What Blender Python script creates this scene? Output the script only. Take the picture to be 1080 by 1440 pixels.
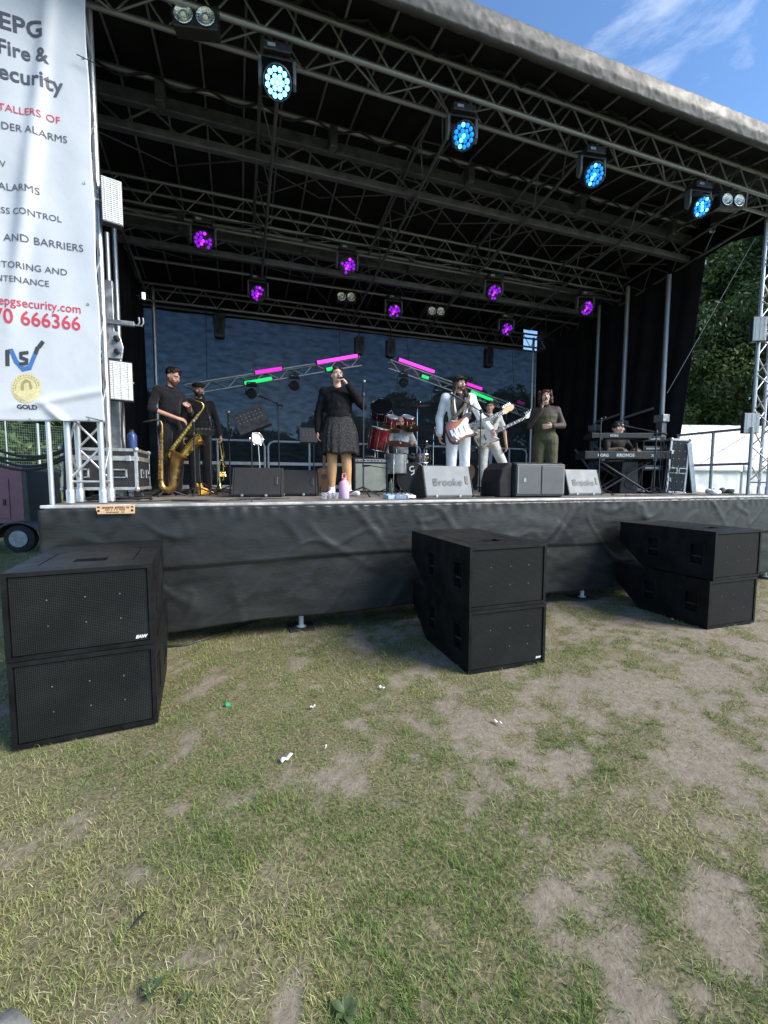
import bpy, bmesh, math, random
import numpy as np
from mathutils import Vector, Matrix, Euler
from math import sin, cos, pi, radians, atan, atan2, sqrt

for _o in list(bpy.data.objects):
    bpy.data.objects.remove(_o)
scene = bpy.context.scene
COL = scene.collection
random.seed(7)
RNG = np.random.default_rng(11)

# ---------------------------------------------------------------- camera
CAM_H, F_PX, YAW, HORIZON, ROLL = 1.55, 600.0, 18.9, 674.0, 0.2
_p, _a, _r = atan((720 - HORIZON) / F_PX), radians(YAW), radians(ROLL)
FWD = Vector((sin(_a) * cos(_p), cos(_a) * cos(_p), -sin(_p)))
_R0 = Vector((cos(_a), -sin(_a), 0)); _U0 = _R0.cross(FWD)
RGT = cos(_r) * _R0 + sin(_r) * _U0
UPV = cos(_r) * _U0 - sin(_r) * _R0
cam_d = bpy.data.cameras.new("camera"); cam = bpy.data.objects.new("camera", cam_d); COL.objects.link(cam)
cam_d.sensor_fit = 'VERTICAL'; cam_d.sensor_height = 36; cam_d.lens = 36 * F_PX / 1440
cam_d.clip_start = 0.05; cam_d.clip_end = 3000
_m = Matrix((RGT, UPV, -FWD)).transposed().to_4x4(); _m.translation = (0, 0, CAM_H)
cam.matrix_world = _m
scene.camera = cam

# ---------------------------------------------------------------- sky and sun
SUN_EL, SUN_AZ = 38.0, 128.0         # azimuth clockwise from +Y (into the stage)
world = bpy.data.worlds.new("World"); scene.world = world; world.use_nodes = True
wn, wl = world.node_tree.nodes, world.node_tree.links
wn.clear()
w_out = wn.new('ShaderNodeOutputWorld'); w_bg = wn.new('ShaderNodeBackground'); w_bg.inputs[1].default_value = 0.095
sky = wn.new('ShaderNodeTexSky'); sky.sky_type = 'NISHITA'; sky.sun_disc = False
sky.sun_elevation = radians(SUN_EL); sky.sun_rotation = radians(SUN_AZ)
sky.altitude = 600; sky.air_density = 1.0; sky.dust_density = 0.25; sky.ozone_density = 3.2
tc = wn.new('ShaderNodeTexCoord')
mp = wn.new('ShaderNodeMapping'); mp.inputs['Scale'].default_value = (1.1, 2.2, 3.2); mp.inputs['Rotation'].default_value = (0.3, 0.5, 0.35); mp.inputs['Location'].default_value = (4.13, 2.3, 0.2)
n1 = wn.new('ShaderNodeTexNoise'); n1.inputs['Scale'].default_value = 1.5; n1.inputs['Detail'].default_value = 9; n1.inputs['Roughness'].default_value = 0.62; n1.inputs['Distortion'].default_value = 0.6
cr = wn.new('ShaderNodeValToRGB'); cr.color_ramp.elements[0].position = 0.53; cr.color_ramp.elements[1].position = 0.86
mx = wn.new('ShaderNodeMix'); mx.data_type = 'RGBA'; mx.inputs[7].default_value = (5.0, 5.4, 6.2, 1)
wl.new(tc.outputs['Generated'], mp.inputs['Vector']); wl.new(mp.outputs[0], n1.inputs['Vector']); wl.new(n1.outputs[0], cr.inputs[0])
wl.new(cr.outputs[0], mx.inputs[0]); hs = wn.new('ShaderNodeHueSaturation'); hs.inputs['Saturation'].default_value = 1.08; wl.new(sky.outputs[0], hs.inputs['Color']); wl.new(hs.outputs[0], mx.inputs[6]); wl.new(mx.outputs[2], w_bg.inputs[0]); wl.new(w_bg.outputs[0], w_out.inputs[0])
sun_d = bpy.data.lights.new("sun", 'SUN'); sun_d.energy = 2.5; sun_d.angle = radians(34); sun_d.color = (1.0, 0.93, 0.82)
sun = bpy.data.objects.new("sun", sun_d); COL.objects.link(sun)
_sd = Vector((sin(radians(SUN_AZ)) * cos(radians(SUN_EL)), cos(radians(SUN_AZ)) * cos(radians(SUN_EL)), sin(radians(SUN_EL))))
sun.rotation_euler = _sd.to_track_quat('Z', 'Y').to_euler()
sun.location = _sd * 40
vs = scene.view_settings
vs.view_transform = 'Standard'; vs.look = 'None'; vs.gamma = 1; vs.use_curve_mapping = False; vs.exposure = 1.52

# ---------------------------------------------------------------- helpers
def ray(px, py):
    return FWD + (px - 540) / F_PX * RGT + (720 - py) / F_PX * UPV
def aY(px, py, Y):
    d = ray(px, py); return Vector((0, 0, CAM_H)) + d * (Y / d.y)
def aX(px, py, X):
    d = ray(px, py); return Vector((0, 0, CAM_H)) + d * (X / d.x)
def aZ(px, py, Z):
    d = ray(px, py); return Vector((0, 0, CAM_H)) + d * ((Z - CAM_H) / d.z)

def tag(o, label=None, cat=None, group=None, kind=None):
    if label: o['label'] = label
    if cat: o['category'] = cat
    if group: o['group'] = group
    if kind: o['kind'] = kind
    return o
def empty(name, loc=(0, 0, 0), rz=0, label=None, cat=None, group=None):
    o = bpy.data.objects.new(name, None); o.empty_display_size = 0.1
    COL.objects.link(o); o.location = loc; o.rotation_euler = (0, 0, rz)
    return tag(o, label, cat, group)
def copy_tree(o, parent=None):
    c = o.copy(); COL.objects.link(c)
    c.parent = parent
    for ch in list(o.children):
        copy_tree(ch, c)
    return c
def link(name, me, mat=None, parent=None, loc=None):
    o = bpy.data.objects.new(name, me); COL.objects.link(o)
    if mat is not None and len(me.materials) == 0:
        me.materials.append(mat)
    if parent: o.parent = parent
    if loc is not None: o.location = loc
    return o
def frame_of(d):
    d = Vector(d).normalized()
    a = Vector((0, 0, 1)) if abs(d.z) < 0.95 else Vector((1, 0, 0))
    u = d.cross(a).normalized(); v = d.cross(u).normalized()
    return d, u, v

class B:
    """collects shapes, builds ONE mesh object"""
    def __init__(s): s.v = []; s.f = []; s.M = Matrix.Identity(4)
    def at(s, loc=(0, 0, 0), rot=(0, 0, 0)):
        s.M = Matrix.Translation(loc) @ Euler(rot).to_matrix().to_4x4(); return s
    def add(s, vs_, fs):
        o = len(s.v); s.v += [s.M @ Vector(p) for p in vs_]; s.f += [tuple(i + o for i in f) for f in fs]; return s
    def box(s, c, d):
        x, y, z = c; a, b, e = d[0] / 2, d[1] / 2, d[2] / 2
        return s.add([(x + i * a, y + j * b, z + k * e) for i in (-1, 1) for j in (-1, 1) for k in (-1, 1)],
                     [(0, 1, 3, 2), (4, 6, 7, 5), (0, 4, 5, 1), (2, 3, 7, 6), (0, 2, 6, 4), (1, 5, 7, 3)])
    def tube(s, p, q, r, r2=None, n=10, cap=True):
        p, q = Vector(p), Vector(q); r2 = r if r2 is None else r2
        d, u, v = frame_of(q - p)
        vs_ = [c + (u * cos(2 * pi * i / n) + v * sin(2 * pi * i / n)) * rr for c, rr in ((p, r), (q, r2)) for i in range(n)]
        fs = [(i, (i + 1) % n, n + (i + 1) % n, n + i) for i in range(n)]
        if cap: fs += [tuple(range(n))[::-1], tuple(range(n, 2 * n))]
        return s.add(vs_, fs)
    def path(s, pts, r, n=8, closed=False):
        pts = [Vector(p) for p in pts]; m = len(pts); rs = r if isinstance(r, (list, tuple)) else [r] * m
        vs_, fs = [], []; prev = None
        for i, p in enumerate(pts):
            if closed: t = pts[(i + 1) % m] - pts[i - 1]
            else: t = pts[min(i + 1, m - 1)] - pts[max(i - 1, 0)]
            t.normalize()
            if prev is None: _, u, v = frame_of(t)
            else:
                u = (prev - t * prev.dot(t))
                u = u.normalized() if u.length > 1e-5 else frame_of(t)[1]
                v = t.cross(u)
            prev = u
            vs_ += [p + (u * cos(2 * pi * k / n) + v * sin(2 * pi * k / n)) * rs[i] for k in range(n)]
        for i in range(m if closed else m - 1):
            j = (i + 1) % m
            fs += [(i * n + k, i * n + (k + 1) % n, j * n + (k + 1) % n, j * n + k) for k in range(n)]
        if not closed: fs += [tuple(range(n))[::-1], tuple(range((m - 1) * n, m * n))]
        return s.add(vs_, fs)
    def ell(s, c, r, nu=14, nv=9):
        c = Vector(c); r = (r, r, r) if isinstance(r, (int, float)) else r
        vs_ = [c + Vector((0, 0, -r[2]))]
        for j in range(1, nv):
            t = -pi / 2 + pi * j / nv
            vs_ += [c + Vector((r[0] * cos(t) * cos(2 * pi * i / nu), r[1] * cos(t) * sin(2 * pi * i / nu), r[2] * sin(t))) for i in range(nu)]
        vs_.append(c + Vector((0, 0, r[2]))); L = len(vs_) - 1
        fs = [(0, 1 + (i + 1) % nu, 1 + i) for i in range(nu)]
        for j in range(nv - 2):
            a, b = 1 + j * nu, 1 + (j + 1) * nu
            fs += [(a + i, a + (i + 1) % nu, b + (i + 1) % nu, b + i) for i in range(nu)]
        a = 1 + (nv - 2) * nu
        fs += [(a + i, a + (i + 1) % nu, L) for i in range(nu)]
        return s.add(vs_, fs)
    def cap(s, p, q, r1, r2=None, n=12):
        r2 = r1 if r2 is None else r2
        s.tube(p, q, r1, r2, n); s.ell(p, r1, n, 8); s.ell(q, r2, n, 8); return s
    def lathe(s, prof, n=20, o=(0, 0, 0), d=(0, 0, 1)):
        o = Vector(o); d, u, v = frame_of(d)
        vs_ = [o + d * h + (u * cos(2 * pi * i / n) + v * sin(2 * pi * i / n)) * max(r, 1e-4) for r, h in prof for i in range(n)]
        fs = [(j * n + i, j * n + (i + 1) % n, (j + 1) * n + (i + 1) % n, (j + 1) * n + i) for j in range(len(prof) - 1) for i in range(n)]
        fs += [tuple(range(n))[::-1], tuple(range((len(prof) - 1) * n, len(prof) * n))]
        return s.add(vs_, fs)
    def prism(s, poly, t0, t1, axis='x'):
        """poly of 2D points extruded along an axis; x: (y,z)  y: (x,z)  z: (x,y)"""
        def mk(p, t):
            return {'x': (t, p[0], p[1]), 'y': (p[0], t, p[1]), 'z': (p[0], p[1], t)}[axis]
        n = len(poly)
        return s.add([mk(p, t0) for p in poly] + [mk(p, t1) for p in poly],
                     [tuple(range(n))[::-1], tuple(range(n, 2 * n))] + [(i, (i + 1) % n, n + (i + 1) % n, n + i) for i in range(n)])
    def mesh(s, name, smooth=False, fixn=True):
        me = bpy.data.meshes.new(name); me.from_pydata([tuple(p) for p in s.v], [], s.f)
        if fixn:
            bm = bmesh.new(); bm.from_mesh(me); bmesh.ops.recalc_face_normals(bm, faces=bm.faces); bm.to_mesh(me); bm.free()
        if smooth:
            for p in me.polygons: p.use_smooth = True
        return me
    def build(s, name, mat, parent=None, smooth=False, bev=0, seg=2, loc=None):
        o = link(name, s.mesh(name, smooth), mat, parent, loc)
        if bev:
            b = o.modifiers.new('bevel', 'BEVEL'); b.width = bev; b.segments = seg; b.limit_method = 'ANGLE'; b.angle_limit = radians(40)
        if smooth:
            w = o.modifiers.new('edge_split', 'EDGE_SPLIT'); w.split_angle = radians(42)
        return o

_rodmesh = {}
def rod(name, p, q, r, mat, parent=None, n=8):
    """a straight tube that shares one unit mesh per material"""
    key = (mat.name, n)
    if key not in _rodmesh:
        b = B(); b.tube((0, 0, 0), (0, 0, 1), 1, n=n); me = b.mesh('rod', False)
        for f in me.polygons:
            if len(f.vertices) == 4: f.use_smooth = True
        me.materials.append(mat); _rodmesh[key] = me
    p, q = Vector(p), Vector(q); d, u, v = frame_of(q - p)
    o = bpy.data.objects.new(name, _rodmesh[key]); COL.objects.link(o)
    if parent: o.parent = parent
    M = Matrix((u * r, v * r, q - p)).transposed().to_4x4(); M.translation = p
    o.matrix_basis = M
    return o

# ---------------------------------------------------------------- materials
def rgb(r, g, b):
    f = lambda c: (c / 255 / 12.92) if c <= 10 else ((c / 255 + 0.055) / 1.055) ** 2.4
    return (f(r), f(g), f(b))
MATS = {}
def mat(name, col, rough=0.6, metal=0.0, var=0.12, scale=9.0, bump=0.0, bscale=60.0, spec=0.5, coat=0.0, coords='Object', detail=6, sheen=0, col2=None, lo=0.35, hi=0.7, stretch=None, rvar=0.15):
    if name in MATS: return MATS[name]
    m = bpy.data.materials.new(name); m.use_nodes = True
    nt = m.node_tree; nn, ll = nt.nodes, nt.links; bs = nn['Principled BSDF']
    bs.inputs['Roughness'].default_value = rough; bs.inputs['Metallic'].default_value = metal
    bs.inputs['Specular IOR Level'].default_value = spec; bs.inputs['Coat Weight'].default_value = coat
    if sheen: bs.inputs['Sheen Weight'].default_value = sheen
    t = nn.new('ShaderNodeTexCoord'); vec = t.outputs[coords]
    if stretch:
        mpn = nn.new('ShaderNodeMapping'); mpn.inputs['Scale'].default_value = stretch; ll.new(vec, mpn.inputs[0]); vec = mpn.outputs[0]
    nz = nn.new('ShaderNodeTexNoise'); nz.inputs['Scale'].default_value = scale; nz.inputs['Detail'].default_value = detail; nz.inputs['Roughness'].default_value = 0.6
    ll.new(vec, nz.inputs['Vector'])
    rp = nn.new('ShaderNodeValToRGB'); rp.color_ramp.elements[0].position = lo; rp.color_ramp.elements[1].position = hi
    c2 = col2 if col2 else tuple(min(1, c * (1 + var * 2)) for c in col)
    c1 = col if col2 else tuple(c * (1 - var) for c in col)
    rp.color_ramp.elements[0].color = (*c1, 1); rp.color_ramp.elements[1].color = (*c2, 1)
    ll.new(nz.outputs[0], rp.inputs[0]); ll.new(rp.outputs[0], bs.inputs['Base Color'])
    if rvar:
        mr = nn.new('ShaderNodeMapRange'); mr.inputs[1].default_value = 0.3; mr.inputs[2].default_value = 0.7
        mr.inputs[3].default_value = max(0.03, rough - rvar); mr.inputs[4].default_value = min(1, rough + rvar)
        ll.new(nz.outputs[0], mr.inputs[0]); ll.new(mr.outputs[0], bs.inputs['Roughness'])
    if bump:
        nb = nn.new('ShaderNodeTexNoise'); nb.inputs['Scale'].default_value = bscale; nb.inputs['Detail'].default_value = 4
        ll.new(vec, nb.inputs['Vector'])
        bp = nn.new('ShaderNodeBump'); bp.inputs['Strength'].default_value = min(1, bump); bp.inputs['Distance'].default_value = 0.01
        ll.new(nb.outputs[0], bp.inputs['Height']); ll.new(bp.outputs[0], bs.inputs['Normal'])
    MATS[name] = m; return m
def emit(name, col, strength):
    if name in MATS: return MATS[name]
    m = bpy.data.materials.new(name); m.use_nodes = True; bs = m.node_tree.nodes['Principled BSDF']
    bs.inputs['Base Color'].default_value = (*[c * 0.3 for c in col], 1); bs.inputs['Emission Color'].default_value = (*col, 1)
    bs.inputs['Emission Strength'].default_value = strength; MATS[name] = m; return m
def glass(name, col, rough=0.05, tr=1.0):
    if name in MATS: return MATS[name]
    m = bpy.data.materials.new(name); m.use_nodes = True; bs = m.node_tree.nodes['Principled BSDF']
    bs.inputs['Base Color'].default_value = (*col, 1); bs.inputs['Roughness'].default_value = rough; bs.inputs['Transmission Weight'].default_value = tr
    MATS[name] = m; return m

ALU = mat('aluminium_tube', (0.60, 0.61, 0.62), 0.42, 0.85, 0.14, 14, 0.15, 90)
STEEL = mat('galvanised_steel', (0.30, 0.325, 0.35), 0.5, 0.7, 0.2, 12, 0.15, 70)
DKSTEEL = mat('dull_roof_steel', (0.125, 0.137, 0.152), 0.55, 0.5, 0.2, 8, 0.1, 50)
BLKMETAL = mat('black_powder_coat', (0.018, 0.018, 0.02), 0.5, 0.0, 0.3, 20)
CHROME = mat('chrome', (0.75, 0.75, 0.76), 0.16, 1.0, 0.05, 20, rvar=0.06)
BLKPLASTIC = mat('black_plastic', (0.02, 0.021, 0.023), 0.42, 0.0, 0.3, 25)
RUBBER = mat('black_rubber', (0.022, 0.022, 0.023), 0.85, 0.0, 0.3, 25, 0.2, 80)
WHITEP = mat('white_paint', (0.74, 0.75, 0.75), 0.45, 0, 0.06, 10)
DRAPE = mat('black_drape', (0.010, 0.010, 0.012), 0.92, 0, 0.35, 3, 0.4, 120, spec=0.15)
CANOPY = mat('black_canopy_underside', (0.012, 0.012, 0.014), 0.8, 0, 0.35, 2.5, 0.3, 20, spec=0.2)
CABLE = mat('black_cable', (0.012, 0.012, 0.013), 0.55, 0, 0.2, 30)
# ================================================================ the ground, grass and surroundings
DECK = 1.32; FRONT = 4.32; SX0, SX1 = -1.56, 8.6; BACK = 10.1

_lat = np.random.default_rng(5).random((256, 256))
def vnoise(x, y):
    xi, yi = np.floor(x).astype(int), np.floor(y).astype(int); fx, fy = x - xi, y - yi
    fx = fx * fx * (3 - 2 * fx); fy = fy * fy * (3 - 2 * fy)
    g = lambda a, b: _lat[(xi + a) & 255, (yi + b) & 255]
    return (g(0, 0) * (1 - fx) + g(1, 0) * fx) * (1 - fy) + (g(0, 1) * (1 - fx) + g(1, 1) * fx) * fy
def fbm(x, y, o=4):
    s = np.zeros_like(np.asarray(x, float)); a = 0.5; t = 0
    for i in range(o):
        s = s + a * vnoise(x * 2 ** i + 17.3 * i, y * 2 ** i + 5.1 * i); t += a; a *= 0.55
    return s / t
def sstep(a, b, x):
    t = np.clip((x - a) / (b - a), 0, 1); return t * t * (3 - 2 * t)
def gz(x, y):
    x = np.asarray(x, float); y = np.asarray(y, float)
    d = np.sqrt(x * x + y * y)
    bump = (fbm(x * 1.1 + 40, y * 1.1 + 9, 3) - 0.5) * 0.05 * (1 - sstep(6, 16, d)) - 0.005
    return bump + 1.5 * sstep(13, 46, d) + 0.5 * sstep(50, 90, d)
def bare(x, y):
    """0 = turf, 1 = bare trodden soil"""
    u = x * 0.86 + y * 0.5; w = -x * 0.5 + y * 0.86
    n = 0.50 * fbm(u * 2.7 + 3, w * 4.6 + 8, 5) + 0.50 * fbm(x * 10 + 60, y * 10 + 21, 4)
    bias = -0.055 + 0.075 * sstep(-0.9, 0.7, x) + 0.075 * sstep(0.3, 1.9, x)
    bias = bias - 0.20 * np.exp(-((x - 0.95) ** 2 / 0.08 + (y - 1.45) ** 2 / 0.16))
    return sstep(0.53, 0.67, n + bias)

def npmesh(name, V, quads=None, tris=None, attr=None, smooth=False):
    me = bpy.data.meshes.new(name); V = np.ascontiguousarray(V, np.float32)
    me.vertices.add(len(V)); me.vertices.foreach_set('co', V.ravel())
    nq = 0 if quads is None else len(quads); nt = 0 if tris is None else len(tris)
    idx = np.concatenate([a.ravel() for a in (quads, tris) if a is not None]).astype(np.int32)
    tot = np.concatenate([np.full(nq, 4), np.full(nt, 3)]).astype(np.int32); start = np.concatenate([[0], np.cumsum(tot)[:-1]]).astype(np.int32)
    me.loops.add(len(idx)); me.loops.foreach_set('vertex_index', idx)
    me.polygons.add(nq + nt); me.polygons.foreach_set('loop_start', start); me.polygons.foreach_set('loop_total', tot)
    if smooth: me.polygons.foreach_set('use_smooth', np.ones(nq + nt, bool))
    me.update(calc_edges=True)
    for k, (typ, data) in (attr or {}).items():
        a = me.attributes.new(k, typ, 'POINT')
        a.data.foreach_set('color' if typ == 'FLOAT_COLOR' else 'value', np.ascontiguousarray(data, np.float32).ravel())
    return me

def tint_mat(name, rough=0.65, trans=0.0, spec=0.3):
    m = bpy.data.materials.new(name); m.use_nodes = True; nn, ll = m.node_tree.nodes, m.node_tree.links; bs = nn['Principled BSDF']
    at = nn.new('ShaderNodeAttribute'); at.attribute_name = 'tint'; ll.new(at.outputs['Color'], bs.inputs['Base Color'])
    bs.inputs['Roughness'].default_value = rough; bs.inputs['Specular IOR Level'].default_value = spec
    if trans:
        tr = nn.new('ShaderNodeBsdfTranslucent'); ll.new(at.outputs['Color'], tr.inputs[0]); mx = nn.new('ShaderNodeMixShader'); mx.inputs[0].default_value = trans
        ll.new(bs.outputs[0], mx.inputs[1]); ll.new(tr.outputs[0], mx.inputs[2]); ll.new(mx.outputs[0], nn['Material Output'].inputs[0])
    return m

def ground_material():
    m = bpy.data.materials.new('field_soil_and_turf'); m.use_nodes = True; nn, ll = m.node_tree.nodes, m.node_tree.links; bs = nn['Principled BSDF']
    bs.inputs['Roughness'].default_value = 0.95; bs.inputs['Specular IOR Level'].default_value = 0.15
    t = nn.new('ShaderNodeTexCoord')
    at = nn.new('ShaderNodeAttribute'); at.attribute_name = 'bare'
    def noise(s, d=6):
        z = nn.new('ShaderNodeTexNoise'); z.inputs['Scale'].default_value = s; z.inputs['Detail'].default_value = d; z.inputs['Roughness'].default_value = 0.65; ll.new(t.outputs['Object'], z.inputs['Vector']); return z
    def ramp(src, p0, c0, p1, c1):
        r = nn.new('ShaderNodeValToRGB'); e = r.color_ramp.elements; e[0].position = p0; e[1].position = p1; e[0].color = (*c0, 1); e[1].color = (*c1, 1); ll.new(src, r.inputs[0]); return r
    soil = ramp(noise(24, 12).outputs[0], 0.3, (0.165, 0.140, 0.110), 0.72, (0.29, 0.252, 0.200))
    turf = ramp(noise(70, 9).outputs[0], 0.36, (0.055, 0.057, 0.027), 0.66, (0.25, 0.225, 0.13))
    far = ramp(noise(0.6, 8).outputs[0], 0.35, (0.085, 0.105, 0.035), 0.7, (0.17, 0.17, 0.075))
    # edge of the bare patches broken up by fine noise
    ad = nn.new('ShaderNodeMath'); ad.operation = 'MULTIPLY_ADD'; ad.inputs[1].default_value = 0.9; ad.inputs[2].default_value = -0.45
    ll.new(noise(38, 5).outputs[0], ad.inputs[0])
    a2 = nn.new('ShaderNodeMath'); a2.operation = 'ADD'; a2.use_clamp = True; ll.new(at.outputs['Fac'], a2.inputs[0]); ll.new(ad.outputs[0], a2.inputs[1])
    mx = nn.new('ShaderNodeMix'); mx.data_type = 'RGBA'; ll.new(a2.outputs[0], mx.inputs[0]); ll.new(turf.outputs[0], mx.inputs[6]); ll.new(soil.outputs[0], mx.inputs[7])
    af = nn.new('ShaderNodeAttribute'); af.attribute_name = 'faraway'
    m2 = nn.new('ShaderNodeMix'); m2.data_type = 'RGBA'; ll.new(af.outputs['Fac'], m2.inputs[0]); ll.new(mx.outputs[2], m2.inputs[6]); ll.new(far.outputs[0], m2.inputs[7])
    ll.new(m2.outputs[2], bs.inputs['Base Color'])
    bp = nn.new('ShaderNodeBump'); bp.inputs['Strength'].default_value = 0.55; bp.inputs['Distance'].default_value = 0.015
    ll.new(noise(55, 8).outputs[0], bp.inputs['Height']); ll.new(bp.outputs[0], bs.inputs['Normal'])
    return m

def build_ground():
    def axis(a, b, fine, lo, hi):
        mid = np.arange(a, b, fine); out = []
        p, s = b, fine
        while p < hi: out.append(p); s *= 1.14; p += s
        neg = []; p, s = a - fine, fine
        while p > lo: neg.append(p); s *= 1.14; p -= s
        return np.array(neg[::-1] + list(mid) + out)
    xs = axis(-3.2, 8.0, 0.045, -500, 600); ys = axis(0.3, 6.0, 0.045, -300, 900)
    X, Y = np.meshgrid(xs, ys); x, y = X.ravel(), Y.ravel()
    z = gz(x, y)
    d = np.sqrt(x * x + y * y)
    n, m_ = len(xs), len(ys)
    i = np.arange(n * m_).reshape(m_, n)
    q = np.stack([i[:-1, :-1], i[:-1, 1:], i[1:, 1:], i[1:, :-1]], -1).reshape(-1, 4)
    me = npmesh('ground', np.stack([x, y, z], 1), quads=q, attr={'bare': ('FLOAT', bare(x, y)), 'faraway': ('FLOAT', sstep(7, 14, d))}, smooth=True)
    tag(link('ground', me, ground_material()), kind='structure')
build_ground()

SUBS = [(-1.245, 2.87, radians(4.5)), (1.70, 2.885, radians(0.0)), (4.605, 3.0, radians(0.0))]      # front-left corners of the speaker stacks
SUB_W, SUB_H, SUB_D = 0.735, 0.508, 1.14
def keep_off(x, y):
    k = np.ones(len(x), bool)
    for sx, sy, _ in SUBS:
        k &= ~((x > sx + .01) & (x < sx + SUB_W - .01) & (y > sy + .01) & (y < sy + SUB_D))
    k &= ~((y > FRONT + 0.5) & (x > SX0) & (x < SX1) & (y < BACK))
    return k

def blades(N, d0, d1, powr, hmin, hmax, wid, lean, palette, name, flat=False, lab=None, cat=None, onbare=0.04, amin=-56, amax=58):
    r = np.random.default_rng(hash(name) % 1000 if False else sum(map(ord, name)))
    e = 2 - powr; U = r.random(N)
    d = (d0 ** e + (d1 ** e - d0 ** e) * U) ** (1 / e)
    a = radians(YAW) + np.radians(r.uniform(amin, amax, N))
    x, y = d * np.sin(a), d * np.cos(a)
    # gather blades into tufts
    tx = x + (fbm(x * 7, y * 7, 2) - .5) * .12; ty = y + (fbm(x * 7 + 50, y * 7 + 50, 2) - .5) * .12
    x, y = tx, ty
    b = bare(x, y)
    dens = 1 - (1 - onbare) * b
    tuft = 0.34 + 0.66 * sstep(0.38, 0.60, fbm(x * 6.5 + 9, y * 6.5, 3))
    k = keep_off(x, y) & (r.random(N) < dens * (tuft if not flat else 1)) & (x > -30)
    x, y, d, b = x[k], y[k], d[k], b[k]; n = len(x)
    z = gz(x, y) - 0.004
    g = fbm(x * 1.7 + 31, y * 1.7 + 12, 4)
    th = r.uniform(0, 2 * pi, n)
    sc = np.maximum(1, d / 2.6) ** 0.62
    h = r.uniform(hmin, hmax, n) * (0.75 + 0.7 * (g - .3)) * np.maximum(1, d / 3) ** 0.25
    h *= (1 - 0.35 * b)
    w = wid * r.uniform(0.6, 1.35, n) * sc
    ln = r.uniform(lean[0], lean[1], n)
    dx, dy = np.cos(th), np.sin(th); px, py = -dy, dx
    th2 = th + r.normal(0, .12 if flat else .38, n); ex, ey = np.cos(th2), np.sin(th2)
    up = np.sqrt(np.clip(1 - ln * ln, 0.0004, 1))
    V = np.empty((n, 5, 3), np.float32)
    base = np.stack([x, y, z], 1); pv = np.stack([px, py, np.zeros(n)], 1) * w[:, None] / 2
    m1 = base + np.stack([dx * ln * .5 * h, dy * ln * .5 * h, up * .6 * h], 1)
    tip = m1 + np.stack([ex * np.minimum(1, ln + .25) * .55 * h, ey * np.minimum(1, ln + .25) * .55 * h, up * .28 * h * (0.2 if flat else 1)], 1)
    V[:, 0] = base - pv; V[:, 1] = base + pv; V[:, 2] = m1 + pv * .8; V[:, 3] = m1 - pv * .8; V[:, 4] = tip
    i = np.arange(n)[:, None] * 5
    q = i + np.array([[0, 1, 2, 3]]); t = i + np.array([[3, 2, 4]])
    P = np.array(palette, float)
    # greener tufts and dry stretches follow a broad noise
    dry = sstep(0.44, 0.66, fbm(x * 1.6 + 77, y * 1.6 + 3, 4)) * .46 + r.random(n) * .56 + .06 * sstep(0, -1.5, x)
    f = np.clip(dry * (len(P) - 1) / 1.1, 0, len(P) - 1.001); k0 = f.astype(int); fr = (f - k0)[:, None]
    c = P[k0] * (1 - fr) + P[k0 + 1] * fr
    c = c * r.uniform(.75, 1.45, (n, 1))
    colr = np.ones((n, 5, 4), np.float32); colr[:, :, :3] = c[:, None, :]
    me = npmesh(name, V.reshape(-1, 3), quads=q, tris=t, attr={'tint': ('FLOAT_COLOR', colr.reshape(-1, 4))})
    o = link(name, me, GRASSM); tag(o, lab, cat, kind='stuff'); return o
GRASSM = tint_mat('grass_blade', 0.55, 0.22, 0.3)
PAL = [(0.070, 0.130, 0.030), (0.130, 0.200, 0.046), (0.200, 0.245, 0.072), (0.27, 0.275, 0.105), (0.40, 0.365, 0.20)]
blades(520000, 0.85, 17, 1.58, 0.016, 0.052, 0.0023, (0.35, 0.985), PAL, 'grass', lab='short worn green grass covering the festival field', cat='grass', onbare=0.2)
blades(42000, 0.85, 13, 1.5, 0.020, 0.085, 0.0019, (0.90, 0.997), [(0.30, 0.26, 0.15), (0.46, 0.41, 0.25), (0.60, 0.55, 0.38)], 'straw', flat=True, lab='dry straw coloured stems lying on the trodden grass', cat='straw', onbare=0.3)

# ------------------------------------------------ foliage
LEAFM = tint_mat('tree_leaf', 0.5, 0.28, 0.35)
BARK = mat('tree_bark', (0.075, 0.06, 0.045), 0.9, 0, 0.3, 6, 0.6, 30)
def leaf_cloud(name, centres, radii, per, size, pal, parent, seed):
    r = np.random.default_rng(seed); C_ = np.repeat(np.array(centres), per, 0); R_ = np.repeat(np.array(radii), per, 0)
    n = len(C_); v = r.normal(size=(n, 3)); v /= np.linalg.norm(v, axis=1)[:, None]
    rad = r.random(n) ** 0.45
    p = C_ + v * (R_ * rad)[:, None] * np.array([1, 1, .75])
    nrm = v * .7 + r.normal(size=(n, 3)) * .8 + np.array([0, 0, .35]); nrm /= np.linalg.norm(nrm, axis=1)[:, None]
    a = np.cross(nrm, r.normal(size=(n, 3))); a /= np.linalg.norm(a, axis=1)[:, None]; b = np.cross(nrm, a)
    s = (size * r.uniform(.55, 1.3, n))[:, None]
    V = np.stack([p - a * s, p - b * s * .45, p + a * s, p + b * s * .45], 1).reshape(-1, 3)
    q = np.arange(n * 4).reshape(-1, 4)
    P = np.array(pal); cl = np.repeat(r.random(len(centres)), per); f = np.clip(cl * .6 + r.random(n) * .4, 0, .999) * (len(P) - 1); k = f.astype(int); fr = (f - k)[:, None]
    c = (P[k] * (1 - fr) + P[k + 1] * fr) * r.uniform(.75, 1.25, (n, 1))
    col = np.ones((n, 4, 4), np.float32); col[:, :, :3] = c[:, None]
    o = link(name, npmesh(name, V, quads=q, attr={'tint': ('FLOAT_COLOR', col.reshape(-1, 4))}), LEAFM, parent); return o
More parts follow.
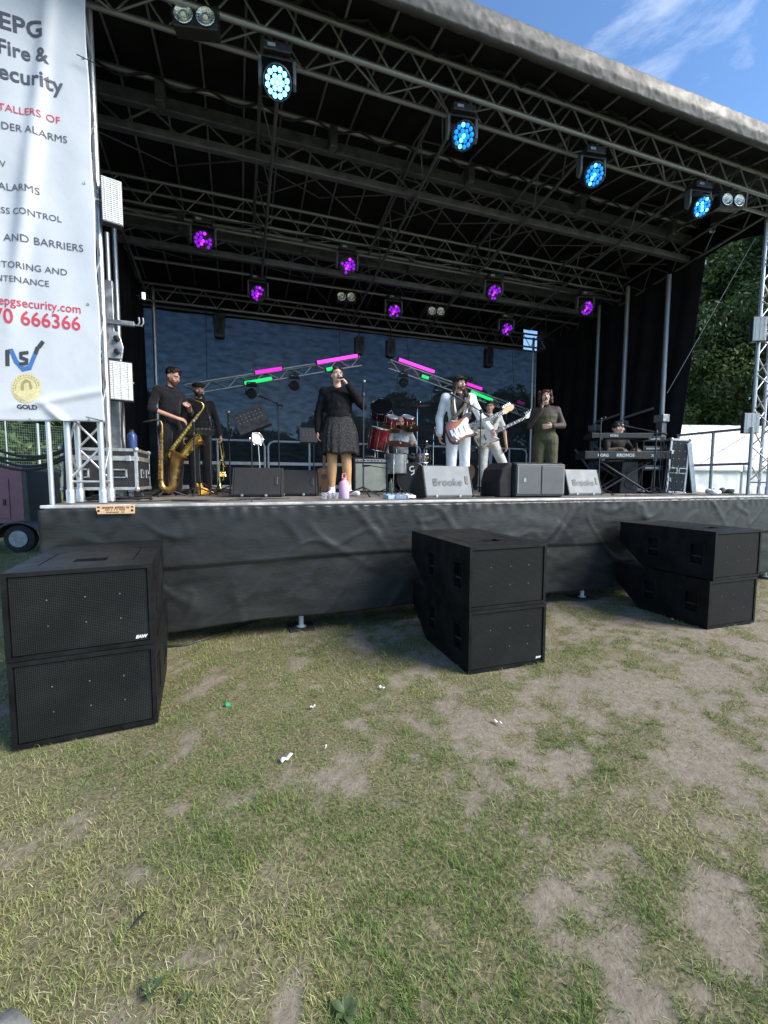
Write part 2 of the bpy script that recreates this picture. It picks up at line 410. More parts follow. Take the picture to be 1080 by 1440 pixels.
TPAL = [(0.042, 0.070, 0.025), (0.064, 0.104, 0.032), (0.095, 0.142, 0.042), (0.12, 0.165, 0.055)]
def tree(loc, H, W, label, seed, nclump=70, per=330, leaf=0.22, group='tall trees standing beyond the marquee', low=0.12, name='broadleaf_tree'):
    loc = Vector(loc); loc.z = float(gz(loc.x, loc.y)) - .1
    rt = empty(name, loc, 0, label, 'tree', group); r = random.Random(seed)
    t = B(); top = H * .62
    pts = [(sin(i * 1.3 + seed) * .12 * i / 4, cos(i * 1.7 + seed) * .12 * i / 4, top * i / 5) for i in range(6)]
    t.path(pts, [H * .028 * (1 - .13 * i) for i in range(6)], 10)
    cen, rad = [], []
    for i in range(nclump):
        h = low + (1 - low) * (i + r.random()) / nclump
        env = W * .5 * (max(0.05, sin(pi * min(1, (h - low * .3)) ** 0.8)) ** 0.6)
        an = i * 2.39996 + r.uniform(-.4, .4); rr = env * r.uniform(.25, 1.0)
        c = (cos(an) * rr, sin(an) * rr, h * H * .95)
        cen.append(c); rad.append(W * r.uniform(.10, .19))
        if i % 5 == 0:
            zb = min(top * .98, c[2] * .6); k = zb / top * 5; j = int(min(4, k))
            p0 = Vector(pts[j]).lerp(Vector(pts[j + 1]), k - j)
            t.path([p0, p0.lerp(Vector(c), .5) + Vector((0, 0, .25)), c], [H * .011, H * .007, H * .003], 6)
    t.build('trunk', BARK, rt, True)
    leaf_cloud('crown', cen, rad, per, leaf, TPAL, rt, seed)
    return rt
for i, (px, Y, H, W, lab) in enumerate([
        (955, 20.5, 15.5, 9.5, 'tall dark green tree rising just right of the stage curtain'),
        (1035, 21.0, 19.5, 11.0, 'tallest broadleaf tree above the white marquee roof'),
        (1090, 17.0, 18.0, 10.5, 'broad tree cut by the right picture edge beside the lattice tower'),
        (905, 27.0, 17.0, 10.0, 'tall tree further back hidden largely by the black side curtain')]):
    p = aY(px, 674, Y); tree(p, H, W, lab, 20 + i, 95, 640, 0.135)
for i, (px, Y, H, W, lab) in enumerate([
        (255, 19, 4.3, 5.2, 'low bush behind the left end of the stage backdrop'), (365, 20, 3.6, 5.5, 'low bush seen dimly through the backdrop near the saxophonists'),
        (470, 19.5, 4.3, 5.5, 'low bush behind the backdrop at the singer in black'), (560, 21, 5.6, 6.0, 'bush behind the backdrop and the drum kit'),
        (640, 20, 6.4, 6.0, 'taller bush behind the backdrop at the guitarist'), (715, 20, 6.0, 6.0, 'bush behind the right end of the stage backdrop')]):
    p = aY(px, 674, Y); tree(p, H, W, lab, 60 + i, 44, 420, 0.13, 'bushes behind the stage backdrop', 0.02, 'bush')
for i, (px, Y, H, W, lab) in enumerate([
        (-40, 62, 11, 12, 'leafy tree behind the sports fence, cut by the left picture edge'), (40, 66, 12, 13, 'leafy tree behind the sports fence under the banner'),
        (120, 64, 11, 12, 'leafy tree behind the sports fence and the left lattice tower'), (205, 70, 12, 13, 'leafy tree far behind the left stage curtain')]):
    p = aY(px, 674, Y); tree(p, H, W, lab, 80 + i, 50, 200, 0.42, 'far trees behind the sports fence', 0.03)

# ------------------------------------------------ sports fence
def sports_fence():
    A, Bp = aY(-90, 674, 50), aY(205, 674, 58)
    A.z = B_z = 0
    FG = mat('fence_green', (0.10, 0.17, 0.14), 0.5, 0, 0.15, 3); GP = mat('fence_post_paint', (0.36, 0.42, 0.42), 0.5, 0, 0.15, 3)
    rt = empty('sports_fence', (A.x, A.y, float(gz(A.x, A.y))), 0, 'tall green wire sports pitch fence at the far edge of the field', 'fence')
    Bp.z = 0; dv = Bp - A; dv.z = 0; L = dv.length; n = int(L / 2.4)
    def pt(t, h):
        q = A + dv * t; return Vector((dv.x * t, dv.y * t, float(gz(q.x, q.y)) - rt.location.z + h))
    for i in range(n + 1): rod('fence_post', pt(i / n, -.1), pt(i / n, 5.6), 0.06 if i % 3 else 0.11, GP, rt)
    for k in range(22): rod('fence_wire', pt(0, .15 + k * .25), pt(1, .15 + k * .25), 0.012, FG, rt, 5)
    b = B()
    for k in range(n * 14):
        b.tube(pt(k / n / 14, .1), pt(k / n / 14, 5.5), 0.010, n=4)
    tag(b.build('wire_mesh', FG, rt), kind='stuff')
sports_fence()

# ------------------------------------------------ marquee
TENT = mat('white_marquee_pvc', (0.80, 0.81, 0.81), 0.5, 0, 0.05, 2.5, 0.2, 5, spec=0.4)
def marquee():
    o = aY(940, 674, 10.9); ang = radians(-14)
    rt = empty('marquee', (o.x - .4, o.y, float(gz(o.x, o.y)) * .5), ang, 'white frame marquee standing on the field right of the stage', 'marquee')
    L, D, E, R = 9.0, 5.0, 2.05, 3.75
    def wavy(name, P00, P10, P11, P01, nu, nv, amp, sd):
        V = []; nrm = (Vector(P10) - Vector(P00)).cross(Vector(P01) - Vector(P00)).normalized()
        for j in range(nv + 1):
            for i in range(nu + 1):
                u, v = i / nu, j / nv
                p = Vector(P00).lerp(Vector(P10), u).lerp(Vector(P01).lerp(Vector(P11), u), v)
                w = (float(fbm(np.array([u * nu * .35 + sd]), np.array([v * nv * .35 + sd]), 3)[0]) - .5) * amp * sin(pi * u) ** .5
                V.append(p + nrm * w)
        F = [(j * (nu + 1) + i, j * (nu + 1) + i + 1, (j + 1) * (nu + 1) + i + 1, (j + 1) * (nu + 1) + i) for j in range(nv) for i in range(nu)]
        b = B(); b.add(V, F); ob = b.build(name, TENT, rt, True)
        sdm = ob.modifiers.new('thickness', 'SOLIDIFY'); sdm.thickness = 0.004; return ob
    for k in range(3):
        x0, x1 = L * k / 3, L * (k + 1) / 3
        wavy('roof_panel', (x0, -.06, E), (x1, -.06, E), (x1, D / 2, R), (x0, D / 2, R), 24, 10, .05, k)
        wavy('roof_panel', (x1, D + .06, E), (x0, D + .06, E), (x0, D / 2, R), (x1, D / 2, R), 24, 10, .05, k + 9)
        wavy('wall_panel', (x0 + .03, 0, 0), (x1 - .03, 0, 0), (x1 - .03, 0, E - .02), (x0 + .03, 0, E - .02), 36, 26, .10, k + 4)
        wavy('valance', (x0 + .01, -.075, E - .24), (x1 - .01, -.075, E - .24), (x1 - .01, -.065, E), (x0 + .01, -.065, E), 24, 3, .03, k + 14)
    for x in (0, L):
        wavy('end_wall', (x, 0, 0), (x, D, 0), (x, D, E), (x, 0, E), 14, 8, .06, x + 3)
        b = B(); b.add([(x, 0, E), (x, D, E), (x, D / 2, R)], [(0, 1, 2)]); b.build('gable', TENT, rt)
    for k in range(4):
        for y in (0.03, D - .03): rod('tent_pole', (L * k / 3, y, -.3), (L * k / 3, y, E), .03, ALU, rt)
marquee()

# ------------------------------------------------ generator trailer
def generator():
    w = aZ(34, 776, 0.0)
    MAR = mat('maroon_cabinet_paint', rgb(128, 82, 94), 0.42, 0, 0.10, 4, col2=rgb(146, 102, 112)); DG = mat('dark_grey_bodywork', (0.045, 0.048, 0.055), 0.5, 0, 0.2, 6)
    rt = empty('generator_trailer', (w.x, w.y, float(gz(w.x, w.y))), radians(-8), 'maroon towable generator on a single wheel at the left edge', 'generator')
    b = B(); b.prism([(-2.6, .60), (.02, .60), (.02, 1.72), (-.12, 1.82), (-2.6, 1.82)], .05, 1.3, 'y'); b.build('cabinet', MAR, rt, bev=.02)
    b = B(); b.prism([(.025, .58), (.13, .58), (.10, 1.70), (.06, 1.80), (.025, 1.80)], .04, 1.31, 'y'); b.build('end_panel', DG, rt, bev=.02)
    for k in range(2):
        b = B(); b.box((-.62 - k * .85, .042, 1.12), (.78, .02, .84)); dd = b.build('cabinet_door', MAR, rt, bev=.008)
        b = B(); b.box((-.32 - k * .85, .022, 1.05), (.05, .03, .13)); b.build('door_latch', BLKPLASTIC, dd, bev=.006)
    for k in range(7):
        b = B(); b.box((.07, .035, .80 + k * .045), (.07, .012, .02)); b.build('vent_slat', BLKMETAL, rt)
    b = B(); b.box((-1.3, .68, .50), (2.9, 1.1, .14)); b.box((.5, .68, .45), (.9, .1, .1)); b.build('chassis', BLKMETAL, rt, bev=.01)
    n = 12; po = [(.46 * cos(pi * i / n) - .02, .30 + .36 * sin(pi * i / n)) for i in range(n + 1)]; pi_ = [(.42 * cos(pi * i / n) - .02, .30 + .32 * sin(pi * i / n)) for i in range(n + 1)][::-1]
    b = B(); b.prism(po + pi_, -.16, .22, 'y'); b.build('mudguard', DG, rt, bev=.006)
    b = B(); b.lathe([(.17, -.09), (.24, -.10), (.285, -.075), (.295, 0), (.285, .075), (.24, .10), (.17, .09)], 28, (-.02, -.02, .295), (0, 1, 0)); wh = b.build('tyre', RUBBER, rt, True)
    b = B(); b.lathe([(.172, -.07), (.155, -.06), (.14, -.03), (.08, -.025), (.06, -.05), (.03, -.055), (.02, -.055)], 24, (-.02, -.063, .295), (0, 1, 0)); b.build('wheel_rim', STEEL, wh, True)
    rod('jockey_leg', (.85, .68, 0), (.85, .68, .6), .03, STEEL, rt)
    b = B(); b.box((.42, .25, .62), (.20, .03, .14)); b.build('marker_plate', mat('grey_plate', (.45, .46, .46), .5), rt)
generator()

# ------------------------------------------------ litter on the grass
PAPER = mat('white_paper', (0.75, 0.74, 0.72), 0.7, 0, 0.05, 20)
for px, py, s, a, lab in [(402, 1069, .075, .6, 'long torn white paper strip on the grass'), (537, 968, .05, 2.0, 'crumpled white paper scrap nearest the middle speakers'),
                          (439, 995, .04, .3, 'small white paper scrap on the grass left of centre'), (700, 1017, .06, 1.9, 'narrow white scrap on the bare soil'), (457, 1054, .03, 1.2, 'tiny pale scrap beside a green tuft'),
                          (945, 872, .05, .8, 'white scrap beside the right speaker stack')]:
    p = aZ(px, py, 0.01); rr = random.Random(px)
    b = B(); n = 5; V = [(s * (i / (n - 1) - .5), (j - .5) * s * .34 * rr.uniform(.6, 1.2), .012 + .014 * rr.random() + .006 * sin(i * 1.9)) for i in range(n) for j in range(2)]
    b.add(V, [(2 * i, 2 * i + 1, 2 * i + 3, 2 * i + 2) for i in range(n - 1)])
    o = b.build('paper_scrap', PAPER, None, True); o.location = (p.x, p.y, float(gz(p.x, p.y)) + .004); o.rotation_euler = (0.1, 0.05, a)
    m = o.modifiers.new('thickness', 'SOLIDIFY'); m.thickness = .0015
    tag(o, lab, 'paper scrap', 'paper scraps on the grass')
p = aZ(320, 994, .01); b = B(); b.lathe([(.014, 0), (.016, .002), (.016, .010), (.014, .012), (.004, .012)], 14)
o = b.build('green_cap', mat('green_plastic', (.02, .30, .14), .4), None, True); o.location = (p.x, p.y, float(gz(p.x, p.y)) + .010); o.rotation_euler = (.5, .2, 0); tag(o, 'small green plastic bottle cap on the grass', 'bottle cap')
p, q = aZ(184, 1306, .015), aZ(206, 1280, .015); b = B(); b.path([p, p.lerp(q, .4) + Vector((.004, 0, .006)), p.lerp(q, .8), q], [.004, .006, .005, .002], 7)
tag(b.build('stick', mat('dark_stick', (.012, .011, .012), .6), None, True), 'short black stick lying on the grass at lower left', 'stick')
WEED = mat('weed_leaf', (.062, .095, .036), .5, 0, .25, 14, .3, 40)
for px, py, lab, n, s in [(485, 1425, 'broad leaved weed rosette at the bottom picture edge', 9, .038), (212, 1400, 'flat leaved weed rosette at lower left', 8, .034), (262, 1412, 'small leaved weed right of the flat rosette', 6, .024)]:
    p = aZ(px, py, 0); rt = empty('weed_plant', (p.x, p.y, float(gz(p.x, p.y)) + .002), 0, lab, 'weed', 'weeds in the grass'); rr = random.Random(px)
    for k in range(n):
        a = k * 2.4 + rr.random(); L = s * rr.uniform(.7, 1.2); W = L * .28; up = rr.uniform(.25, .7)
        V = []
        for i in range(6):
            t = i / 5; wd = W * sin(pi * (t * .86 + .09)) ; r_ = L * t; zz = up * L * sin(t * 1.9) * .6 + .008
            for sgn in (-1, 0, 1): V.append((cos(a) * r_ - sin(a) * wd * sgn, sin(a) * r_ + cos(a) * wd * sgn, zz + abs(sgn) * wd * .25))
        b = B(); b.add(V, [(3 * i + j, 3 * i + j + 1, 3 * i + j + 4, 3 * i + j + 3) for i in range(5) for j in range(2)])
        b.build('leaf', WEED, rt, True)
# ================================================================ stage platform, roof, towers, banner, curtains
def bake(o):
    """evaluate an object's modifiers into a new mesh"""
    dg = bpy.context.evaluated_depsgraph_get(); dg.update()
    return bpy.data.meshes.new_from_object(o.evaluated_get(dg))
PLY = mat('stage_plywood', (0.16, 0.148, 0.13), 0.7, 0, 0.25, 5, 0.2, 40)
def platform():
    rt = empty('stage_platform', ((SX0 + SX1) / 2, (FRONT + BACK) / 2, 0), 0, 'raised grey stage deck with pale metal front edge', 'stage')
    ox, oy = rt.location.x, rt.location.y
    nx, ny = 6, 4; w, d = (SX1 - SX0) / nx, (BACK - FRONT) / ny
    b = B(); b.box((0, 0, 0), (w - .008, d - .008, .04)); me = b.mesh('deck_panel'); me.materials.append(PLY)
    for i in range(nx):
        for j in range(ny):
            o = link('deck_panel', me, None, rt); o.location = (SX0 + w * (i + .5) - ox, FRONT + .02 + d * (j + .5) - oy, DECK - .02)
    b = B(); b.box((0, FRONT - oy - .012, DECK - .012), (SX1 - SX0 + .02, .03, .028)); b.build('edge_trim', mat('pale_edge_trim', (.42, .42, .41), .5, .2, .3, 6), rt, bev=.006)
    b = B()
    for y in (FRONT + .1, FRONT + 2, BACK - .1): b.box((0, y - oy, DECK - .12), (SX1 - SX0 - .1, .08, .14))
    b.build('support_beam', STEEL, rt)
    for x in (-1.25, .60, 2.45, 4.30, 6.15, 8.0):
        for y in (FRONT + .10, FRONT + 2.9, BACK - .2):
            g = float(gz(x, y))
            l = rod('leg', (x - ox, y - oy, g + .01), (x - ox, y - oy, DECK - .1), .026, WHITEP if y < 5 else STEEL, rt, 12)
            b = B(); b.lathe([(.05, g + .012), (.05, g + .022), (.03, g + .03)], 14, (x - ox, y - oy, 0)); b.build('foot', WHITEP, rt)
            b = B(); b.box((x - ox, y - oy, g + .005), (.26, .26, .024)); b.build('foot_pad', RUBBER, rt, bev=.004)
platform()

SKIRTM = mat('black_pvc_skirt', (0.017, 0.0185, 0.0185), 0.42, 0, 0.14, 2.2, 0.16, 16, spec=0.4, stretch=(1, 1, 3.5))
def skirt():
    nx, nz = 420, 64
    xs = np.linspace(SX0 - .01, SX1, nx); ts = np.linspace(0, 1, nz)
    X, T = np.meshgrid(xs, ts); zb = .165 + .02 * np.sin(X * 1.3) + .012 * np.sin(X * 3.7 + 1)
    Z = (DECK - .035) * (1 - T) + zb * T
    r1 = 1 - np.abs(2 * fbm(X * 1.3 + Z * 1.0 + 4, Z * 1.1 - X * .25, 2) - 1); r2 = 1 - np.abs(2 * fbm(X * 1.9 - Z * 1.6 + 40, Z * 1.2 + X * .2 + 9, 2) - 1)
    fold = .008 * np.clip(r1 - .90, 0, 1) / .10 * sstep(0, .25, T) + .006 * np.clip(r2 - .91, 0, 1) / .09
    # tension folds that fan out from the hanging points
    for px_, s in ((2.05, 1.0), (2.65, -1), (1.1, 1), (4.1, -1), (5.0, 1), (6.4, 1), (-.9, -1), (.1, -1), (7.2, -1)):
        c = px_ + s * (DECK - Z) * .75; fold += .012 * np.exp(-((X - c) / .05) ** 2) * np.exp(-T * 2.4) * sstep(0, .06, T)
    swell = .045 * (fbm(X * .7 + 2, Z * .5, 1) - .5) * sstep(0, .3, T)
    gather = .006 * np.sin(X * 42 + 2 * np.sin(X * 5)) * (1 - sstep(0, .12, T))
    seam = .010 * np.tanh((Z - (.75 + .03 * np.sin(X * .9))) / .006)
    fine = .004 * (fbm(X * 14, Z * 14, 3) - .5)
    Y = FRONT - .045 - fold - swell - gather - seam - fine - .05 * T
    i = np.arange(nx * nz).reshape(nz, nx); q = np.stack([i[:-1, :-1], i[:-1, 1:], i[1:, 1:], i[1:, :-1]], -1).reshape(-1, 4)
    o = link('stage_skirt', npmesh('stage_skirt', np.stack([X, Y, Z], -1).reshape(-1, 3), quads=q, smooth=True), SKIRTM)
    tag(o, 'creased black plastic skirt hanging from the stage front edge', 'stage skirt')
    m = o.modifiers.new('thickness', 'SOLIDIFY'); m.thickness = .004
    # return along both ends
    for x, lab in ((SX0 - .015, 'black skirt closing the left end of the stage'), (SX1 + .005, 'black skirt closing the right end of the stage')):
        n = 40; V = [(x + .02 * sin(k * .9) * t, FRONT - .03 + (BACK - FRONT) * k / n, (DECK - .04) * (1 - t) + .17 * t) for t in (0, .5, 1) for k in range(n + 1)]
        b = B(); b.add(V, [(r * (n + 1) + k, r * (n + 1) + k + 1, (r + 1) * (n + 1) + k + 1, (r + 1) * (n + 1) + k) for r in range(2) for k in range(n)])
        o = b.build('stage_skirt', SKIRTM, None, True); m = o.modifiers.new('thickness', 'SOLIDIFY'); m.thickness = .004; tag(o, lab, 'stage skirt')
skirt()

def plaque():
    a, c = aY(135, 717, FRONT - .10), aY(190, 717, FRONT - .10); cx, w = (a.x + c.x) / 2, c.x - a.x
    rt = empty('wooden_plaque', (cx, FRONT - .10, a.z - .037), 0, 'small pale wooden plaque with dark lettering on the stage skirt', 'sign')
    WD = mat('pale_plaque_wood', rgb(205, 170, 130), .55, 0, .12, 14, stretch=(1, 1, 8)); INK = mat('burnt_ink', rgb(70, 35, 25), .7)
    h = .075; b = B(); b.prism([(-w / 2 + .012, 0), (w / 2 - .004, 0), (w / 2, h), (-w / 2 + .006, h), (-w / 2, h * .55)], -.006, .006, 'y'); b.build('board', WD, rt, bev=.002)
    rr = random.Random(3)
    for row, (z, hh, x0, x1) in enumerate(((h * .72, .017, -w * .34, w * .34), (h * .47, .010, -w * .26, w * .24), (h * .2, .009, -w * .24, w * .2))):
        b = B(); x = x0
        while x < x1:
            ww = rr.uniform(.004, .010)
            if rr.random() < .86: b.box((x + ww / 2, -.0075, z + rr.uniform(-.001, .001)), (ww * .55, .002, hh)); b.box((x + ww / 2, -.0075, z + hh * rr.choice((-.4, 0, .4))), (ww, .002, hh * .22))
            x += ww + .003
        b.build('lettering', INK, rt)
    for s in (-1, 1):
        b = B(); b.lathe([(.010, 0), (.010, .003), (.004, .005)], 12, (s * w * .43, -.006, h * .38), (0, -1, 0)); b.build('screw', BLKMETAL, rt)
        b = B(); b.prism([(s * w * .43 - .013, h * .72), (s * w * .43 + .013, h * .72), (s * w * .43, h * .92)], -.0085, -.0062, 'y'); b.build('emblem', INK, rt)
plaque()

# ------------------------------------------------ roof
def zigzag(name, a0, a1, b0, b1, n, r, m, parent):
    """braces between two parallel chords a and b"""
    a0, a1, b0, b1 = map(Vector, (a0, a1, b0, b1))
    for k in range(n):
        p = a0.lerp(a1, k / n); q = b0.lerp(b1, (k + .5) / n); s = a0.lerp(a1, (k + 1) / n)
        rod(name, p, q, r, m, parent, 6); rod(name, q, s, r, m, parent, 6)
def canopy_z(y): return np.interp(y, [3.85, 5.9, 9.95], [6.00, 6.34, 5.58])
RX0, RX1 = -2.3, 8.75
FASC = mat('grey_roof_tarpaulin', (0.062, 0.064, 0.064), 0.6, 0, 0.22, 4, 0.22, 20, spec=0.35)
def roof():
    rt = empty('stage_roof', (3.2, 6.8, DECK), 0, 'black lined stage roof on lattice trusses with grey tarpaulin edge', 'roof')
    O = Vector(rt.location)
    L = lambda x, y, z: Vector((x, y, z)) - O
    ys = np.linspace(4.08, 9.95, 40)
    for nm, off, m in (('canopy_top', .05, FASC), ('canopy_lining', .0, CANOPY)):
        nx = 60; V = []; F = []
        for j, y in enumerate(ys):
            for i in range(nx + 1):
                x = RX0 + (RX1 - RX0) * i / nx
                V.append(L(x, y, float(canopy_z(y)) + off - .012 * abs(sin(pi * (x - RX0) / .455))))
        F = [(j * (nx + 1) + i, j * (nx + 1) + i + 1, (j + 1) * (nx + 1) + i + 1, (j + 1) * (nx + 1) + i) for j in range(len(ys) - 1) for i in range(nx)]
        b = B(); b.add(V, F); o = b.build(nm, m, rt, True)
    # front edge: tarpaulin wrapped round the eave tube, wrinkled
    nx, nz = 520, 26; X, T = np.meshgrid(np.linspace(RX0, RX1, nx), np.linspace(0, 1, nz))
    prof_y = np.interp(T, [0, .2, .4, .7, .93, 1], [4.12, 3.93, 3.85, 3.83, 3.86, 3.92]); prof_z = np.interp(T, [0, .2, .4, .7, .93, 1], [6.085, 6.07, 6.01, 5.87, 5.77, 5.765])
    rid = np.abs(2 * fbm(X * 7 + T * 2.5, T * 2.6 - X * .8, 3) - 1) * 1.6; rid2 = np.abs(2 * fbm(X * 6.1 - T * 3 + 20, T * 2.4 + X * .6, 3) - 1) * 1.6; rid, rid2 = np.clip(rid, 0, 1), np.clip(rid2, 0, 1)
    w = .007 * (1 - rid) ** 9 + .006 * (1 - rid2) ** 9
    sag = .012 * fbm(X * 2.2, X * 0 + 3, 3) * sstep(.6, 1, T)
    V = np.stack([X - O.x, prof_y - w - O.y, prof_z - sag - O.z], -1).reshape(-1, 3)
    i = np.arange(nx * nz).reshape(nz, nx); q = np.stack([i[:-1, :-1], i[1:, :-1], i[1:, 1:], i[:-1, 1:]], -1).reshape(-1, 4)
    o = link('fascia', npmesh('fascia', V, quads=q, smooth=True), FASC, rt); m = o.modifiers.new('thickness', 'SOLIDIFY'); m.thickness = .006; m.offset = -1
    # side gables and the black lining behind the fascia
    for x in (RX0, RX1):
        b = B(); n = 30; V = []
        for k in range(n + 1):
            y = 3.95 + 6.0 * k / n; zt = float(canopy_z(y)) + .04; V += [L(x, y, zt), L(x + .02 * sin(k), y, zt - .42 - .03 * sin(k * 1.3))]
        b.add(V, [(2 * k, 2 * k + 1, 2 * k + 3, 2 * k + 2) for k in range(n)]); o = b.build('side_valance', CANOPY, rt, True)
    rod('eave_tube', L(RX0, 3.95, 5.86), L(RX1, 3.95, 5.86), .03, DKSTEEL, rt)
    k = 0; x = RX0 + .2
    while x < RX1 - .1:
        for (y0, y1) in ((3.95, 5.9), (5.9, 9.85)):
            rod('rafter', L(x, y0, float(canopy_z(y0)) - .075), L(x, y1, float(canopy_z(y1)) - .075), .014, STEEL, rt, 6)
        x += .455
    def box_truss(nm, y, z0, z1, dy, x0, x1, n, rc, rb, m, faces=('front', 'bottom', 'back')):
        t = empty(nm, L((x0 + x1) / 2, y, z0)); t.parent = rt; K = Vector((O + t.location))
        P = lambda x, yy, zz: Vector((x, yy, zz)) - K
        for yy in (y, y + dy):
            for zz in (z0, z1): rod('chord', P(x0, yy, zz), P(x1, yy, zz), rc, m, t, 10)
        if 'front' in faces: zigzag('brace', P(x0, y, z0), P(x1, y, z0), P(x0, y, z1), P(x1, y, z1), n, rb, m, t)
        if 'back' in faces: zigzag('brace', P(x0, y + dy, z0), P(x1, y + dy, z0), P(x0, y + dy, z1), P(x1, y + dy, z1), n, rb, m, t)
        if 'bottom' in faces: zigzag('brace', P(x0, y, z0), P(x1, y, z0), P(x0, y + dy, z0), P(x1, y + dy, z0), n // 2, rb, m, t)
        return t
    box_truss('front_truss', 4.40, 5.68, 5.96, .28, RX0 + .1, RX1 - .1, 26, .026, .0105, STEEL)
    box_truss('middle_truss', 7.10, 5.41, 5.75, .30, -1.75, 8.3, 18, .024, .010, STEEL, ('front', 'bottom'))
    box_truss('rear_truss', 9.55, 4.99, 5.31, .28, -1.75, 7.75, 20, .024, .010, STEEL, ('front',))
    # deep main beam
    def main_beam(y, zt, zm, zb, x0, x1, n):
        t = empty('main_beam', L((x0 + x1) / 2, y, zb)); t.parent = rt; K = O + t.location; P = lambda x, yy, zz: Vector((x, yy, zz)) - K
        rod('chord', P(x0, y - .14, zt), P(x1, y - .14, zt), .03, STEEL, t, 10)
        b = B(); b.box(P((x0 + x1) / 2, y, zm), (x1 - x0, .10, .15)); b.build('upper_flange', DKSTEEL, t, bev=.012)
        b = B(); b.box(P((x0 + x1) / 2, y, zb), (x1 - x0, .09, .10)); b.build('lower_flange', DKSTEEL, t, bev=.012)
        zigzag('brace', P(x0, y, zb + .04), P(x1, y, zb + .04), P(x0, y, zm - .06), P(x1, y, zm - .06), n, .014, DKSTEEL, t)
        zigzag('brace', P(x0, y + .05, zb), P(x1, y + .05, zb), P(x0, y + .9, zb + .25), P(x1, y + .9, zb + .25), n // 3, .010, DKSTEEL, t)
        for k in range(5):
            xx = x0 + (x1 - x0) * (k + .5) / 5; b = B(); b.box(P(xx, y - .1, zm + .05), (.10, .16, .26)); b.build('hanger_bracket', DKSTEEL, t, bev=.01)
    main_beam(5.9, 6.07, 5.90, 5.57, -1.75, 8.3, 17)
    main_beam(7.9, 5.66, 5.55, 5.27, -1.75, 8.1, 15)
    rod('lighting_bar', L(-1.6, 8.4, 5.24), L(7.7, 8.4, 5.24), .025, STEEL, rt, 10)
    # trusses running front to back
    for x in (-1.72, .33, 2.30, 4.10, 5.98, 7.72):
        t = empty('tie_truss', L(x, 7, 5.5)); t.parent = rt; K = O + t.location; P = lambda xx, yy, zz: Vector((xx, yy, zz)) - K
        a0, a1, b0, b1 = P(x, 4.72, 5.93), P(x, 9.5, 5.30), P(x + .16, 4.72, 5.66), P(x + .16, 9.5, 5.02)
        rod('chord', a0, a1, .022, DKSTEEL, t); rod('chord', b0, b1, .022, DKSTEEL, t)
        zigzag('brace', a0, a1, b0, b1, 8, .010, DKSTEEL, t)
    # wind braces in the roof plane
    for x in (.3, 2.3, 4.1, 6.0):
        rod('wind_brace', L(x, 5.95, 5.98), L(x + 1.7, 7.05, 5.76), .012, DKSTEEL, rt, 6); rod('wind_brace', L(x + 1.7, 5.95, 5.98), L(x, 7.05, 5.76), .012, DKSTEEL, rt, 6)
        rod('wind_brace', L(x, 7.4, 5.74), L(x + 1.7, 9.5, 5.33), .012, DKSTEEL, rt, 6)
    # cable loom tied along the front truss
    b = B(); pts = []
    for k in range(140):
        x = RX0 + .3 + (RX1 - RX0 - .6) * k / 139; pts.append(L(x, 4.37 + .02 * sin(k * 1.7), 6.0 + .035 * sin(k * .9) + .02 * sin(k * 2.3)))
    b.path(pts, .016, 6); b.build('cable_loom', CABLE, rt, True)
    b = B(); pts = [L(-1.6 + 9.6 * k / 90, 5.72, 6.02 + .05 * sin(k * 1.1)) for k in range(91)]; b.path(pts, .014, 6); b.build('cable_loom', CABLE, rt, True)
    b = B(); pts = [L(-1.6 + 9.6 * k / 90, 7.06, 5.39 - .03 * abs(sin(k * .35))) for k in range(91)]; b.path(pts, .012, 6); b.build('cable_loom', CABLE, rt, True)
    return rt
roof()

# ------------------------------------------------ lattice towers at the front corners
def tower(x, y, w, ztop, label, n):
    rt = empty('lattice_tower', (x, y, DECK), 0, label, 'tower', 'lattice towers at the front corners of the stage')
    H = ztop - DECK; c = [(0, 0), (w, 0), (w, w), (0, w)]
    for i in range(4):
        rod('leg', (*c[i], .01), (*c[i], H), .0255, ALU, rt, 14)
        b = B(); b.lathe([(.034, 0), (.034, .11), (.028, .12)], 14, (*c[i], .012)); b.build('leg_sleeve', ALU, rt, True)
        a, d = c[i], c[(i + 1) % 4]
        for k in range(n):
            z0, z1 = .22 + (H - .4) * k / n, .22 + (H - .4) * (k + 1) / n
            p, q = (a, d) if k % 2 == 0 else (d, a)
            rod('brace', (*p, z0), (*q, z1), .0105, ALU, rt, 8)
        for z in (.20, H - .15): rod('rung', (*a, z), (*d, z), .0105, ALU, rt, 8)
    return rt
tower(-1.40, 4.47, .25, 6.05, 'silver lattice tower carrying the white banner at the left stage corner', 15)
tower(8.0, 4.47, .27, 6.05, 'silver lattice tower at the right picture edge', 15)
o = rod('banner_pole', (-1.525, 4.43, DECK), (-1.525, 4.43, 6.0), .019, ALU, None, 12); tag(o, 'thin silver pole left of the lattice tower behind the banner', 'pole')

# ------------------------------------------------ banner
BAN = mat('white_banner_vinyl', (0.50, 0.53, 0.57), 0.45, 0, 0.03, 3, 0.2, 12, spec=0.4)
BY = 4.40; BX0, BX1, BZ0, BZ1 = -2.55, -1.10, 2.03, 6.0
def bfold(x, z):
    x = np.asarray(x, float); z = np.asarray(z, float)
    c = -1.30 - (5.6 - z) * .155                     # long diagonal fold
    t = sstep(2.3, 3.6, z)
    w = .034 * np.exp(-((x - c) / .06) ** 2) * t + .010 * np.sin((x + .12 * z) * 16) * t * .5
    w += .03 * np.exp(-((x - (-1.38 - (z - 2.0) * .9)) / .04) ** 2) * (1 - sstep(2.06, 2.24, z))
    w += .02 * np.exp(-((z - (2.20 + .25 * (x + 1.5))) / .03) ** 2) * sstep(-1.9, -1.5, x) + .02 * (fbm(x * 2.2, z * 1.4, 3) - .5)
    return w
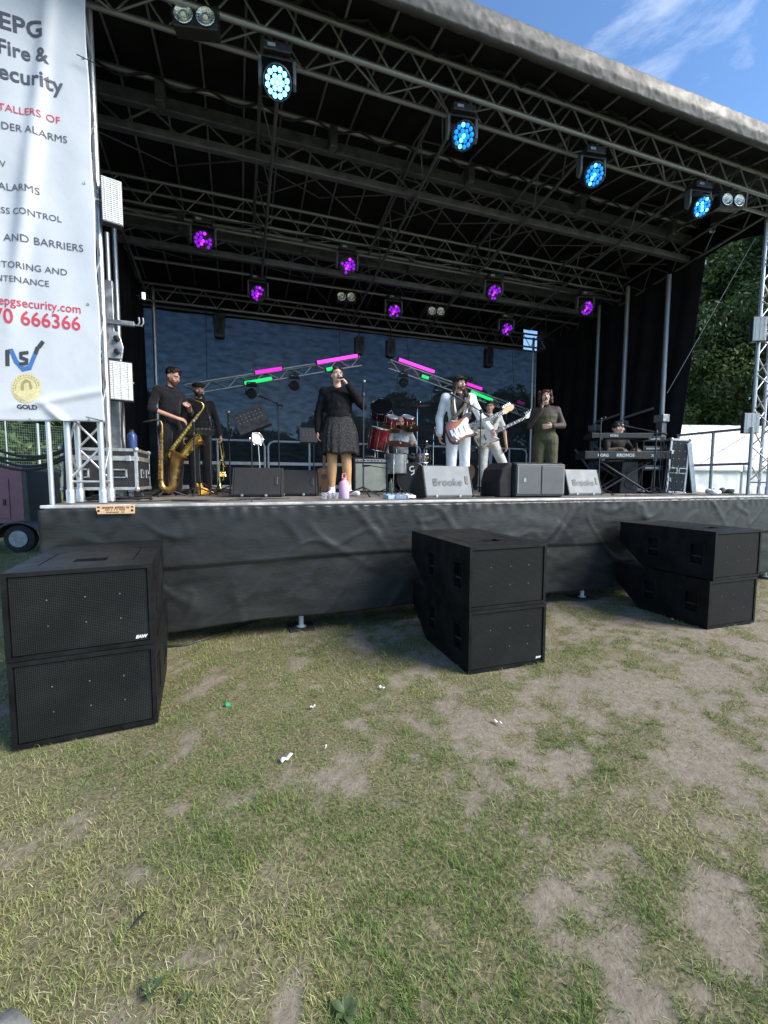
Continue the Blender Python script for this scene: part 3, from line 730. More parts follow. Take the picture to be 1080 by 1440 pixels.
def banner():
    nx, nz = 110, 200; X, Z = np.meshgrid(np.linspace(BX0, BX1, nx), np.linspace(BZ0, BZ1, nz))
    e = .005 * np.sin(Z * 7) * sstep(BX1 - .12, BX1, X)
    V = np.stack([X - BX0 + e, -bfold(X, Z), Z - BZ0 + .012 * np.sin(X * 4)], -1).reshape(-1, 3)
    i = np.arange(nx * nz).reshape(nz, nx); q = np.stack([i[:-1, :-1], i[:-1, 1:], i[1:, 1:], i[1:, :-1]], -1).reshape(-1, 4)
    rt = empty('banner', (BX0, BY, BZ0), 0, 'tall white printed advertising banner hung on the left tower', 'banner')
    o = link('sheet', npmesh('sheet', V, quads=q, smooth=True), BAN, rt); m = o.modifiers.new('thickness', 'SOLIDIFY'); m.thickness = .002; m.offset = 1
    GREY = mat('banner_grey_ink', rgb(78, 80, 90), .5, var=.03); RED = mat('banner_red_ink', rgb(190, 60, 75), .5, var=.03); PINK = mat('banner_pink_ink', rgb(205, 180, 190), .5, var=.02); BLU = mat('banner_blue_ink', rgb(60, 105, 165), .5, var=.03)
    DKG = mat('banner_dark_ink', rgb(55, 58, 64), .5, var=.03); GOLD = mat('banner_gold_ink', rgb(196, 186, 140), .5, var=.1, scale=60); GOLD2 = mat('banner_gold_relief', rgb(150, 140, 98), .5, var=.1, scale=60)
    def textmesh(s, bold):
        cu = bpy.data.curves.new('txt', 'FONT'); cu.body = s; cu.size = 1; cu.offset = bold; cu.resolution_u = 3
        ob = bpy.data.objects.new('txt', cu); COL.objects.link(ob); me = bake(ob); bpy.data.objects.remove(ob); return me
    def width(s, bold):
        me = textmesh(s, bold); v = [p.co.x for p in me.vertices]; return min(v), max(v)
    def put(me, f, m, nm):
        for v in me.vertices:
            x, z = f(v.co.x, v.co.y); v.co = (x - BX0, -float(bfold(x, z)) - .006, z - BZ0)
        o = link(nm, me, m, rt); return o
    def line(full, suf, p0, p1, py, m, bold=0.0, tall=1.0):
        a, c = aY(p0, py, BY), aY(p1, py, BY); l, r = width(suf, bold); s = (c.x - a.x) / (r - l)
        me = textmesh(full, bold); R = max(v.co.x for v in me.vertices)
        bm = bmesh.new(); bm.from_mesh(me); bmesh.ops.triangulate(bm, faces=bm.faces[:]); bmesh.ops.subdivide_edges(bm, edges=[e for e in bm.edges if e.calc_length() > .10], cuts=3); bm.to_mesh(me); bm.free()
        put(me, lambda x, y: (c.x + (x - R) * s, c.z + y * s * tall), m, 'lettering')
    line('SECURITY', 'RITY', 62, 90, 6, PINK, 0, 1.1)
    line('EPG', 'EPG', 1, 62, 57, GREY, .022); line('Fire &', 'ire &', 13, 71, 94, GREY, .02, 1.1); line('Security', 'ecurity', 0, 90, 133, GREY, .018, 1.05)
    line('INSTALLERS OF', 'OF', 66, 85, 175, RED); line('INTRUDER ALARMS', 'ALARMS', 38, 95, 202, GREY, 0.0); line('CCTV', 'V', 0, 9, 236, GREY, 0.0)
    line('FIRE ALARMS', 'ARMS', 17, 57, 276, GREY, 0.0); line('ACCESS CONTROL', 'CONTROL', 20, 87, 313, GREY, 0.0); line('GATES AND BARRIERS', 'BARRIERS', 50, 118, 355, GREY, 0.0)
    line('MONITORING AND', 'AND', 64, 95, 388, GREY, 0.0); line('MAINTENANCE', 'TENANCE', 6, 70, 404, GREY, 0.0)
    line('epgsecurity.com', 'epgsecurity.com', 0, 114, 441, RED, .006, 1.15); line('70 666366', '666366', 31, 114, 465, RED, .012, 1.15); line('GOLD', 'GOLD', 25, 53, 576, DKG, .03)
    def flat(pts, m, nm, lift=0.004):
        P = [aY(x, y, BY) for x, y in pts]; n = len(P); V = [(p.x - BX0, -float(bfold(p.x, p.z)) - lift, p.z - BZ0) for p in P]
        b = B(); b.add(V, [tuple(range(n))]); return b.build(nm, m, rt)
    def stroke(pts, w, m, nm, lift=.004):
        for k in range(len(pts) - 1):
            (x0, y0), (x1, y1) = pts[k], pts[k + 1]; L_ = sqrt((x1 - x0) ** 2 + (y1 - y0) ** 2); ux, uy = (x1 - x0) / L_ * w * .35, (y1 - y0) / L_ * w * .35; nx_, ny_ = -uy / .35 * .5, ux / .35 * .5
            flat([(x0 - ux + nx_, y0 - uy + ny_), (x1 + ux + nx_, y1 + uy + ny_), (x1 + ux - nx_, y1 + uy - ny_), (x0 - ux - nx_, y0 - uy - ny_)], m, nm, lift + k * .0004)
    stroke([(11, 513), (11, 495), (17, 494)], 6, DKG, 'logo'); stroke([(17, 494), (23, 508), (33, 519)], 6, BLU, 'logo', .0055)
    stroke([(39, 496), (30, 497), (30, 503), (38, 506), (38, 511), (29, 512)], 4.5, DKG, 'logo', .006); stroke([(33, 519), (42, 517), (52, 493)], 6, BLU, 'logo', .0065); stroke([(53, 490), (51, 496)], 6, DKG, 'logo', .008); stroke([(56, 487), (60, 482)], 6, DKG, 'logo', .007)
    disc = lambda r, n=32, cx=37, cy=546: [(cx + r * cos(2 * pi * k / n), cy + r * sin(2 * pi * k / n)) for k in range(n)]
    flat(disc(21), GOLD, 'medal', .004); 
    for k in range(28): a = 2 * pi * k / 28; flat(disc(1.1, 6, 37 + 18.2 * cos(a), 546 + 18.2 * sin(a)), GOLD2, 'medal_bead', .0055)
    flat(disc(15.5), GOLD2, 'medal', .005); flat(disc(14.6), GOLD, 'medal', .006)
    flat([(31, 537), (36, 533), (43, 536), (46, 545), (43, 556), (36, 559), (31, 552), (29, 544)], GOLD2, 'medal_figure', .007)
    flat([(34, 540), (40, 538), (42, 546), (39, 553), (34, 550)], GOLD, 'medal_figure', .008)
    for px, py in ((117, 82), (119, 258), (124, 428), (42, 590), (125, 590)):
        p = aY(px, py, BY); b = B(); b.lathe([(.004, .004), (.009, .006), (.011, .004), (.011, 0)], 12, (p.x - BX0, -float(bfold(p.x, p.z)) - .002, p.z - BZ0), (0, -1, 0)); b.build('eyelet', STEEL, rt)
    for px, py in ((122, 84), (134, 590)):
        p = aY(px, py, BY - .05); rod('cable_tie', (p.x - BX0 - .07, -.05, p.z - BZ0 + .02), (p.x - BX0 + .06, -.05, p.z - BZ0 - .01), .004, BLKPLASTIC, rt, 6)
banner()

# ------------------------------------------------ backdrop and curtains
def scrim_mat():
    m = bpy.data.materials.new('blue_mesh_scrim'); m.use_nodes = True; nn, ll = m.node_tree.nodes, m.node_tree.links; bs = nn['Principled BSDF']
    bs.inputs['Roughness'].default_value = .9; bs.inputs['Specular IOR Level'].default_value = .1
    t = nn.new('ShaderNodeTexCoord'); mp_ = nn.new('ShaderNodeMapping'); mp_.inputs['Scale'].default_value = (2.0, 1, 5); ll.new(t.outputs['Object'], mp_.inputs[0])
    z = nn.new('ShaderNodeTexNoise'); z.inputs['Scale'].default_value = 2.2; z.inputs['Detail'].default_value = 8; ll.new(mp_.outputs[0], z.inputs['Vector'])
    r = nn.new('ShaderNodeValToRGB'); r.color_ramp.elements[0].position = .32; r.color_ramp.elements[1].position = .72; r.color_ramp.elements[0].color = (.026, .031, .038, 1); r.color_ramp.elements[1].color = (.050, .060, .076, 1)
    ll.new(z.outputs[0], r.inputs[0]); ll.new(r.outputs[0], bs.inputs['Base Color'])
    tr = nn.new('ShaderNodeBsdfTransparent'); tr.inputs[0].default_value = (.80, .90, 1, 1)
    mr = nn.new('ShaderNodeMapRange'); mr.inputs[1].default_value = .3; mr.inputs[2].default_value = .75; mr.inputs[3].default_value = .025; mr.inputs[4].default_value = .075; ll.new(z.outputs[0], mr.inputs[0])
    mx_ = nn.new('ShaderNodeMixShader'); ll.new(mr.outputs[0], mx_.inputs[0]); ll.new(bs.outputs[0], mx_.inputs[1]); ll.new(tr.outputs[0], mx_.inputs[2]); ll.new(mx_.outputs[0], nn['Material Output'].inputs[0])
    return m
def cloth(name, P00, P10, P11, P01, nu, nv, f, m, label, cat, th=.004, grp=None):
    P00, P10, P11, P01 = map(Vector, (P00, P10, P11, P01)); nrm = (P10 - P00).cross(P01 - P00).normalized()
    U, W = np.meshgrid(np.linspace(0, 1, nu), np.linspace(0, 1, nv)); a = lambda P: np.array(P)[None, None, :]
    P = (a(P00) * (1 - U)[..., None] + a(P10) * U[..., None]) * (1 - W)[..., None] + (a(P01) * (1 - U)[..., None] + a(P11) * U[..., None]) * W[..., None]
    P = P + np.array(nrm)[None, None] * f(U, W)[..., None]
    i = np.arange(nu * nv).reshape(nv, nu); q = np.stack([i[:-1, :-1], i[:-1, 1:], i[1:, 1:], i[1:, :-1]], -1).reshape(-1, 4)
    c = P00; o = link(name, npmesh(name, (P - np.array(c)).reshape(-1, 3), quads=q, smooth=True), m); o.location = c
    if th: s = o.modifiers.new('thickness', 'SOLIDIFY'); s.thickness = th
    return tag(o, label, cat, grp)
cloth('backdrop_scrim', (-1.78, 9.95, DECK - .05), (7.84, 9.95, DECK - .05), (7.84, 9.95, 5.02), (-1.75, 9.95, 5.02), 160, 60,
      lambda U, W: .03 * np.sin(U * 31 + 3 * W) * (1 - W) * .5 + .05 * (fbm(U * 7, W * 3, 3) - .5), scrim_mat(), 'dark blue mesh backdrop stretched across the back of the stage', 'backdrop', 0)
cloth('black_valance', (-1.8, 9.86, 4.93), (7.30, 9.86, 4.97), (7.30, 9.88, 5.63), (-1.9, 9.88, 5.63), 90, 8, lambda U, W: .02 * np.sin(U * 60), DRAPE, 'narrow black valance above the blue backdrop', 'curtain')
fold_f = lambda k: (lambda U, W: .035 * np.sin(U * k + 2 * np.sin(W * 2)) * (1.1 - W * .5) + .03 * (fbm(U * 9, W * 2, 3) - .5))
cloth('side_curtain', (-1.68, 5.15, DECK), (-1.72, 9.95, DECK), (-1.72, 9.95, 5.75), (-1.68, 5.5, 6.2), 120, 30, fold_f(70), DRAPE, 'black side curtain behind the left tower', 'curtain')
cloth('side_curtain', (7.85, 5.95, DECK), (7.80, 9.95, DECK), (7.80, 9.95, 5.75), (7.9, 5.55, 6.15), 120, 30, fold_f(64), DRAPE, 'tall black side curtain at the right of the stage', 'curtain')

# ------------------------------------------------ masts, rails, panels
def post(name, x, y, z0, z1, r, m, label, group=None, extra=None):
    rt = empty(name, (x, y, z0), 0, label, 'mast', group); rod('tube', (0, 0, 0), (0, 0, z1 - z0), r, m, rt, 12)
    b = B(); b.box((0, 0, .008), (.2, .2, .014)); b.build('base_plate', STEEL, rt)
    return rt
G = 'roof masts along the stage sides'
post('roof_mast', -1.50, 9.72, DECK, 5.3, .035, ALU, 'silver rear mast at the left edge of the blue backdrop', G)
post('roof_mast', 7.50, 9.72, DECK, 5.3, .035, ALU, 'silver rear mast at the right edge of the blue backdrop', G)
for y, z1, r, lab in ((6.08, 5.35, .042, 'thick front mast of the right side wall beside the flight case'), (6.97, 5.5, .045, 'middle mast of the right side wall with cross braces'), (7.70, 5.4, .038, 'rear mast of the right side wall behind the keyboards')):
    t = post('roof_mast', 7.66, y, DECK, z1, r, STEEL, lab, G)
    b = B(); b.box((0, 0, .68), (.13, .13, 1.3)); b.build('mast_sleeve', DKSTEEL, t, bev=.01)
    b = B(); b.box((0, 0, 1.40), (.17, .20, .14)); b.build('collar', STEEL, t, bev=.01)
    if y > 6.5:
        rod('cross_arm', (0, 0, 1.52), (0, -.70, 1.62), .025, STEEL, t); rod('diagonal_brace', (-.03, -.05, 1.0), (-.03, -.72, .55), .028, STEEL, t); rod('diagonal_brace', (-.05, .02, .45), (-.05, .5, .95), .028, STEEL, t); rod('cross_arm', (0, 0, .62), (0, -.75, .7), .026, STEEL, t)
for px, Y, pt, r, lab in ((176, 6.2, 318, .03, 'silver mast just right of the left white light panel'), (166, 5.75, 330, .026, 'silver mast behind the left lattice tower')):
    p = aY(px, 690, Y); q = aY(px, pt, Y); post('roof_mast', p.x, Y, DECK, q.z, r, ALU, lab, G)
def lift_mast():
    p = aY(168, 690, 5.62); rt = empty('lifting_mast', (p.x, 5.62, DECK), 0, 'square grey lifting mast with winch and hooks at the left stage side', 'mast')
    b = B(); b.box((0, 0, .9), (.11, .11, 1.8)); b.build('outer_tube', STEEL, rt, bev=.008); b = B(); b.box((-.01, 0, 1.95), (.075, .075, .9)); b.build('inner_tube', ALU, rt, bev=.006)
    b = B(); b.prism([(-.08, 1.55), (.10, 1.55), (.12, 1.68), (.08, 1.84), (-.08, 1.86)], -.09, -.06, 'y'); b.build('winch_plate', ALU, rt, bev=.006)
    for z in (1.62, 1.76):
        b = B(); b.lathe([(.03, 0), (.03, .04), (.015, .045)], 14, (.06, -.09, z), (0, -1, 0)); b.build('pulley', BLKMETAL, rt)
    b = B(); b.box((.06, -.05, 1.95), (.34, .05, .05)); b.build('hook_arm', STEEL, rt, bev=.005)
    for x in (.22, .26):
        b = B(); b.path([(x, -.05, 1.95), (x + .04, -.05, 1.94), (x + .06, -.05, 1.98), (x + .055, -.05, 2.03)], .010, 7); b.build('hook', STEEL, rt, True)
    b = B(); b.path([(.05, -.1, 1.5), (.10, -.12, 1.1), (.07, -.1, .7), (.12, -.12, .3), (.1, -.1, .05)], .012, 7); b.build('hose', CABLE, rt, True)
lift_mast()

def flood_panel(px0, px1, py0, py1, Y, label, yaw=0, arm=None):
    a, c = aY(px0, py1, Y), aY(px1, py0, Y); w, h = c.x - a.x, c.z - a.z
    WP = mat('white_light_panel', (.78, .80, .78), .4, 0, .04, 30); GR = mat('grey_panel_grille', (.58, .59, .59), .5, .3, .1, 20)
    rt = empty('light_panel', ((a.x + c.x) / 2, Y, a.z), yaw, label, 'light panel', 'slatted light panels on the stage sides')
    b = B(); b.box((0, .035, h / 2), (w, .07, h)); b.build('housing', BLKPLASTIC, rt, bev=.006)
    b = B(); b.box((0, -.004, h / 2), (w * .92, .008, h * .94)); b.build('diffuser', WP, rt)
    n = 22
    bb = B(); bb.box((0, 0, 0), (w * .9, .006, h * .008)); me = bb.mesh('slat'); me.materials.append(GR)
    for k in range(n): o = link('slat', me, None, rt); o.location = (0, -.011, h * (.05 + .9 * k / (n - 1)))
    for s in (-1, 0, 1): b = B(); b.box((s * w * .3, -.015, h / 2), (.006, .004, h * .9)); b.build('grille_bar', GR, rt)
    if arm: rod('bracket', (0, .05, h * .5), (arm, .06, h * .5), .014, STEEL, rt)
    return rt
flood_panel(144, 171, 253, 313, 4.62, 'white slatted light panel high on the left lattice tower', radians(16), -.15)
flood_panel(155, 186, 509, 563, 5.30, 'white slatted light panel low beside the left lifting mast', radians(16), .12)
flood_panel(1061, 1076, 446, 479, 4.66, 'white slatted light panel high on the right lattice tower', radians(-24), .15)
flood_panel(1049, 1065, 581, 609, 4.62, 'white slatted light panel low on the right lattice tower above the handrail', radians(-24), .15)

def guardrail():
    rt = empty('rear_guardrail', (3, 9.35, DECK), 0, 'white tubular guardrail along the back of the stage', 'guardrail')
    WP = mat('worn_white_rail', (.62, .63, .63), .5, .1, .12, 8)
    segs = [(-1.3, .55), (.62, 2.35), (2.42, 4.1), (4.2, 6.0), (6.05, 7.1)]
    for x0, x1 in segs:
        x0 -= 3; x1 -= 3; r = .12; H = 1.02
        pts = [(x0, 0, .02), (x0, 0, H - r), (x0 + r * .3, 0, H - r * .3), (x0 + r, 0, H), (x1 - r, 0, H), (x1 - r * .3, 0, H - r * .3), (x1, 0, H - r), (x1, 0, .02)]
        b = B(); b.path(pts, .022, 10); f = b.build('rail_frame', WP, rt, True)
        b = B(); b.box(((x0 + x1) / 2, 0, .55), (x1 - x0 - .05, .03, .065)); b.build('mid_rail', WP, rt, bev=.006)
        b = B(); b.box(((x0 + x1) / 2, 0, .06), (x1 - x0 - .05, .03, .08)); b.build('toe_board', WP, rt, bev=.006)
        rod('rail_post', ((x0 + x1) / 2, 0, .1), ((x0 + x1) / 2, 0, H), .024, WP, rt)
guardrail()
def side_rail():
    rt = empty('side_handrail', (7.75, 5.2, DECK), 0, 'grey metal handrail at the right stage edge in front of the marquee', 'handrail')
    for z in (1.06, .50): rod('rail', (0, -.62, z), (0, .62, z), .022, STEEL, rt)
    for y in (-.6, -.02, .6): rod('rail_post', (0, y, 0), (0, y, 1.06), .024, STEEL, rt)
side_rail()
for a, c, lab in ((aX(1062, 335, 8.2), aX(938, 553, 7.66), 'long guy wire slanting in front of the trees'), (aX(1050, 612, 7.9), aX(985, 652, 7.75), 'thin tie wire above the handrail')):
    o = rod('guy_wire', a, c, .006, STEEL, None, 6); tag(o, lab, 'wire')
# cables strung from the generator to the left tower
for k, (y0, y1, s) in enumerate(((612, 620, .18), (622, 626, .22), (628, 622, .15), (634, 630, .2))):
    a, c = aY(-40, y0, 5.3), aY(112, y1, 4.9); b = B(); b.path([a.lerp(c, t / 14) - Vector((0, 0, s * 4 * t / 14 * (1 - t / 14))) for t in range(15)], .014, 7)
    tag(b.build('power_cable', CABLE, None, True), 'thick black power cable slung left from the lattice tower, %s of four' % ('topmost', 'second', 'third', 'lowest')[k], 'cable', 'power cables slung to the left tower')
def coil(x, y, n, R, label, sd):
    rr = random.Random(sd); b = B(); pts = []
    for k in range(n * 14): a = k * 2 * pi / 14; r = R * (.6 + .4 * sin(k * .37) + rr.uniform(-.06, .06)); pts.append((r * cos(a), r * .6 * sin(a), .012 + .008 * (k // 14) + .01 * abs(sin(k * .5))))
    b.path(pts, .009, 6); o = b.build('cable_coil', CABLE, None, True); o.location = (x, y, DECK); tag(o, label, 'cable')
coil(-1.28, 4.95, 6, .16, 'heap of black cable inside the left lattice tower', 1)
coil(-1.0, 5.0, 3, .2, 'black cable coil behind the left tower leg', 2)

# ------------------------------------------------ subwoofer stacks
SUBM = mat('sub_black_paint', (0.0060, 0.0066, 0.0068), 0.5, 0, 0.5, 5, 0.3, 120, spec=0.22)
def grille_mat():
    m = mat('sub_grille_foam', (0.0062, 0.0072, 0.0072), 0.8, 0, 0.5, 2.2, 0.0, spec=0.2, col2=(.017, .018, .018), lo=.45, hi=.8, detail=9)
    nn, ll = m.node_tree.nodes, m.node_tree.links; bs = nn['Principled BSDF']; t = nn['Texture Coordinate']
    v = nn.new('ShaderNodeTexVoronoi'); v.inputs['Scale'].default_value = 105; v.inputs['Randomness'].default_value = 0.05; ll.new(t.outputs['Object'], v.inputs['Vector'])
    bp = nn.new('ShaderNodeBump'); bp.inputs['Strength'].default_value = .8; bp.inputs['Distance'].default_value = .004; ll.new(v.outputs['Distance'], bp.inputs['Height']); ll.new(bp.outputs[0], bs.inputs['Normal'])
    hr = nn.new('ShaderNodeMapRange'); hr.inputs[1].default_value = .25; hr.inputs[2].default_value = .5; hr.inputs[3].default_value = .25; hr.inputs[4].default_value = 1.9; ll.new(v.outputs['Distance'], hr.inputs[0])
    mm = nn.new('ShaderNodeMix'); mm.data_type = 'RGBA'; mm.blend_type = 'MULTIPLY'; mm.inputs[0].default_value = 1.0; ll.new(nn['Color Ramp'].outputs[0], mm.inputs[6]); ll.new(hr.outputs[0], mm.inputs[7]); ll.new(mm.outputs[2], bs.inputs['Base Color'])
    return m
GRILLE = grille_mat()
def sub_proto():
    W, H, D = SUB_W, SUB_H, SUB_D
    rt = empty('subwoofer', (0, 0, 0))
    b = B(); b.prism([(0, 0), (D - .34, 0), (D, .26), (D, H), (0, H)], 0, W, 'x'); o = link('tmp', b.mesh('tmp'), SUBM)
    k = B()
    k.box((W / 2, 0, H / 2), (W - .05, .036, H - .05))
    for y in (.12, .62):
        for x in (0, W): k.box((x, y + .065, H * .50), (.10, .13, .20))
    k.box((W / 2, .30, H), (.18, .12, .10))
    k.box((W * .16, .42, H), (.010, .46, .014)); k.box((W * .20, .645, H), (.08, .010, .014)); k.box((W * .84, .42, H), (.010, .46, .014)); k.box((W * .80, .195, H), (.08, .010, .014))
    c = link('cut', k.mesh('cut'))
    bo = o.modifiers.new('b', 'BOOLEAN'); bo.operation = 'DIFFERENCE'; bo.object = c; bo.solver = 'EXACT'; bo.use_self = True
    bv = o.modifiers.new('v', 'BEVEL'); bv.width = .010; bv.segments = 3; bv.limit_method = 'ANGLE'; bv.angle_limit = radians(40)
    me = bake(o); bpy.data.objects.remove(o); bpy.data.objects.remove(c)
    link('cabinet', me, SUBM, rt)
    b = B(); b.box((W / 2, .016, H / 2), (W - .056, .014, H - .056)); g = b.build('grille', GRILLE, rt, bev=.003)
    for x in (.27, .52, .76):
        for z in (.36, .66): b = B(); b.lathe([(.0045, 0), (.0045, .003), (.002, .004)], 8, (W * x, .009, H * z), (0, -1, 0)); b.build('screw', DKSTEEL, g)
    for y in (.12, .62):
        for x, s in ((0, 1), (W, -1)):
            rod('handle', (x + s * .018, y + .065, H * .5 - .095), (x + s * .018, y + .065, H * .5 + .095), .012, BLKPLASTIC, rt) if False else rod('handle', (x + s * .02, y + .01, H * .45), (x + s * .02, y + .12, H * .45), .012, BLKPLASTIC, rt)
            b = B()
            for (yy, zz, a_, c_) in ((y - .012, H * .5, .02, .244), (y + .142, H * .5, .02, .244), (y + .065, H * .5 - .112, .134, .02), (y + .065, H * .5 + .112, .134, .02)): b.box((x - s * .002, yy, zz), (.010, a_, c_))
            b.build('handle_frame', SUBM, rt, bev=.003)
    return rt
def add_logo(root, small=1.0, ztop=None):
    cu = bpy.data.curves.new('txt', 'FONT'); cu.body = 'EAW'; cu.size = .027 * small; cu.offset = .0012; cu.extrude = .0008; cu.shear = .3
    ob = bpy.data.objects.new('txt', cu); COL.objects.link(ob); me = bake(ob); bpy.data.objects.remove(ob)
    o = link('logo_lettering', me, mat('logo_white', (.8, .8, .8), .5), root); o.rotation_euler = (pi / 2, 0, 0); o.location = (SUB_W - .03 - .072 * small, .0075, .045); return o
sp = sub_proto(); first = True
names = [('lower', 'upper')]
LBL = [('large black subwoofer at the left, bottom of the nearest stack', 'large black subwoofer on top of the left stack with white logo'),
       ('black subwoofer on the ground, bottom of the middle stack', 'black subwoofer on top of the middle stack with grey dusty front'),
       ('black subwoofer on the ground, bottom of the right stack', 'black subwoofer on top of the right stack near the picture edge')]
for i, (x, y, rz) in enumerate(SUBS):
    for k in range(2):
        o = sp if first else copy_tree(sp); first = False
        o.location = (x + (.012 if k else 0) * (1 if i == 2 else -.3), y + (0 if i != 2 else .0), (.004 if k == 0 else .004 + SUB_H + .004)); o.rotation_euler = (0, 0, rz + (radians(.8) if k else 0))
        if i == 2 and k == 0: o.location.x -= .03
        tag(o, LBL[i][k], 'subwoofer', 'subwoofers stacked on the grass')
        o['_stack'] = (i, k)
for o in list(COL.objects):
    if '_stack' in o.keys():
        i, k = o['_stack']
        if (i, k) in ((0, 1), (1, 0)): add_logo(o, 1.0 if i == 0 else .8)
        del o['_stack']
# ================================================================ stage lights
BLUEP = emit('blue_plate_glow', (.0, .16, .75), .62); PURPP = emit('purple_plate_glow', (.12, .0, .36), .3)  # plates are no lamps; their emission imitates haze between the lenses
BLUEW = emit('white_blue_led', (.13, .62, 1.0), 2.2)
LENS_OFF = mat('dark_lens', (.03, .03, .035), .15, 0, .2, 30)
BLUE = emit('blue_led', (.0, .20, .85), .75); BLUEHOT = emit('bright_blue_led', (.10, .50, 1.0), 1.6); PURP = emit('purple_led', (.20, .004, .55), .62); PURPHOT = emit('violet_led', (.42, .02, .85), .9)
MAG = emit('magenta_tube', (.55, .02, .42), .7); MAG2 = emit('pink_tube', (.75, .05, .60), .8); GRN = emit('green_tube', (.01, .50, .12), .7); DIMM = emit('dim_magenta_tube', (.3, .02, .2), .12)
HEADM = mat('light_head_plastic', (.016, .016, .018), .35, 0, .3, 30)
def moving_head(loc, aim, pattern, s, label, group, shell=HEADM, plate=None):
    plate = plate or LENS_OFF
    rt = empty('moving_head_light', loc, 0, label, 'stage light', group); aim = Vector(aim).normalized(); rz = atan2(aim.x, -aim.y); rt.rotation_euler = (0, 0, rz)
    b = B(); b.box((0, 0, -.03 * s), (.07 * s, .06 * s, .07 * s)); b.tube((-.09 * s, 0, -.065 * s), (.09 * s, 0, -.065 * s), .012 * s); b.build('clamp', BLKMETAL, rt, bev=.004)
    b = B(); b.box((0, 0, -.12 * s), (.26 * s, .20 * s, .085 * s)); base = b.build('base', BLKPLASTIC, rt, bev=.012)
    b = B(); b.box((-.05 * s, -.103 * s, -.12 * s), (.07 * s, .006, .03 * s)); b.build('display', mat('display_grey', (.30, .33, .36), .3), base)
    for sx in (-1, 1):
        b = B(); b.prism([(-.05 * s, -.17 * s), (.05 * s, -.17 * s), (.045 * s, -.38 * s), (0, -.42 * s), (-.045 * s, -.38 * s)], sx * .145 * s, sx * .178 * s, 'x'); b.build('yoke_arm', mat('yoke_grey', (.10, .105, .115), .4), rt, bev=.008)
    b = B(); b.box((0, 0, -.175 * s), (.35 * s, .10 * s, .03 * s)); b.build('yoke_bridge', BLKPLASTIC, rt, bev=.006)
    b = B(); b.lathe([(.05, .12), (.10, .10), (.125, .04), (.135, -.03), (.138, -.085), (.130, -.092), (.126, -.088)], 26, (0, 0, 0), (0, 1, 0)); b.v = [v * s for v in b.v]
    hd = b.build('head', shell, rt, True); hd.location = (0, 0, -.36 * s); hd.rotation_euler = (-math.asin(max(-1, min(1, -aim.z))) * -1 if False else math.asin(max(-1, min(1, -aim.z))), 0, 0)
    b = B(); b.lathe([(.124, 0), (.124, .006), (.001, .006)], 26, (0, -.078, 0), (0, -1, 0)); b.v = [v * s for v in b.v]; b.build('lens_plate', plate, hd)
    pos = [(0, 0)] + [(.045 * cos(a * pi / 3), .045 * sin(a * pi / 3)) for a in range(6)] + [(.094 * cos(a * pi / 6 + .26), .094 * sin(a * pi / 6 + .26)) for a in range(12)]
    for k, (x, z) in enumerate(pos):
        m = pattern(k)
        b = B(); b.lathe([(.0225, 0), (.0215, .006), (.014, .012), (.004, .014)], 12, (0, 0, 0), (0, -1, 0)); b.v = [v * s for v in b.v]
        l = b.build('lens', m, hd, True); l.location = (x * s, -.0835 * s, z * s)
    return rt
G1, G2 = 'blue moving lights on the front truss', 'purple moving lights under the roof'
for i, (px, py, lab) in enumerate(((390, 103, 'brightest blue stage light on the front truss'), (649, 182, 'second blue stage light from the left on the front truss'),
                                   (831, 241, 'third blue stage light from the left on the front truss'), (981, 289, 'rightmost blue stage light beside the twin blinder'))):
    p = aY(px, py, 4.46)
    aim = Vector((p.x * -.5 + (.6 if i else .2), -p.y, -3.0 if i == 0 else -2.2)) if i == 0 else Vector((-.15, -1, -.62))
    if i == 0: aim = (Vector((0, 0, 1.5)) - p)
    s = .98
    pat = (lambda k: BLUEW) if i == 0 else (lambda k: BLUE if k % 3 else BLUEHOT) if i == 3 else (lambda k: BLUE if k % 5 else BLUEHOT)
    moving_head((p.x, 4.46, 5.665), aim, pat, s, lab, G1, plate=BLUEP if i else BLUE)  # glow in the gaps between LEDs is put into the plate
for i, (px, py, Y, lab) in enumerate(((286, 339, 7.15, 'purple stage light nearest the left side curtain'), (488, 374, 7.15, 'purple stage light above the singer in black'), (693, 411, 7.15, 'purple stage light above the white suited guitarist'),
        (822, 433, 7.15, 'rightmost purple stage light by the right side curtain'), (363, 413, 8.4, 'purple stage light on the rear bar above the trumpeter'), (553, 438, 8.4, 'purple stage light on the rear bar above the drums'), (711, 463, 8.4, 'smallest purple stage light on the rear bar at right'))):
    p = aY(px, py, Y); rr = random.Random(i + 3); lit = set(rr.sample(range(19), 12)) | {0, 1, 3, 5}; aim = (Vector((p.x * .75, 0, 1.6)) - p) if True else None
    zc = 5.385 if Y < 8 else 5.215; s = 1.05
    # the drop from the truss to the lens sets the length of the safety hanger
    t = moving_head((p.x, Y, p.z + .36 * s), aim, lambda k: (PURPHOT if k in (0, 5, 9) else PURP) if k in lit else LENS_OFF, s, lab, G2, plate=PURPP)
    rod('drop_bar', (0, 0, 0), (0, 0, zc - (p.z + .36 * s)), .016, BLKMETAL, t)
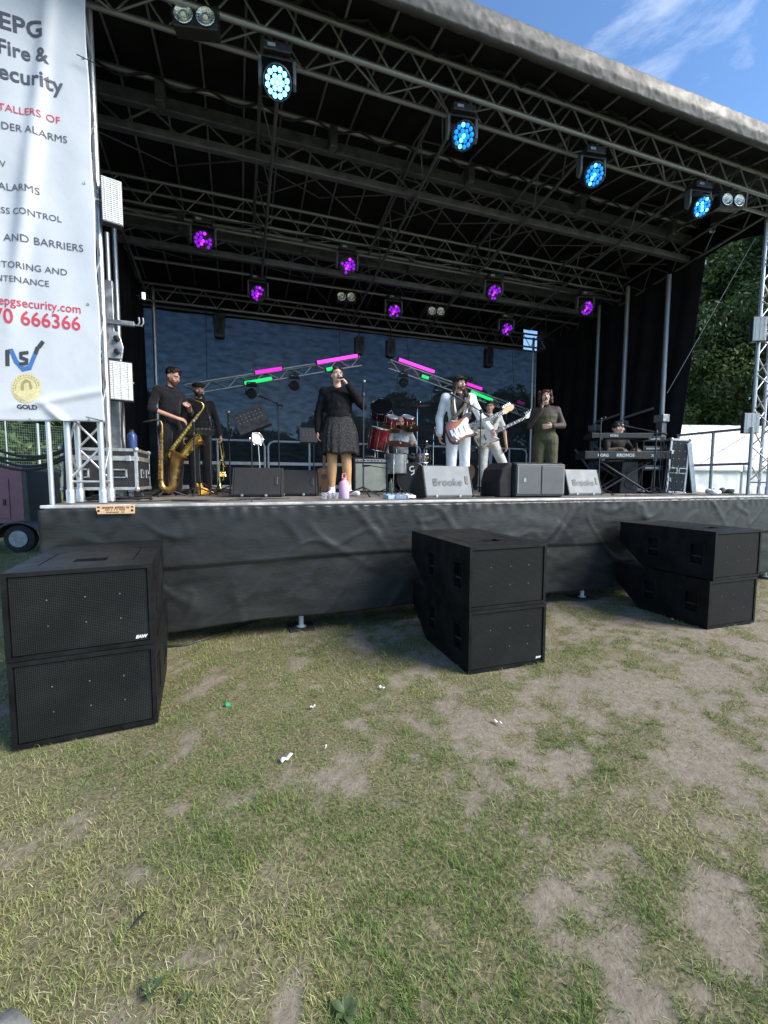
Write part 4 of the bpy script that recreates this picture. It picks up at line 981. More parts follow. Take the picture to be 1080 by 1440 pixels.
def twin_blinder(px, py, Y, ztop, label, s=1.0):
    p = aY(px, py, Y); rt = empty('twin_blinder', (p.x, Y, ztop), radians(-12), label, 'stage light', 'twin lamp blinders under the roof'); d = p.z - ztop
    rod('drop_bar', (0, 0, 0), (0, 0, d + .12 * s), .015, BLKMETAL, rt)
    b = B(); b.path([(-.21 * s, 0, d), (-.21 * s, 0, d + .12 * s), (.21 * s, 0, d + .12 * s), (.21 * s, 0, d)], .010, 7); b.build('bracket', BLKMETAL, rt, True)
    b = B(); b.box((0, .04, d), (.40 * s, .13 * s, .19 * s)); h = b.build('housing', BLKMETAL, rt, bev=.01); 
    REF = mat('lamp_reflector', (.80, .80, .74), .22, .9, .12, 60, .6, 90); GL = mat('frosted_bulb', (.9, .86, .68), .3)
    for x in (-1, 1):
        c = (x * .098 * s, -.028, d); b = B(); b.lathe([(.082 * s, 0), (.086 * s, .012), (.078 * s, .014), (.06 * s, .002), (.02 * s, -.004)], 22, c, (0, -1, 0)); l = b.build('reflector', REF, rt, True)
        b = B(); b.ell((c[0], c[1] - .012, c[2] - .01), (.024 * s, .014, .02 * s)); b.build('bulb', GL, l, True)
    return rt
twin_blinder(275, 27, 4.42, 5.66, 'twin lamp blinder at the left end of the front truss', .95); twin_blinder(1028, 283, 4.42, 5.66, 'twin lamp blinder at the right end of the front truss', .95)
twin_blinder(487, 418, 8.4, 5.22, 'small unlit twin blinder left of centre on the rear bar', .95); twin_blinder(613, 438, 8.4, 5.22, 'small unlit twin blinder right of centre on the rear bar', .95)
def hung_can(px, py0, py1, Y, label):
    a, c = aY(px, py0, Y), aY(px, py1, Y); h = a.z - c.z; rt = empty('strobe_light', (a.x, Y, 4.99), 0, label, 'stage light', 'black strobes hung from the rear truss')
    rod('drop_bar', (0, 0, 0), (0, 0, a.z - 4.99), .014, BLKMETAL, rt); z0 = c.z - 4.99
    b = B(); b.prism([(-.10, z0 + .03), (-.07, z0), (.07, z0), (.10, z0 + .03), (.10, z0 + h - .03), (.07, z0 + h), (-.07, z0 + h), (-.10, z0 + h - .03)], -.08, .08, 'y'); b.build('housing', HEADM, rt, bev=.012)
    b = B(); b.box((0, -.083, z0 + h / 2), (.13, .008, h * .7)); b.build('lens', LENS_OFF, rt); rod('yoke', (-.115, 0, z0 + h * .5), (-.115, 0, z0 + h + .02), .008, BLKMETAL, rt); rod('yoke', (.115, 0, z0 + h * .5), (.115, 0, z0 + h + .02), .008, BLKMETAL, rt)
for px, y0, y1, lab in ((308, 442, 476, 'black strobe hanging at the left of the blue backdrop'), (505, 474, 499, 'black strobe hanging beside the end of the left light truss'), (549, 478, 503, 'black strobe hanging above the right light truss'), (687, 490, 517, 'black strobe hanging at the right of the blue backdrop')):
    hung_can(px, y0, y1, 9.5, lab)
# ---- the two sloping light trusses in front of the backdrop
def led_truss(A, C_, label):
    A, C_ = Vector(A), Vector(C_); rt = empty('sloping_light_truss', A, 0, label, 'truss', 'sloping light trusses in front of the backdrop'); d = C_ - A; n = Vector((d.z, 0, -d.x)).normalized() * .19
    if n.z > 0: n = -n
    q = Vector((0, .18, 0)); z = Vector((0, 0, 0))
    for o in (z, n, q): rod('chord', o, o + d, .020, ALU, rt, 10)
    zigzag('brace', z, d, n, n + d, 7, .009, ALU, rt); zigzag('brace', q, q + d, n, n + d, 7, .009, ALU, rt)
    for t in (.12, .88): p = d * t; rod('suspension_wire', p, (p.x, p.y + .2, 4.95 - A.z), .006, BLKMETAL, rt, 6)
    return rt
led_truss(aY(258, 541, 9.0), aY(506, 501, 9.0), 'silver truss rising to the right behind the saxophonists'); led_truss(aY(549, 506, 9.0), aY(745, 577, 9.0), 'silver truss falling to the right behind the guitarist')
def led_bar(a, c, m, label):
    a, c = aY(*a, 8.93), aY(*c, 8.93); rt = empty('led_tube_light', a, 0, label, 'light bar', 'coloured light bars on the sloping trusses'); d = c - a; L = d.length; ang = atan2(d.z, d.x)
    b = B(); b.at((0, 0, 0), (0, -ang, 0)); b.box((L / 2, .028, 0), (L, .03, .05)); b.build('housing', BLKPLASTIC, rt, bev=.005)
    b = B(); b.at((0, 0, 0), (0, -ang, 0)); b.tube((.01, 0, 0), (L - .01, 0, 0), .034, n=14); t = b.build('tube', m, rt, True)
    for x in (0, L): b = B(); b.at((0, 0, 0), (0, -ang, 0)); b.box((x, 0, 0), (.02, .075, .078)); b.build('end_cap', BLKPLASTIC, rt, bev=.004)
for a, c, m, lab in (((358, 524), (397, 518), MAG, 'short magenta light bar on the left sloping truss'), ((445, 510), (503, 500), MAG2, 'long magenta light bar at the top of the left sloping truss'), ((343, 539), (383, 532), GRN, 'green light bar on the left sloping truss'), ((458, 520), (468, 518), GRN, 'stub of green light bar beside the singer in black'),
        ((560, 505), (611, 523), MAG2, 'long magenta light bar at the top of the right sloping truss'), ((655, 539), (678, 547), MAG, 'short magenta light bar beside the guitarist face'), ((592, 528), (603, 532), GRN, 'stub of green light bar on the right sloping truss'), ((661, 550), (693, 563), GRN, 'green light bar behind the guitarist shoulder'), ((726, 564), (737, 568), DIMM, 'dim magenta light bar at the low end of the right truss')):
    led_bar(a, c, m, lab)
for px, py, lab in ((354, 552, 'dark moving light under the left truss by the green bar'), (414, 541, 'dark moving light under the left truss near the singer'), (567, 537, 'dark moving light under the top of the right truss'), (615, 560, 'dark moving light left of the guitarist cap'), (705, 588, 'dark moving light under the low end of the right truss')):
    p = aY(px, py, 8.95); moving_head((p.x, 8.95, p.z + .25), (-.2, -1, -.5), lambda k: LENS_OFF, .72, lab, 'dark moving lights under the sloping trusses')
def add_glow_box(px, py, Y, label):
    p = aY(px, py, Y); rt = empty('glow_box', (p.x, p.y, p.z), radians(20), label, 'work light'); b = B(); b.box((0, .03, 0), (.10, .05, .16)); b.build('housing', BLKPLASTIC, rt, bev=.006)
    b = B(); b.box((0, 0, 0), (.05, .01, .11)); b.build('lamp', emit('white_glow', (.85, .93, 1), 1.2), rt)  # front face of the small box emits white
    rod('bracket', (0, .05, 0), (-.1, .06, 0), .01, STEEL, rt)
add_glow_box(202, 416, 8.9, 'small white glowing box at the top of the left curtain')
# ================================================================ people
_tex = {}
def clouds(scale):
    if scale not in _tex:
        t = bpy.data.textures.new('cloth_folds_%g' % scale, 'CLOUDS'); t.noise_scale = scale; t.noise_depth = 2; _tex[scale] = t
    return _tex[scale]
def remesh(b, name, m, parent, vox=.010, sm=4, disp=None, dscale=.07, dec=None, cut=None, thick=None):
    o = link('tmp', b.mesh('tmp', fixn=True)); r = o.modifiers.new('r', 'REMESH'); r.mode = 'VOXEL'; r.voxel_size = vox
    if sm: s = o.modifiers.new('s', 'SMOOTH'); s.iterations = sm; s.factor = .5
    if disp: d = o.modifiers.new('d', 'DISPLACE'); d.texture = clouds(dscale); d.strength = disp; d.mid_level = .5; d.texture_coords = 'LOCAL'
    if dec: d = o.modifiers.new('c', 'DECIMATE'); d.ratio = dec
    me = bake(o); bpy.data.objects.remove(o)
    if cut:
        bm = bmesh.new(); bm.from_mesh(me); bmesh.ops.delete(bm, geom=[f for f in bm.faces if cut(f.calc_center_median())], context='FACES'); bm.to_mesh(me); bm.free()
    for p in me.polygons: p.use_smooth = True
    me.materials.clear(); me.name = name
    q = link(name, me, m, parent)
    if thick: s = q.modifiers.new('t', 'SOLIDIFY'); s.thickness = thick; s.offset = -1
    return q
def hand(b, w, d, n, curl, ts=1, k=1.0):
    w, d, n = Vector(w), Vector(d).normalized(), Vector(n); n = (n - d * n.dot(d)).normalized(); ac = d.cross(n) * ts
    for off, ln in ((-.033, .80), (-.011, .97), (.011, 1.0), (.032, .92)):
        p0 = w + d * .015 + ac * off * .55 * k; p1 = w + d * .088 * k + ac * off * k; b.cap(p0, p1, .0125 * k, .0105 * k, 8)
        dr = (d + ac * off * 3.0).normalized(); p = p1
        for L_, a in ((.040, .18 + curl * .75), (.025, .12 + curl * 1.0), (.020, .08 + curl * .8)):
            dr = (dr * cos(a) + n * sin(a)).normalized(); nn_ = (n - dr * n.dot(dr)); n2 = nn_.normalized() if nn_.length > .05 else n
            e = p + dr * L_ * ln * k; b.cap(p, e, .0090 * k, .0080 * k, 8); p = e
            n = n
    b.cap(w, w + d * .05 * k, .022 * k, .024 * k, 8)
    t0 = w + d * .025 * k + ac * .026 * k; t1 = t0 + (d * .55 + ac * .75 + n * .3).normalized() * .042 * k; t2 = t1 + (d * .85 + ac * .25 + n * (.3 + curl * .5)).normalized() * .032 * k
    b.cap(t0, t1, .0125 * k, .0105 * k, 8); b.cap(t1, t2, .0100 * k, .0085 * k, 8)
STAND = dict(pel=(0, 0, .97), wai=(0, -.005, 1.10), che=(0, 0, 1.29), nec=(0, .012, 1.47), hea=(0, -.012, 1.635),
             hipa=(-.088, 0, .92), kna=(-.10, -.012, .50), ana=(-.105, .03, .09), toa=(-.125, -.14, .035),
             hipb=(.088, 0, .92), knb=(.10, -.012, .50), anb=(.105, .03, .09), tob=(.125, -.14, .035),
             sha=(-.18, .01, 1.425), ela=(-.235, .03, 1.14), wra=(-.245, -.03, .89), shb=(.18, .01, 1.425), elb=(.235, .03, 1.14), wrb=(.245, -.03, .89))
SKIN = mat('skin_fair', rgb(226, 182, 160), .5, 0, .06, 12, spec=.35); SKIN2 = mat('skin_ruddy', rgb(218, 165, 142), .5, 0, .07, 12, spec=.35); TAN = mat('tan_tights', rgb(190, 148, 105), .55, 0, .05, 12)
DKHAIR = mat('dark_brown_hair', (.018, .012, .009), .5, 0, .5, 40, .8, 90); BEARD = mat('beard_hair', (.035, .022, .016), .7, 0, .5, 60, .8, 120); EYEW = mat('eye_white', (.7, .68, .66), .3); EYED = mat('eye_dark', (.02, .015, .012), .2); LIP = mat('lip', rgb(170, 90, 85), .45, var=.05); BROW = mat('brow', (.02, .014, .01), .8)
BLACKC = mat('black_cotton', (.014, .014, .017), .85, 0, .3, 12, .3, 90, spec=.2, sheen=.2); WHITEC = mat('white_cotton', (.76, .77, .79), .8, 0, .04, 8, .25, 70, spec=.2); CREAM = mat('cream_cotton', (.72, .71, .66), .8, 0, .05, 8, .25, 70, spec=.2)
class Figure:
    def __init__(s, loc, rz, label, J=None, k=1.0, girth=1.0, head=(0, 0, 0), skin=SKIN, slim=1.0):
        s.J = {a: Vector(v) for a, v in STAND.items()}
        for a, v in (J or {}).items(): s.J[a] = Vector(v)
        s.rt = empty('person', loc, rz, label, 'person', 'band members on the stage'); s.rt.scale = (k, k, k); s.g = girth; s.hr = head; s.skin = skin; s.head = Matrix.Translation(s.J['hea']) @ Euler(head).to_matrix().to_4x4()
    def torso(s, b, m=0.0, lo=True, belly=0.0):
        J, g = s.J, s.g
        ax = (J['nec'] - J['pel']).normalized(); pit = atan2(ax.y, ax.z); R = (pit * -1, 0, 0)
        def el(c, r): b.at(c, R); b.ell((0, 0, 0), r, 16, 10); b.at()
        if lo: el(J['pel'], ((.150 + m) * g, (.108 + m) * g, .115))
        el(J['wai'], ((.128 + m) * g, (.095 + m + belly) * g, .15)); el(J['che'], ((.150 + m) * g, (.108 + m) * g, .165))
        el(J['che'].lerp(J['wai'], .5), ((.140 + m) * g, (.102 + m + belly * .5) * g, .14))
        for x in 'ab': b.cap(J['nec'] - ax * .055, J['sh' + x], .058 + m, .054 + m)
        for x in 'ab': b.cap(J['che'] + Vector(((-.07 if x == 'a' else .07), -.02, .05)), J['sh' + x] + Vector((0, 0, -.02)), .075 + m, .056 + m)
    def arm(s, b, x, m=0.0, to=1.0, g=1.0):
        J = s.J; S, E, W = J['sh' + x], J['el' + x], J['wr' + x]
        b.cap(S, E, (.049 + m) * g, (.040 + m) * g)
        if to > .5: b.cap(E, E.lerp(W, min(1, (to - .5) * 2)), (.040 + m) * g, (.028 + m + (1 - min(1, (to - .5) * 2)) * .01) * g)
        elif to < .5: pass
    def sleeve(s, b, x, m, to):
        J = s.J; S, E, W = J['sh' + x], J['el' + x], J['wr' + x]
        if to <= .5: b.cap(S, S.lerp(E, to * 2), .052 + m, .050 + m)
        else: b.cap(S, E, .050 + m, .043 + m); b.cap(E, E.lerp(W, (to - .5) * 2), .043 + m, .034 + m)
    def leg(s, b, x, m=0.0, to=1.0, g=1.0, flare=0.0):
        J = s.J; H, K, A = J['hip' + x], J['kn' + x], J['an' + x]
        b.cap(H, K, (.084 + m) * g, (.057 + m) * g); e = K.lerp(A, to); b.cap(K, K.lerp(A, .35 * to), (.057 + m) * g, (.055 + m + flare * .3) * g); b.cap(K.lerp(A, .35 * to), e, (.055 + m + flare * .3) * g, (.036 + m + flare) * g)
    def body(s, ha=None, hb=None, skin=None, ga=1.0, gl=1.0):
        b = B(); J = s.J; s.torso(b, -.004)
        b.cap(J['nec'] - Vector((0, 0, .03)), J['hea'] + s.head.to_3x3() @ Vector((0, .015, -.05)), .054, .050)
        b.M = s.head
        b.ell((0, .014, .022), (.073, .091, .098)); b.ell((0, -.020, -.030), (.058, .068, .082)); b.ell((0, -.052, -.078), (.030, .028, .026)); b.cap((0, -.086, .008), (0, -.104, -.022), .009, .013, 8); b.ell((0, -.062, .030), (.055, .030, .016)); b.ell((0, -.082, -.056), (.024, .012, .012))
        for x in (-1, 1): b.ell((x * .073, .012, -.006), (.010, .020, .030)); b.ell((x * .040, -.060, -.022), (.022, .022, .022))
        b.at()
        for x, h in (('a', ha), ('b', hb)):
            s.arm(b, x, -.004, 1.0, ga)
            W, E = J['wr' + x], J['el' + x]; d = (W - E).normalized()
            h = h or {}
            hand(b, W, h.get('d', d), h.get('n', (1 if x == 'a' else -1, -.25, 0)), h.get('c', .45), h.get('t', 1 if x == 'a' else -1), 1.0)
        for x in 'ab': s.leg(b, x, -.006, 1.0, gl); b.cap(J['an' + x] - Vector((0, 0, .04)), J['to' + x], .038, .030)
        remesh(b, 'body', skin or s.skin, s.rt, .0075, 3, dec=.35)
        f = s.head
        for x in (-1, 1):
            e = B(); e.M = f; e.ell((x * .030, -.081, .010), (.012, .008, .0075), 10, 6); e.build('eye', EYEW, s.rt, True)
            e = B(); e.M = f; e.ell((x * .030, -.0885, .010), (.0055, .003, .0055), 8, 6); e.build('pupil', EYED, s.rt, True)
            e = B(); e.M = f; e.path([(x * .014, -.093, .026), (x * .032, -.093, .032), (x * .050, -.080, .026)], [.004, .005, .003], 6); e.build('eyebrow', BROW, s.rt, True)
        e = B(); e.M = f; e.ell((0, -.0925, -.050), (.022, .006, .008), 12, 6); e.build('mouth', LIP, s.rt, True)
        return s
    def open_mouth(s):
        e = B(); e.M = s.head; e.ell((0, -.096, -.056), (.015, .005, .014), 12, 6); e.build('open_mouth', EYED, s.rt, True)
    def shirt(s, m, to, name='shirt', mg=.012, belly=0.0, disp=.012, collar=True, hem=None):
        b = B(); s.torso(b, mg, True, belly)
        for x in 'ab': s.sleeve(b, x, mg * .7, to if not isinstance(to, dict) else to[x])
        o = remesh(b, name, m, s.rt, .012, 3, disp, .06)
        if collar:
            c = B(); c.lathe([(.062, -.035), (.066, 0), (.060, .022), (.056, .0), (.056, -.035)], 18, s.J['nec'] + Vector((0, 0, .012)), (s.J['hea'] - s.J['nec'])); c.build('collar', m, s.rt, True)
        return o
    def trousers(s, m, mg=.012, to=1.0, flare=.018, name='trousers', g=1.0, disp=.012):
        b = B(); J = s.J; b.ell(J['pel'] - Vector((0, 0, .01)), ((.152 + mg) * s.g, (.112 + mg) * s.g, .115), 16, 10)
        for x in 'ab': s.leg(b, x, mg, to, g, flare)
        return remesh(b, name, m, s.rt, .012, 3, disp, .07)
    def shoes(s, m, tall=.0, sole=None):
        for x in 'ab':
            A, T = s.J['an' + x], s.J['to' + x]; b = B(); h = Vector((A.x, A.y + .02, .04)) if A.z < .2 else A; 
            b.cap(h, T + Vector((0, 0, .004)), .045, .036); b.cap(A + Vector((0, .0, tall)), A - Vector((0, 0, .05)), .048 if tall else .044, .048)
            o = remesh(b, 'shoe', m, s.rt, .010, 3)
            z0 = min(v.co.z for v in o.data.vertices)
            for v in o.data.vertices: v.co.z = max(v.co.z, .004 if A.z < .2 else -9)
    def hair(s, m, kind):
        b = B(); b.M = s.head
        if kind == 'short': b.ell((0, .022, .042), (.080, .092, .088)); b.ell((0, -.03, .088), (.060, .055, .035)); remesh_ = True
        elif kind == 'messy':
            b.ell((0, .034, .050), (.082, .086, .086)); rr = random.Random(4)
            for k in range(26): a = rr.uniform(0, 2 * pi); z = rr.uniform(.05, .125); r = .075 * sqrt(max(.05, 1 - ((z - .04) / .1) ** 2)); b.ell((r * cos(a), .01 + r * sin(a) * 1.1, z), rr.uniform(.016, .028), 8, 6)
            b.ell((.015, -.062, .108), (.045, .025, .020)); 
        elif kind == 'bob':
            b.ell((0, .025, .035), (.093, .100, .098)); rr = random.Random(8)
            for k in range(90):
                a = rr.uniform(.12 * pi, .88 * pi) if rr.random() < .75 else rr.choice((rr.uniform(-.12, .12) * pi, pi + rr.uniform(-.12, .12) * pi)); z = rr.uniform(-.10, .12); r = .085 + .02 * (1 - (z / .13) ** 2); b.ell((r * cos(a), .01 + r * sin(a), z), rr.uniform(.016, .027), 8, 6)
            for sx in (-1, 1):
                for z in (-.105, -.075, -.045, -.01, .025, .06, .09): b.ell((sx * (.090 + rr.uniform(-.006, .010)) * (1 if z < .05 else .85), rr.uniform(-.025, .03), z), rr.uniform(.026, .034), 8, 6)
            for x in (-.05, -.02, .01, .04): b.ell((x, -.075 + abs(x) * .3, .075), (.024, .022, .022), 8, 6)
        elif kind == 'tied':
            b.ell((0, .028, .030), (.080, .090, .092)); b.ell((0, .11, -.02), (.03, .035, .07)); b.ell((.035, -.045, .085), (.04, .035, .02)); b.ell((-.035, -.045, .085), (.04, .035, .02)); b.cap((-.075, .02, .01), (-.072, .01, -.06), .014, .008, 8)
        b.at(); return remesh(b, 'hair', m, s.rt, .0075, 2, .010, .02)
    def beard(s, m, big=1.0):
        b = B(); b.M = s.head; b.ell((0, -.030, -.064), (.058 * (.95 + .05 * big), .062, .048 * big)); b.ell((0, -.058, -.090), (.034, .032, .034 * big)); b.ell((0, -.091, -.040), (.028, .008, .007)); b.cap((-.066, 0, -.02), (-.06, -.02, -.06), .012, .014, 8); b.cap((.066, 0, -.02), (.06, -.02, -.06), .012, .014, 8); b.at()
        o = remesh(b, 'beard', m, s.rt, .0075, 1, .006, .015); return o
    def pt(s, p): return s.rt.matrix_basis @ Vector(p)

def deck(px, Y): p = aY(px, 690, Y); return Vector((p.x, Y, DECK))
# 1 saxophonist, black shirt, bending to his instrument
def saxophonist():
    f = Figure(deck(243, 6.55), radians(48), 'bearded saxophonist in a black shirt with rolled sleeves', dict(nec=(0, -.02, 1.47), hea=(0, -.075, 1.625), ela=(-.27, .03, 1.16), wra=(-.09, -.22, 1.05), elb=(.25, -.10, 1.18), wrb=(.06, -.30, 1.22), toa=(-.16, -.13, .035)), .985, 1.0, (radians(22), 0, radians(8)), SKIN2)
    f.body(dict(d=(.75, -.5, -.2), n=(.3, .5, -.8), c=.5), dict(d=(-.6, -.5, .2), n=(0, .5, -.6), c=.6)); f.shirt(BLACKC, dict(a=.60, b=.6)); f.trousers(BLACKC, .014); f.shoes(BLACKC); f.hair(DKHAIR, 'messy'); f.beard(mat('ginger_brown_beard', (.11, .05, .028), .7, 0, .4, 60, .6, 90), .85)
    return f
SAX = saxophonist()
# 2 trumpeter with flat cap
def trumpeter():
    f = Figure(deck(283, 7.5), radians(10), 'bearded trumpeter in black wearing a flat cap, standing behind the saxophonist', dict(ela=(-.24, .02, 1.13), elb=(.27, .02, 1.15), wrb=(.30, -.08, .92)), 1.0, 1.08, (radians(4), 0, radians(10)), SKIN2)
    f.body(None, dict(d=(.1, -.2, -1), n=(-1, -.1, 0), c=1.0)); f.shirt(BLACKC, .95, belly=.015); f.trousers(BLACKC, .016); f.shoes(BLACKC); f.beard(BEARD, 1.1)
    CAP = mat('dark_tweed_cap', (.022, .019, .018), .9, 0, .4, 60, .5, 150); b = B(); b.M = f.head; b.ell((0, .015, .070), (.094, .108, .046), 18, 10); b.ell((0, -.050, .058), (.085, .075, .030), 16, 8); b.at(); h = remesh(b, 'flat_cap', CAP, f.rt, .008, 2)
    b = B(); b.M = f.head; b.prism([(.075 * cos(pi + pi * k / 10), -.070 + .055 * sin(pi + pi * k / 10)) for k in range(11)], .036, .046, 'z'); b.build('cap_peak', CAP, h, bev=.004)
    return f
TRP = trumpeter()
# 3 singer in black blouse and sequin skirt
def singer_black():
    f = Figure(deck(476, 5.72), radians(-12), 'singer in a black blouse and sequin skirt with white boots', dict(sha=(-.185, .01, 1.41), shb=(.185, .01, 1.41), ela=(-.265, .03, 1.13), wra=(-.27, -.03, .87), elb=(.335, -.08, 1.22), wrb=(.125, -.185, 1.475), ana=(-.09, .03, .09), anb=(.13, .02, .09), toa=(-.12, -.13, .035), tob=(.26, -.10, .035), kna=(-.085, -.02, .50), knb=(.11, -.012, .50), hea=(-.015, -.01, 1.63)), .985, 1.18, (radians(-8), radians(6), radians(16)), SKIN)
    f.body(None, dict(d=(-.55, -.15, .75), n=(-.8, .2, -.3), c=1.15), gl=1.12)
    # tights over the lower body
    b = B()
    for x in 'ab': f.leg(b, x, .004, .88, 1.16)
    remesh(b, 'tights', TAN, f.rt, .010, 3)
    BL = mat('black_satin_blouse', (.009, .009, .011), .8, 0, .3, 10, .2, 90, spec=.15); f.shirt(BL, .97, 'blouse', .022, .02, .02, False)
    SEQ = mat('black_sequin_fabric', (.010, .010, .012), .3, .2, .6, 60, 1.0, 160, col2=(.09, .09, .10), lo=.55, hi=.75); MATS['seq'] = SEQ
    n, m_ = 96, 14; V = []
    for j in range(m_):
        t = j / (m_ - 1); z = 1.10 - .53 * t; r = .165 + .085 * min(1, t * 2.2) ** .7 + .02 * t
        for i in range(n): a = 2 * pi * i / n; w = 1 + (.035 * sin(a * 17 + 1.5 * sin(a * 3)) + .02 * sin(a * 29)) * t; V.append((r * 1.04 * w * cos(a), r * .82 * w * sin(a), z + .012 * sin(a * 5) * t))
    b = B(); b.add(V, [(j * n + i, j * n + (i + 1) % n, (j + 1) * n + (i + 1) % n, (j + 1) * n + i) for j in range(m_ - 1) for i in range(n)]); o = b.build('skirt', SEQ, f.rt, True); sd = o.modifiers.new('t', 'SOLIDIFY'); sd.thickness = .006
    b = B(); b.lathe([(.178, 1.075), (.182, 1.10), (.178, 1.125)], 28); b.v = [Vector((v.x, v.y * .8, v.z)) for v in b.v]; b.build('belt', BLACKC, f.rt, True)
    f.shoes(mat('white_boot_leather', (.80, .80, .80), .4, 0, .04, 10), .12); f.hair(mat('auburn_hair', (.035, .016, .011), .45, 0, .5, 40, .6, 90), 'tied'); f.open_mouth()
    b = B(); b.M = f.head
    for x in (-1, 1): b.path([(x * .031 + .020 * cos(2 * pi * k / 12), -.098, .010 + .016 * sin(2 * pi * k / 12)) for k in range(12)], .0022, 5, True)
    b.tube((-.011, -.1, .012), (.011, -.1, .012), .002, n=5); b.tube((.051, -.096, .012), (.074, .01, .012), .002, n=5); b.tube((-.051, -.096, .012), (-.074, .01, .012), .002, n=5); b.build('glasses', STEEL, f.rt, True)
    return f
S1 = singer_black()
# 4 drummer
def drummer():
    SEAT = dict(pel=(0, 0, .56), wai=(0, -.01, .70), che=(0, -.02, .89), nec=(0, -.03, 1.07), hea=(-.02, -.07, 1.225), sha=(-.18, -.02, 1.03), shb=(.18, -.02, 1.03), ela=(-.27, -.10, .79), wra=(-.02, -.28, .80), elb=(.27, -.10, .80), wrb=(.20, -.34, .82), hipa=(-.10, -.02, .54), kna=(-.22, -.42, .52), ana=(-.22, -.40, .09), toa=(-.24, -.56, .035), hipb=(.10, -.02, .54), knb=(.22, -.42, .52), anb=(.22, -.40, .09), tob=(.24, -.56, .035))
    SEAT = {a: (v[0], v[1], v[2] + (.12 if v[2] > .6 or a in ('pel', 'hipa', 'hipb') else .05 if a[:2] == 'kn' else 0)) for a, v in SEAT.items()}
    f = Figure(deck(563, 8.0), radians(-14), 'bald bearded drummer in a white shirt seated behind the drums', SEAT, 1.0, 1.1, (radians(14), 0, radians(4)), SKIN2)
    f.body(dict(d=(.8, -.3, .1), n=(0, 0, -1), c=1.0), dict(d=(-.3, -.8, .1), n=(0, 0, -1), c=1.0)); f.shirt(WHITEC, .46, belly=.03); f.trousers(BLACKC); f.shoes(BLACKC); f.beard(mat('black_beard', (.012, .009, .008), .7, 0, .4, 60, .6, 90), 1.25)
    return f
DRM = drummer()
# 5 guitarist in white suit
def guitarist():
    f = Figure(deck(643, 5.62), radians(-16), 'guitarist in a white suit and black cap with long dreadlocks', dict(sha=(-.195, .01, 1.43), ela=(-.275, .05, 1.15), wra=(-.285, -.02, .88), shb=(.19, .01, 1.43), elb=(.31, -.04, 1.17), wrb=(.42, -.22, .95), toa=(-.14, -.14, .035)), .985, 1.0, (radians(-4), radians(-3), radians(26)), SKIN)
    f.body(dict(d=(.1, -.15, -1), n=(1, -.1, 0), c=.55), dict(d=(.35, -.45, -.75), n=(-.7, -.5, 0), c=.5)); SH = mat('black_dress_shirt', (.022, .02, .023), .7, 0, .3, 12); f.shirt(SH, .9, 'shirt', .008, 0, .006); f.trousers(mat('white_suit_cloth', (.84, .86, .89), .75, 0, .05, 6, .2, 60), .020, 1.0, .022); f.shoes(WHITEC)
    b = B(); f.torso(b, .026, True)
    b.ell(f.J['pel'] - Vector((0, 0, .06)), (.195, .145, .12))
    for x in 'ab': f.sleeve(b, x, .018, .95)
    SUIT = MATS['white_suit_cloth']
    remesh(b, 'jacket', SUIT, f.rt, .012, 3, .016, .09, cut=lambda c: c.y < .03 and abs(c.x + .01) < (np.interp(c.z, [.80, .90, 1.05, 1.38, 1.50], [.10, .04, .02, .085, .12])) and c.z > .80, thick=.008)
    LAP = SUIT
    for sx in (-1, 1):
        b = B(); zs = [1.06, 1.18, 1.30, 1.42]; V = []
        for z, i_, o_ in zip(zs, (.022, .045, .070, .075), (.03, .085, .125, .105)): yy = -.150 if z < 1.35 else -.115; V += [(sx * i_ - .01, yy, z), (sx * o_ - .01, yy + .012, z + .01)]
        b.add(V, [(2 * k, 2 * k + 1, 2 * k + 3, 2 * k + 2) for k in range(3)]); o = b.build('lapel', LAP, f.rt, True); sd = o.modifiers.new('t', 'SOLIDIFY'); sd.thickness = .006
    CAPM = mat('black_cap_cloth', (.014, .013, .014), .8, 0, .3, 30); b = B(); b.M = f.head; b.ell((0, .012, .052), (.086, .100, .078), 18, 10); b.at(); h = remesh(b, 'cap', CAPM, f.rt, .008, 2)
    b = B(); b.M = f.head; b.prism([(.070 * cos(pi + pi * k / 10), -.075 + .075 * sin(pi + pi * k / 10)) for k in range(11)], .046, .056, 'z'); b.build('cap_peak', CAPM, h, bev=.004); b = B(); b.M = f.head; b.ell((0, .01, .132), .009, 8, 6); b.build('cap_button', CAPM, h, True)
    LOC = mat('dreadlock_hair', (.085, .070, .048), .85, 0, .4, 40, .8, 110); rr = random.Random(2); b = B()
    for sx in (-1, 1):
        for k in range(9):
            x0 = sx * (.070 + rr.uniform(-.006, .012)); y0 = rr.uniform(-.035, .05); P = [f.head @ Vector((x0, y0, .02)), f.head @ Vector((sx * (.082 + rr.uniform(0, .015)), y0, -.10)), Vector((sx * rr.uniform(.095, .135), -.10 - rr.uniform(.0, .03), 1.40)), Vector((sx * rr.uniform(.10, .15), -.155 - rr.uniform(0, .02), 1.26)), Vector((sx * rr.uniform(.10, .15), -.165 - rr.uniform(0, .02), rr.uniform(1.08, 1.18)))]
            b.path(P, [.010, .011, .011, .010, .006], 7)
    b.build('dreadlocks', LOC, f.rt, True); f.beard(mat('stubble', (.16, .10, .075), .8), .55); f.open_mouth()
    return f
GTR = guitarist()
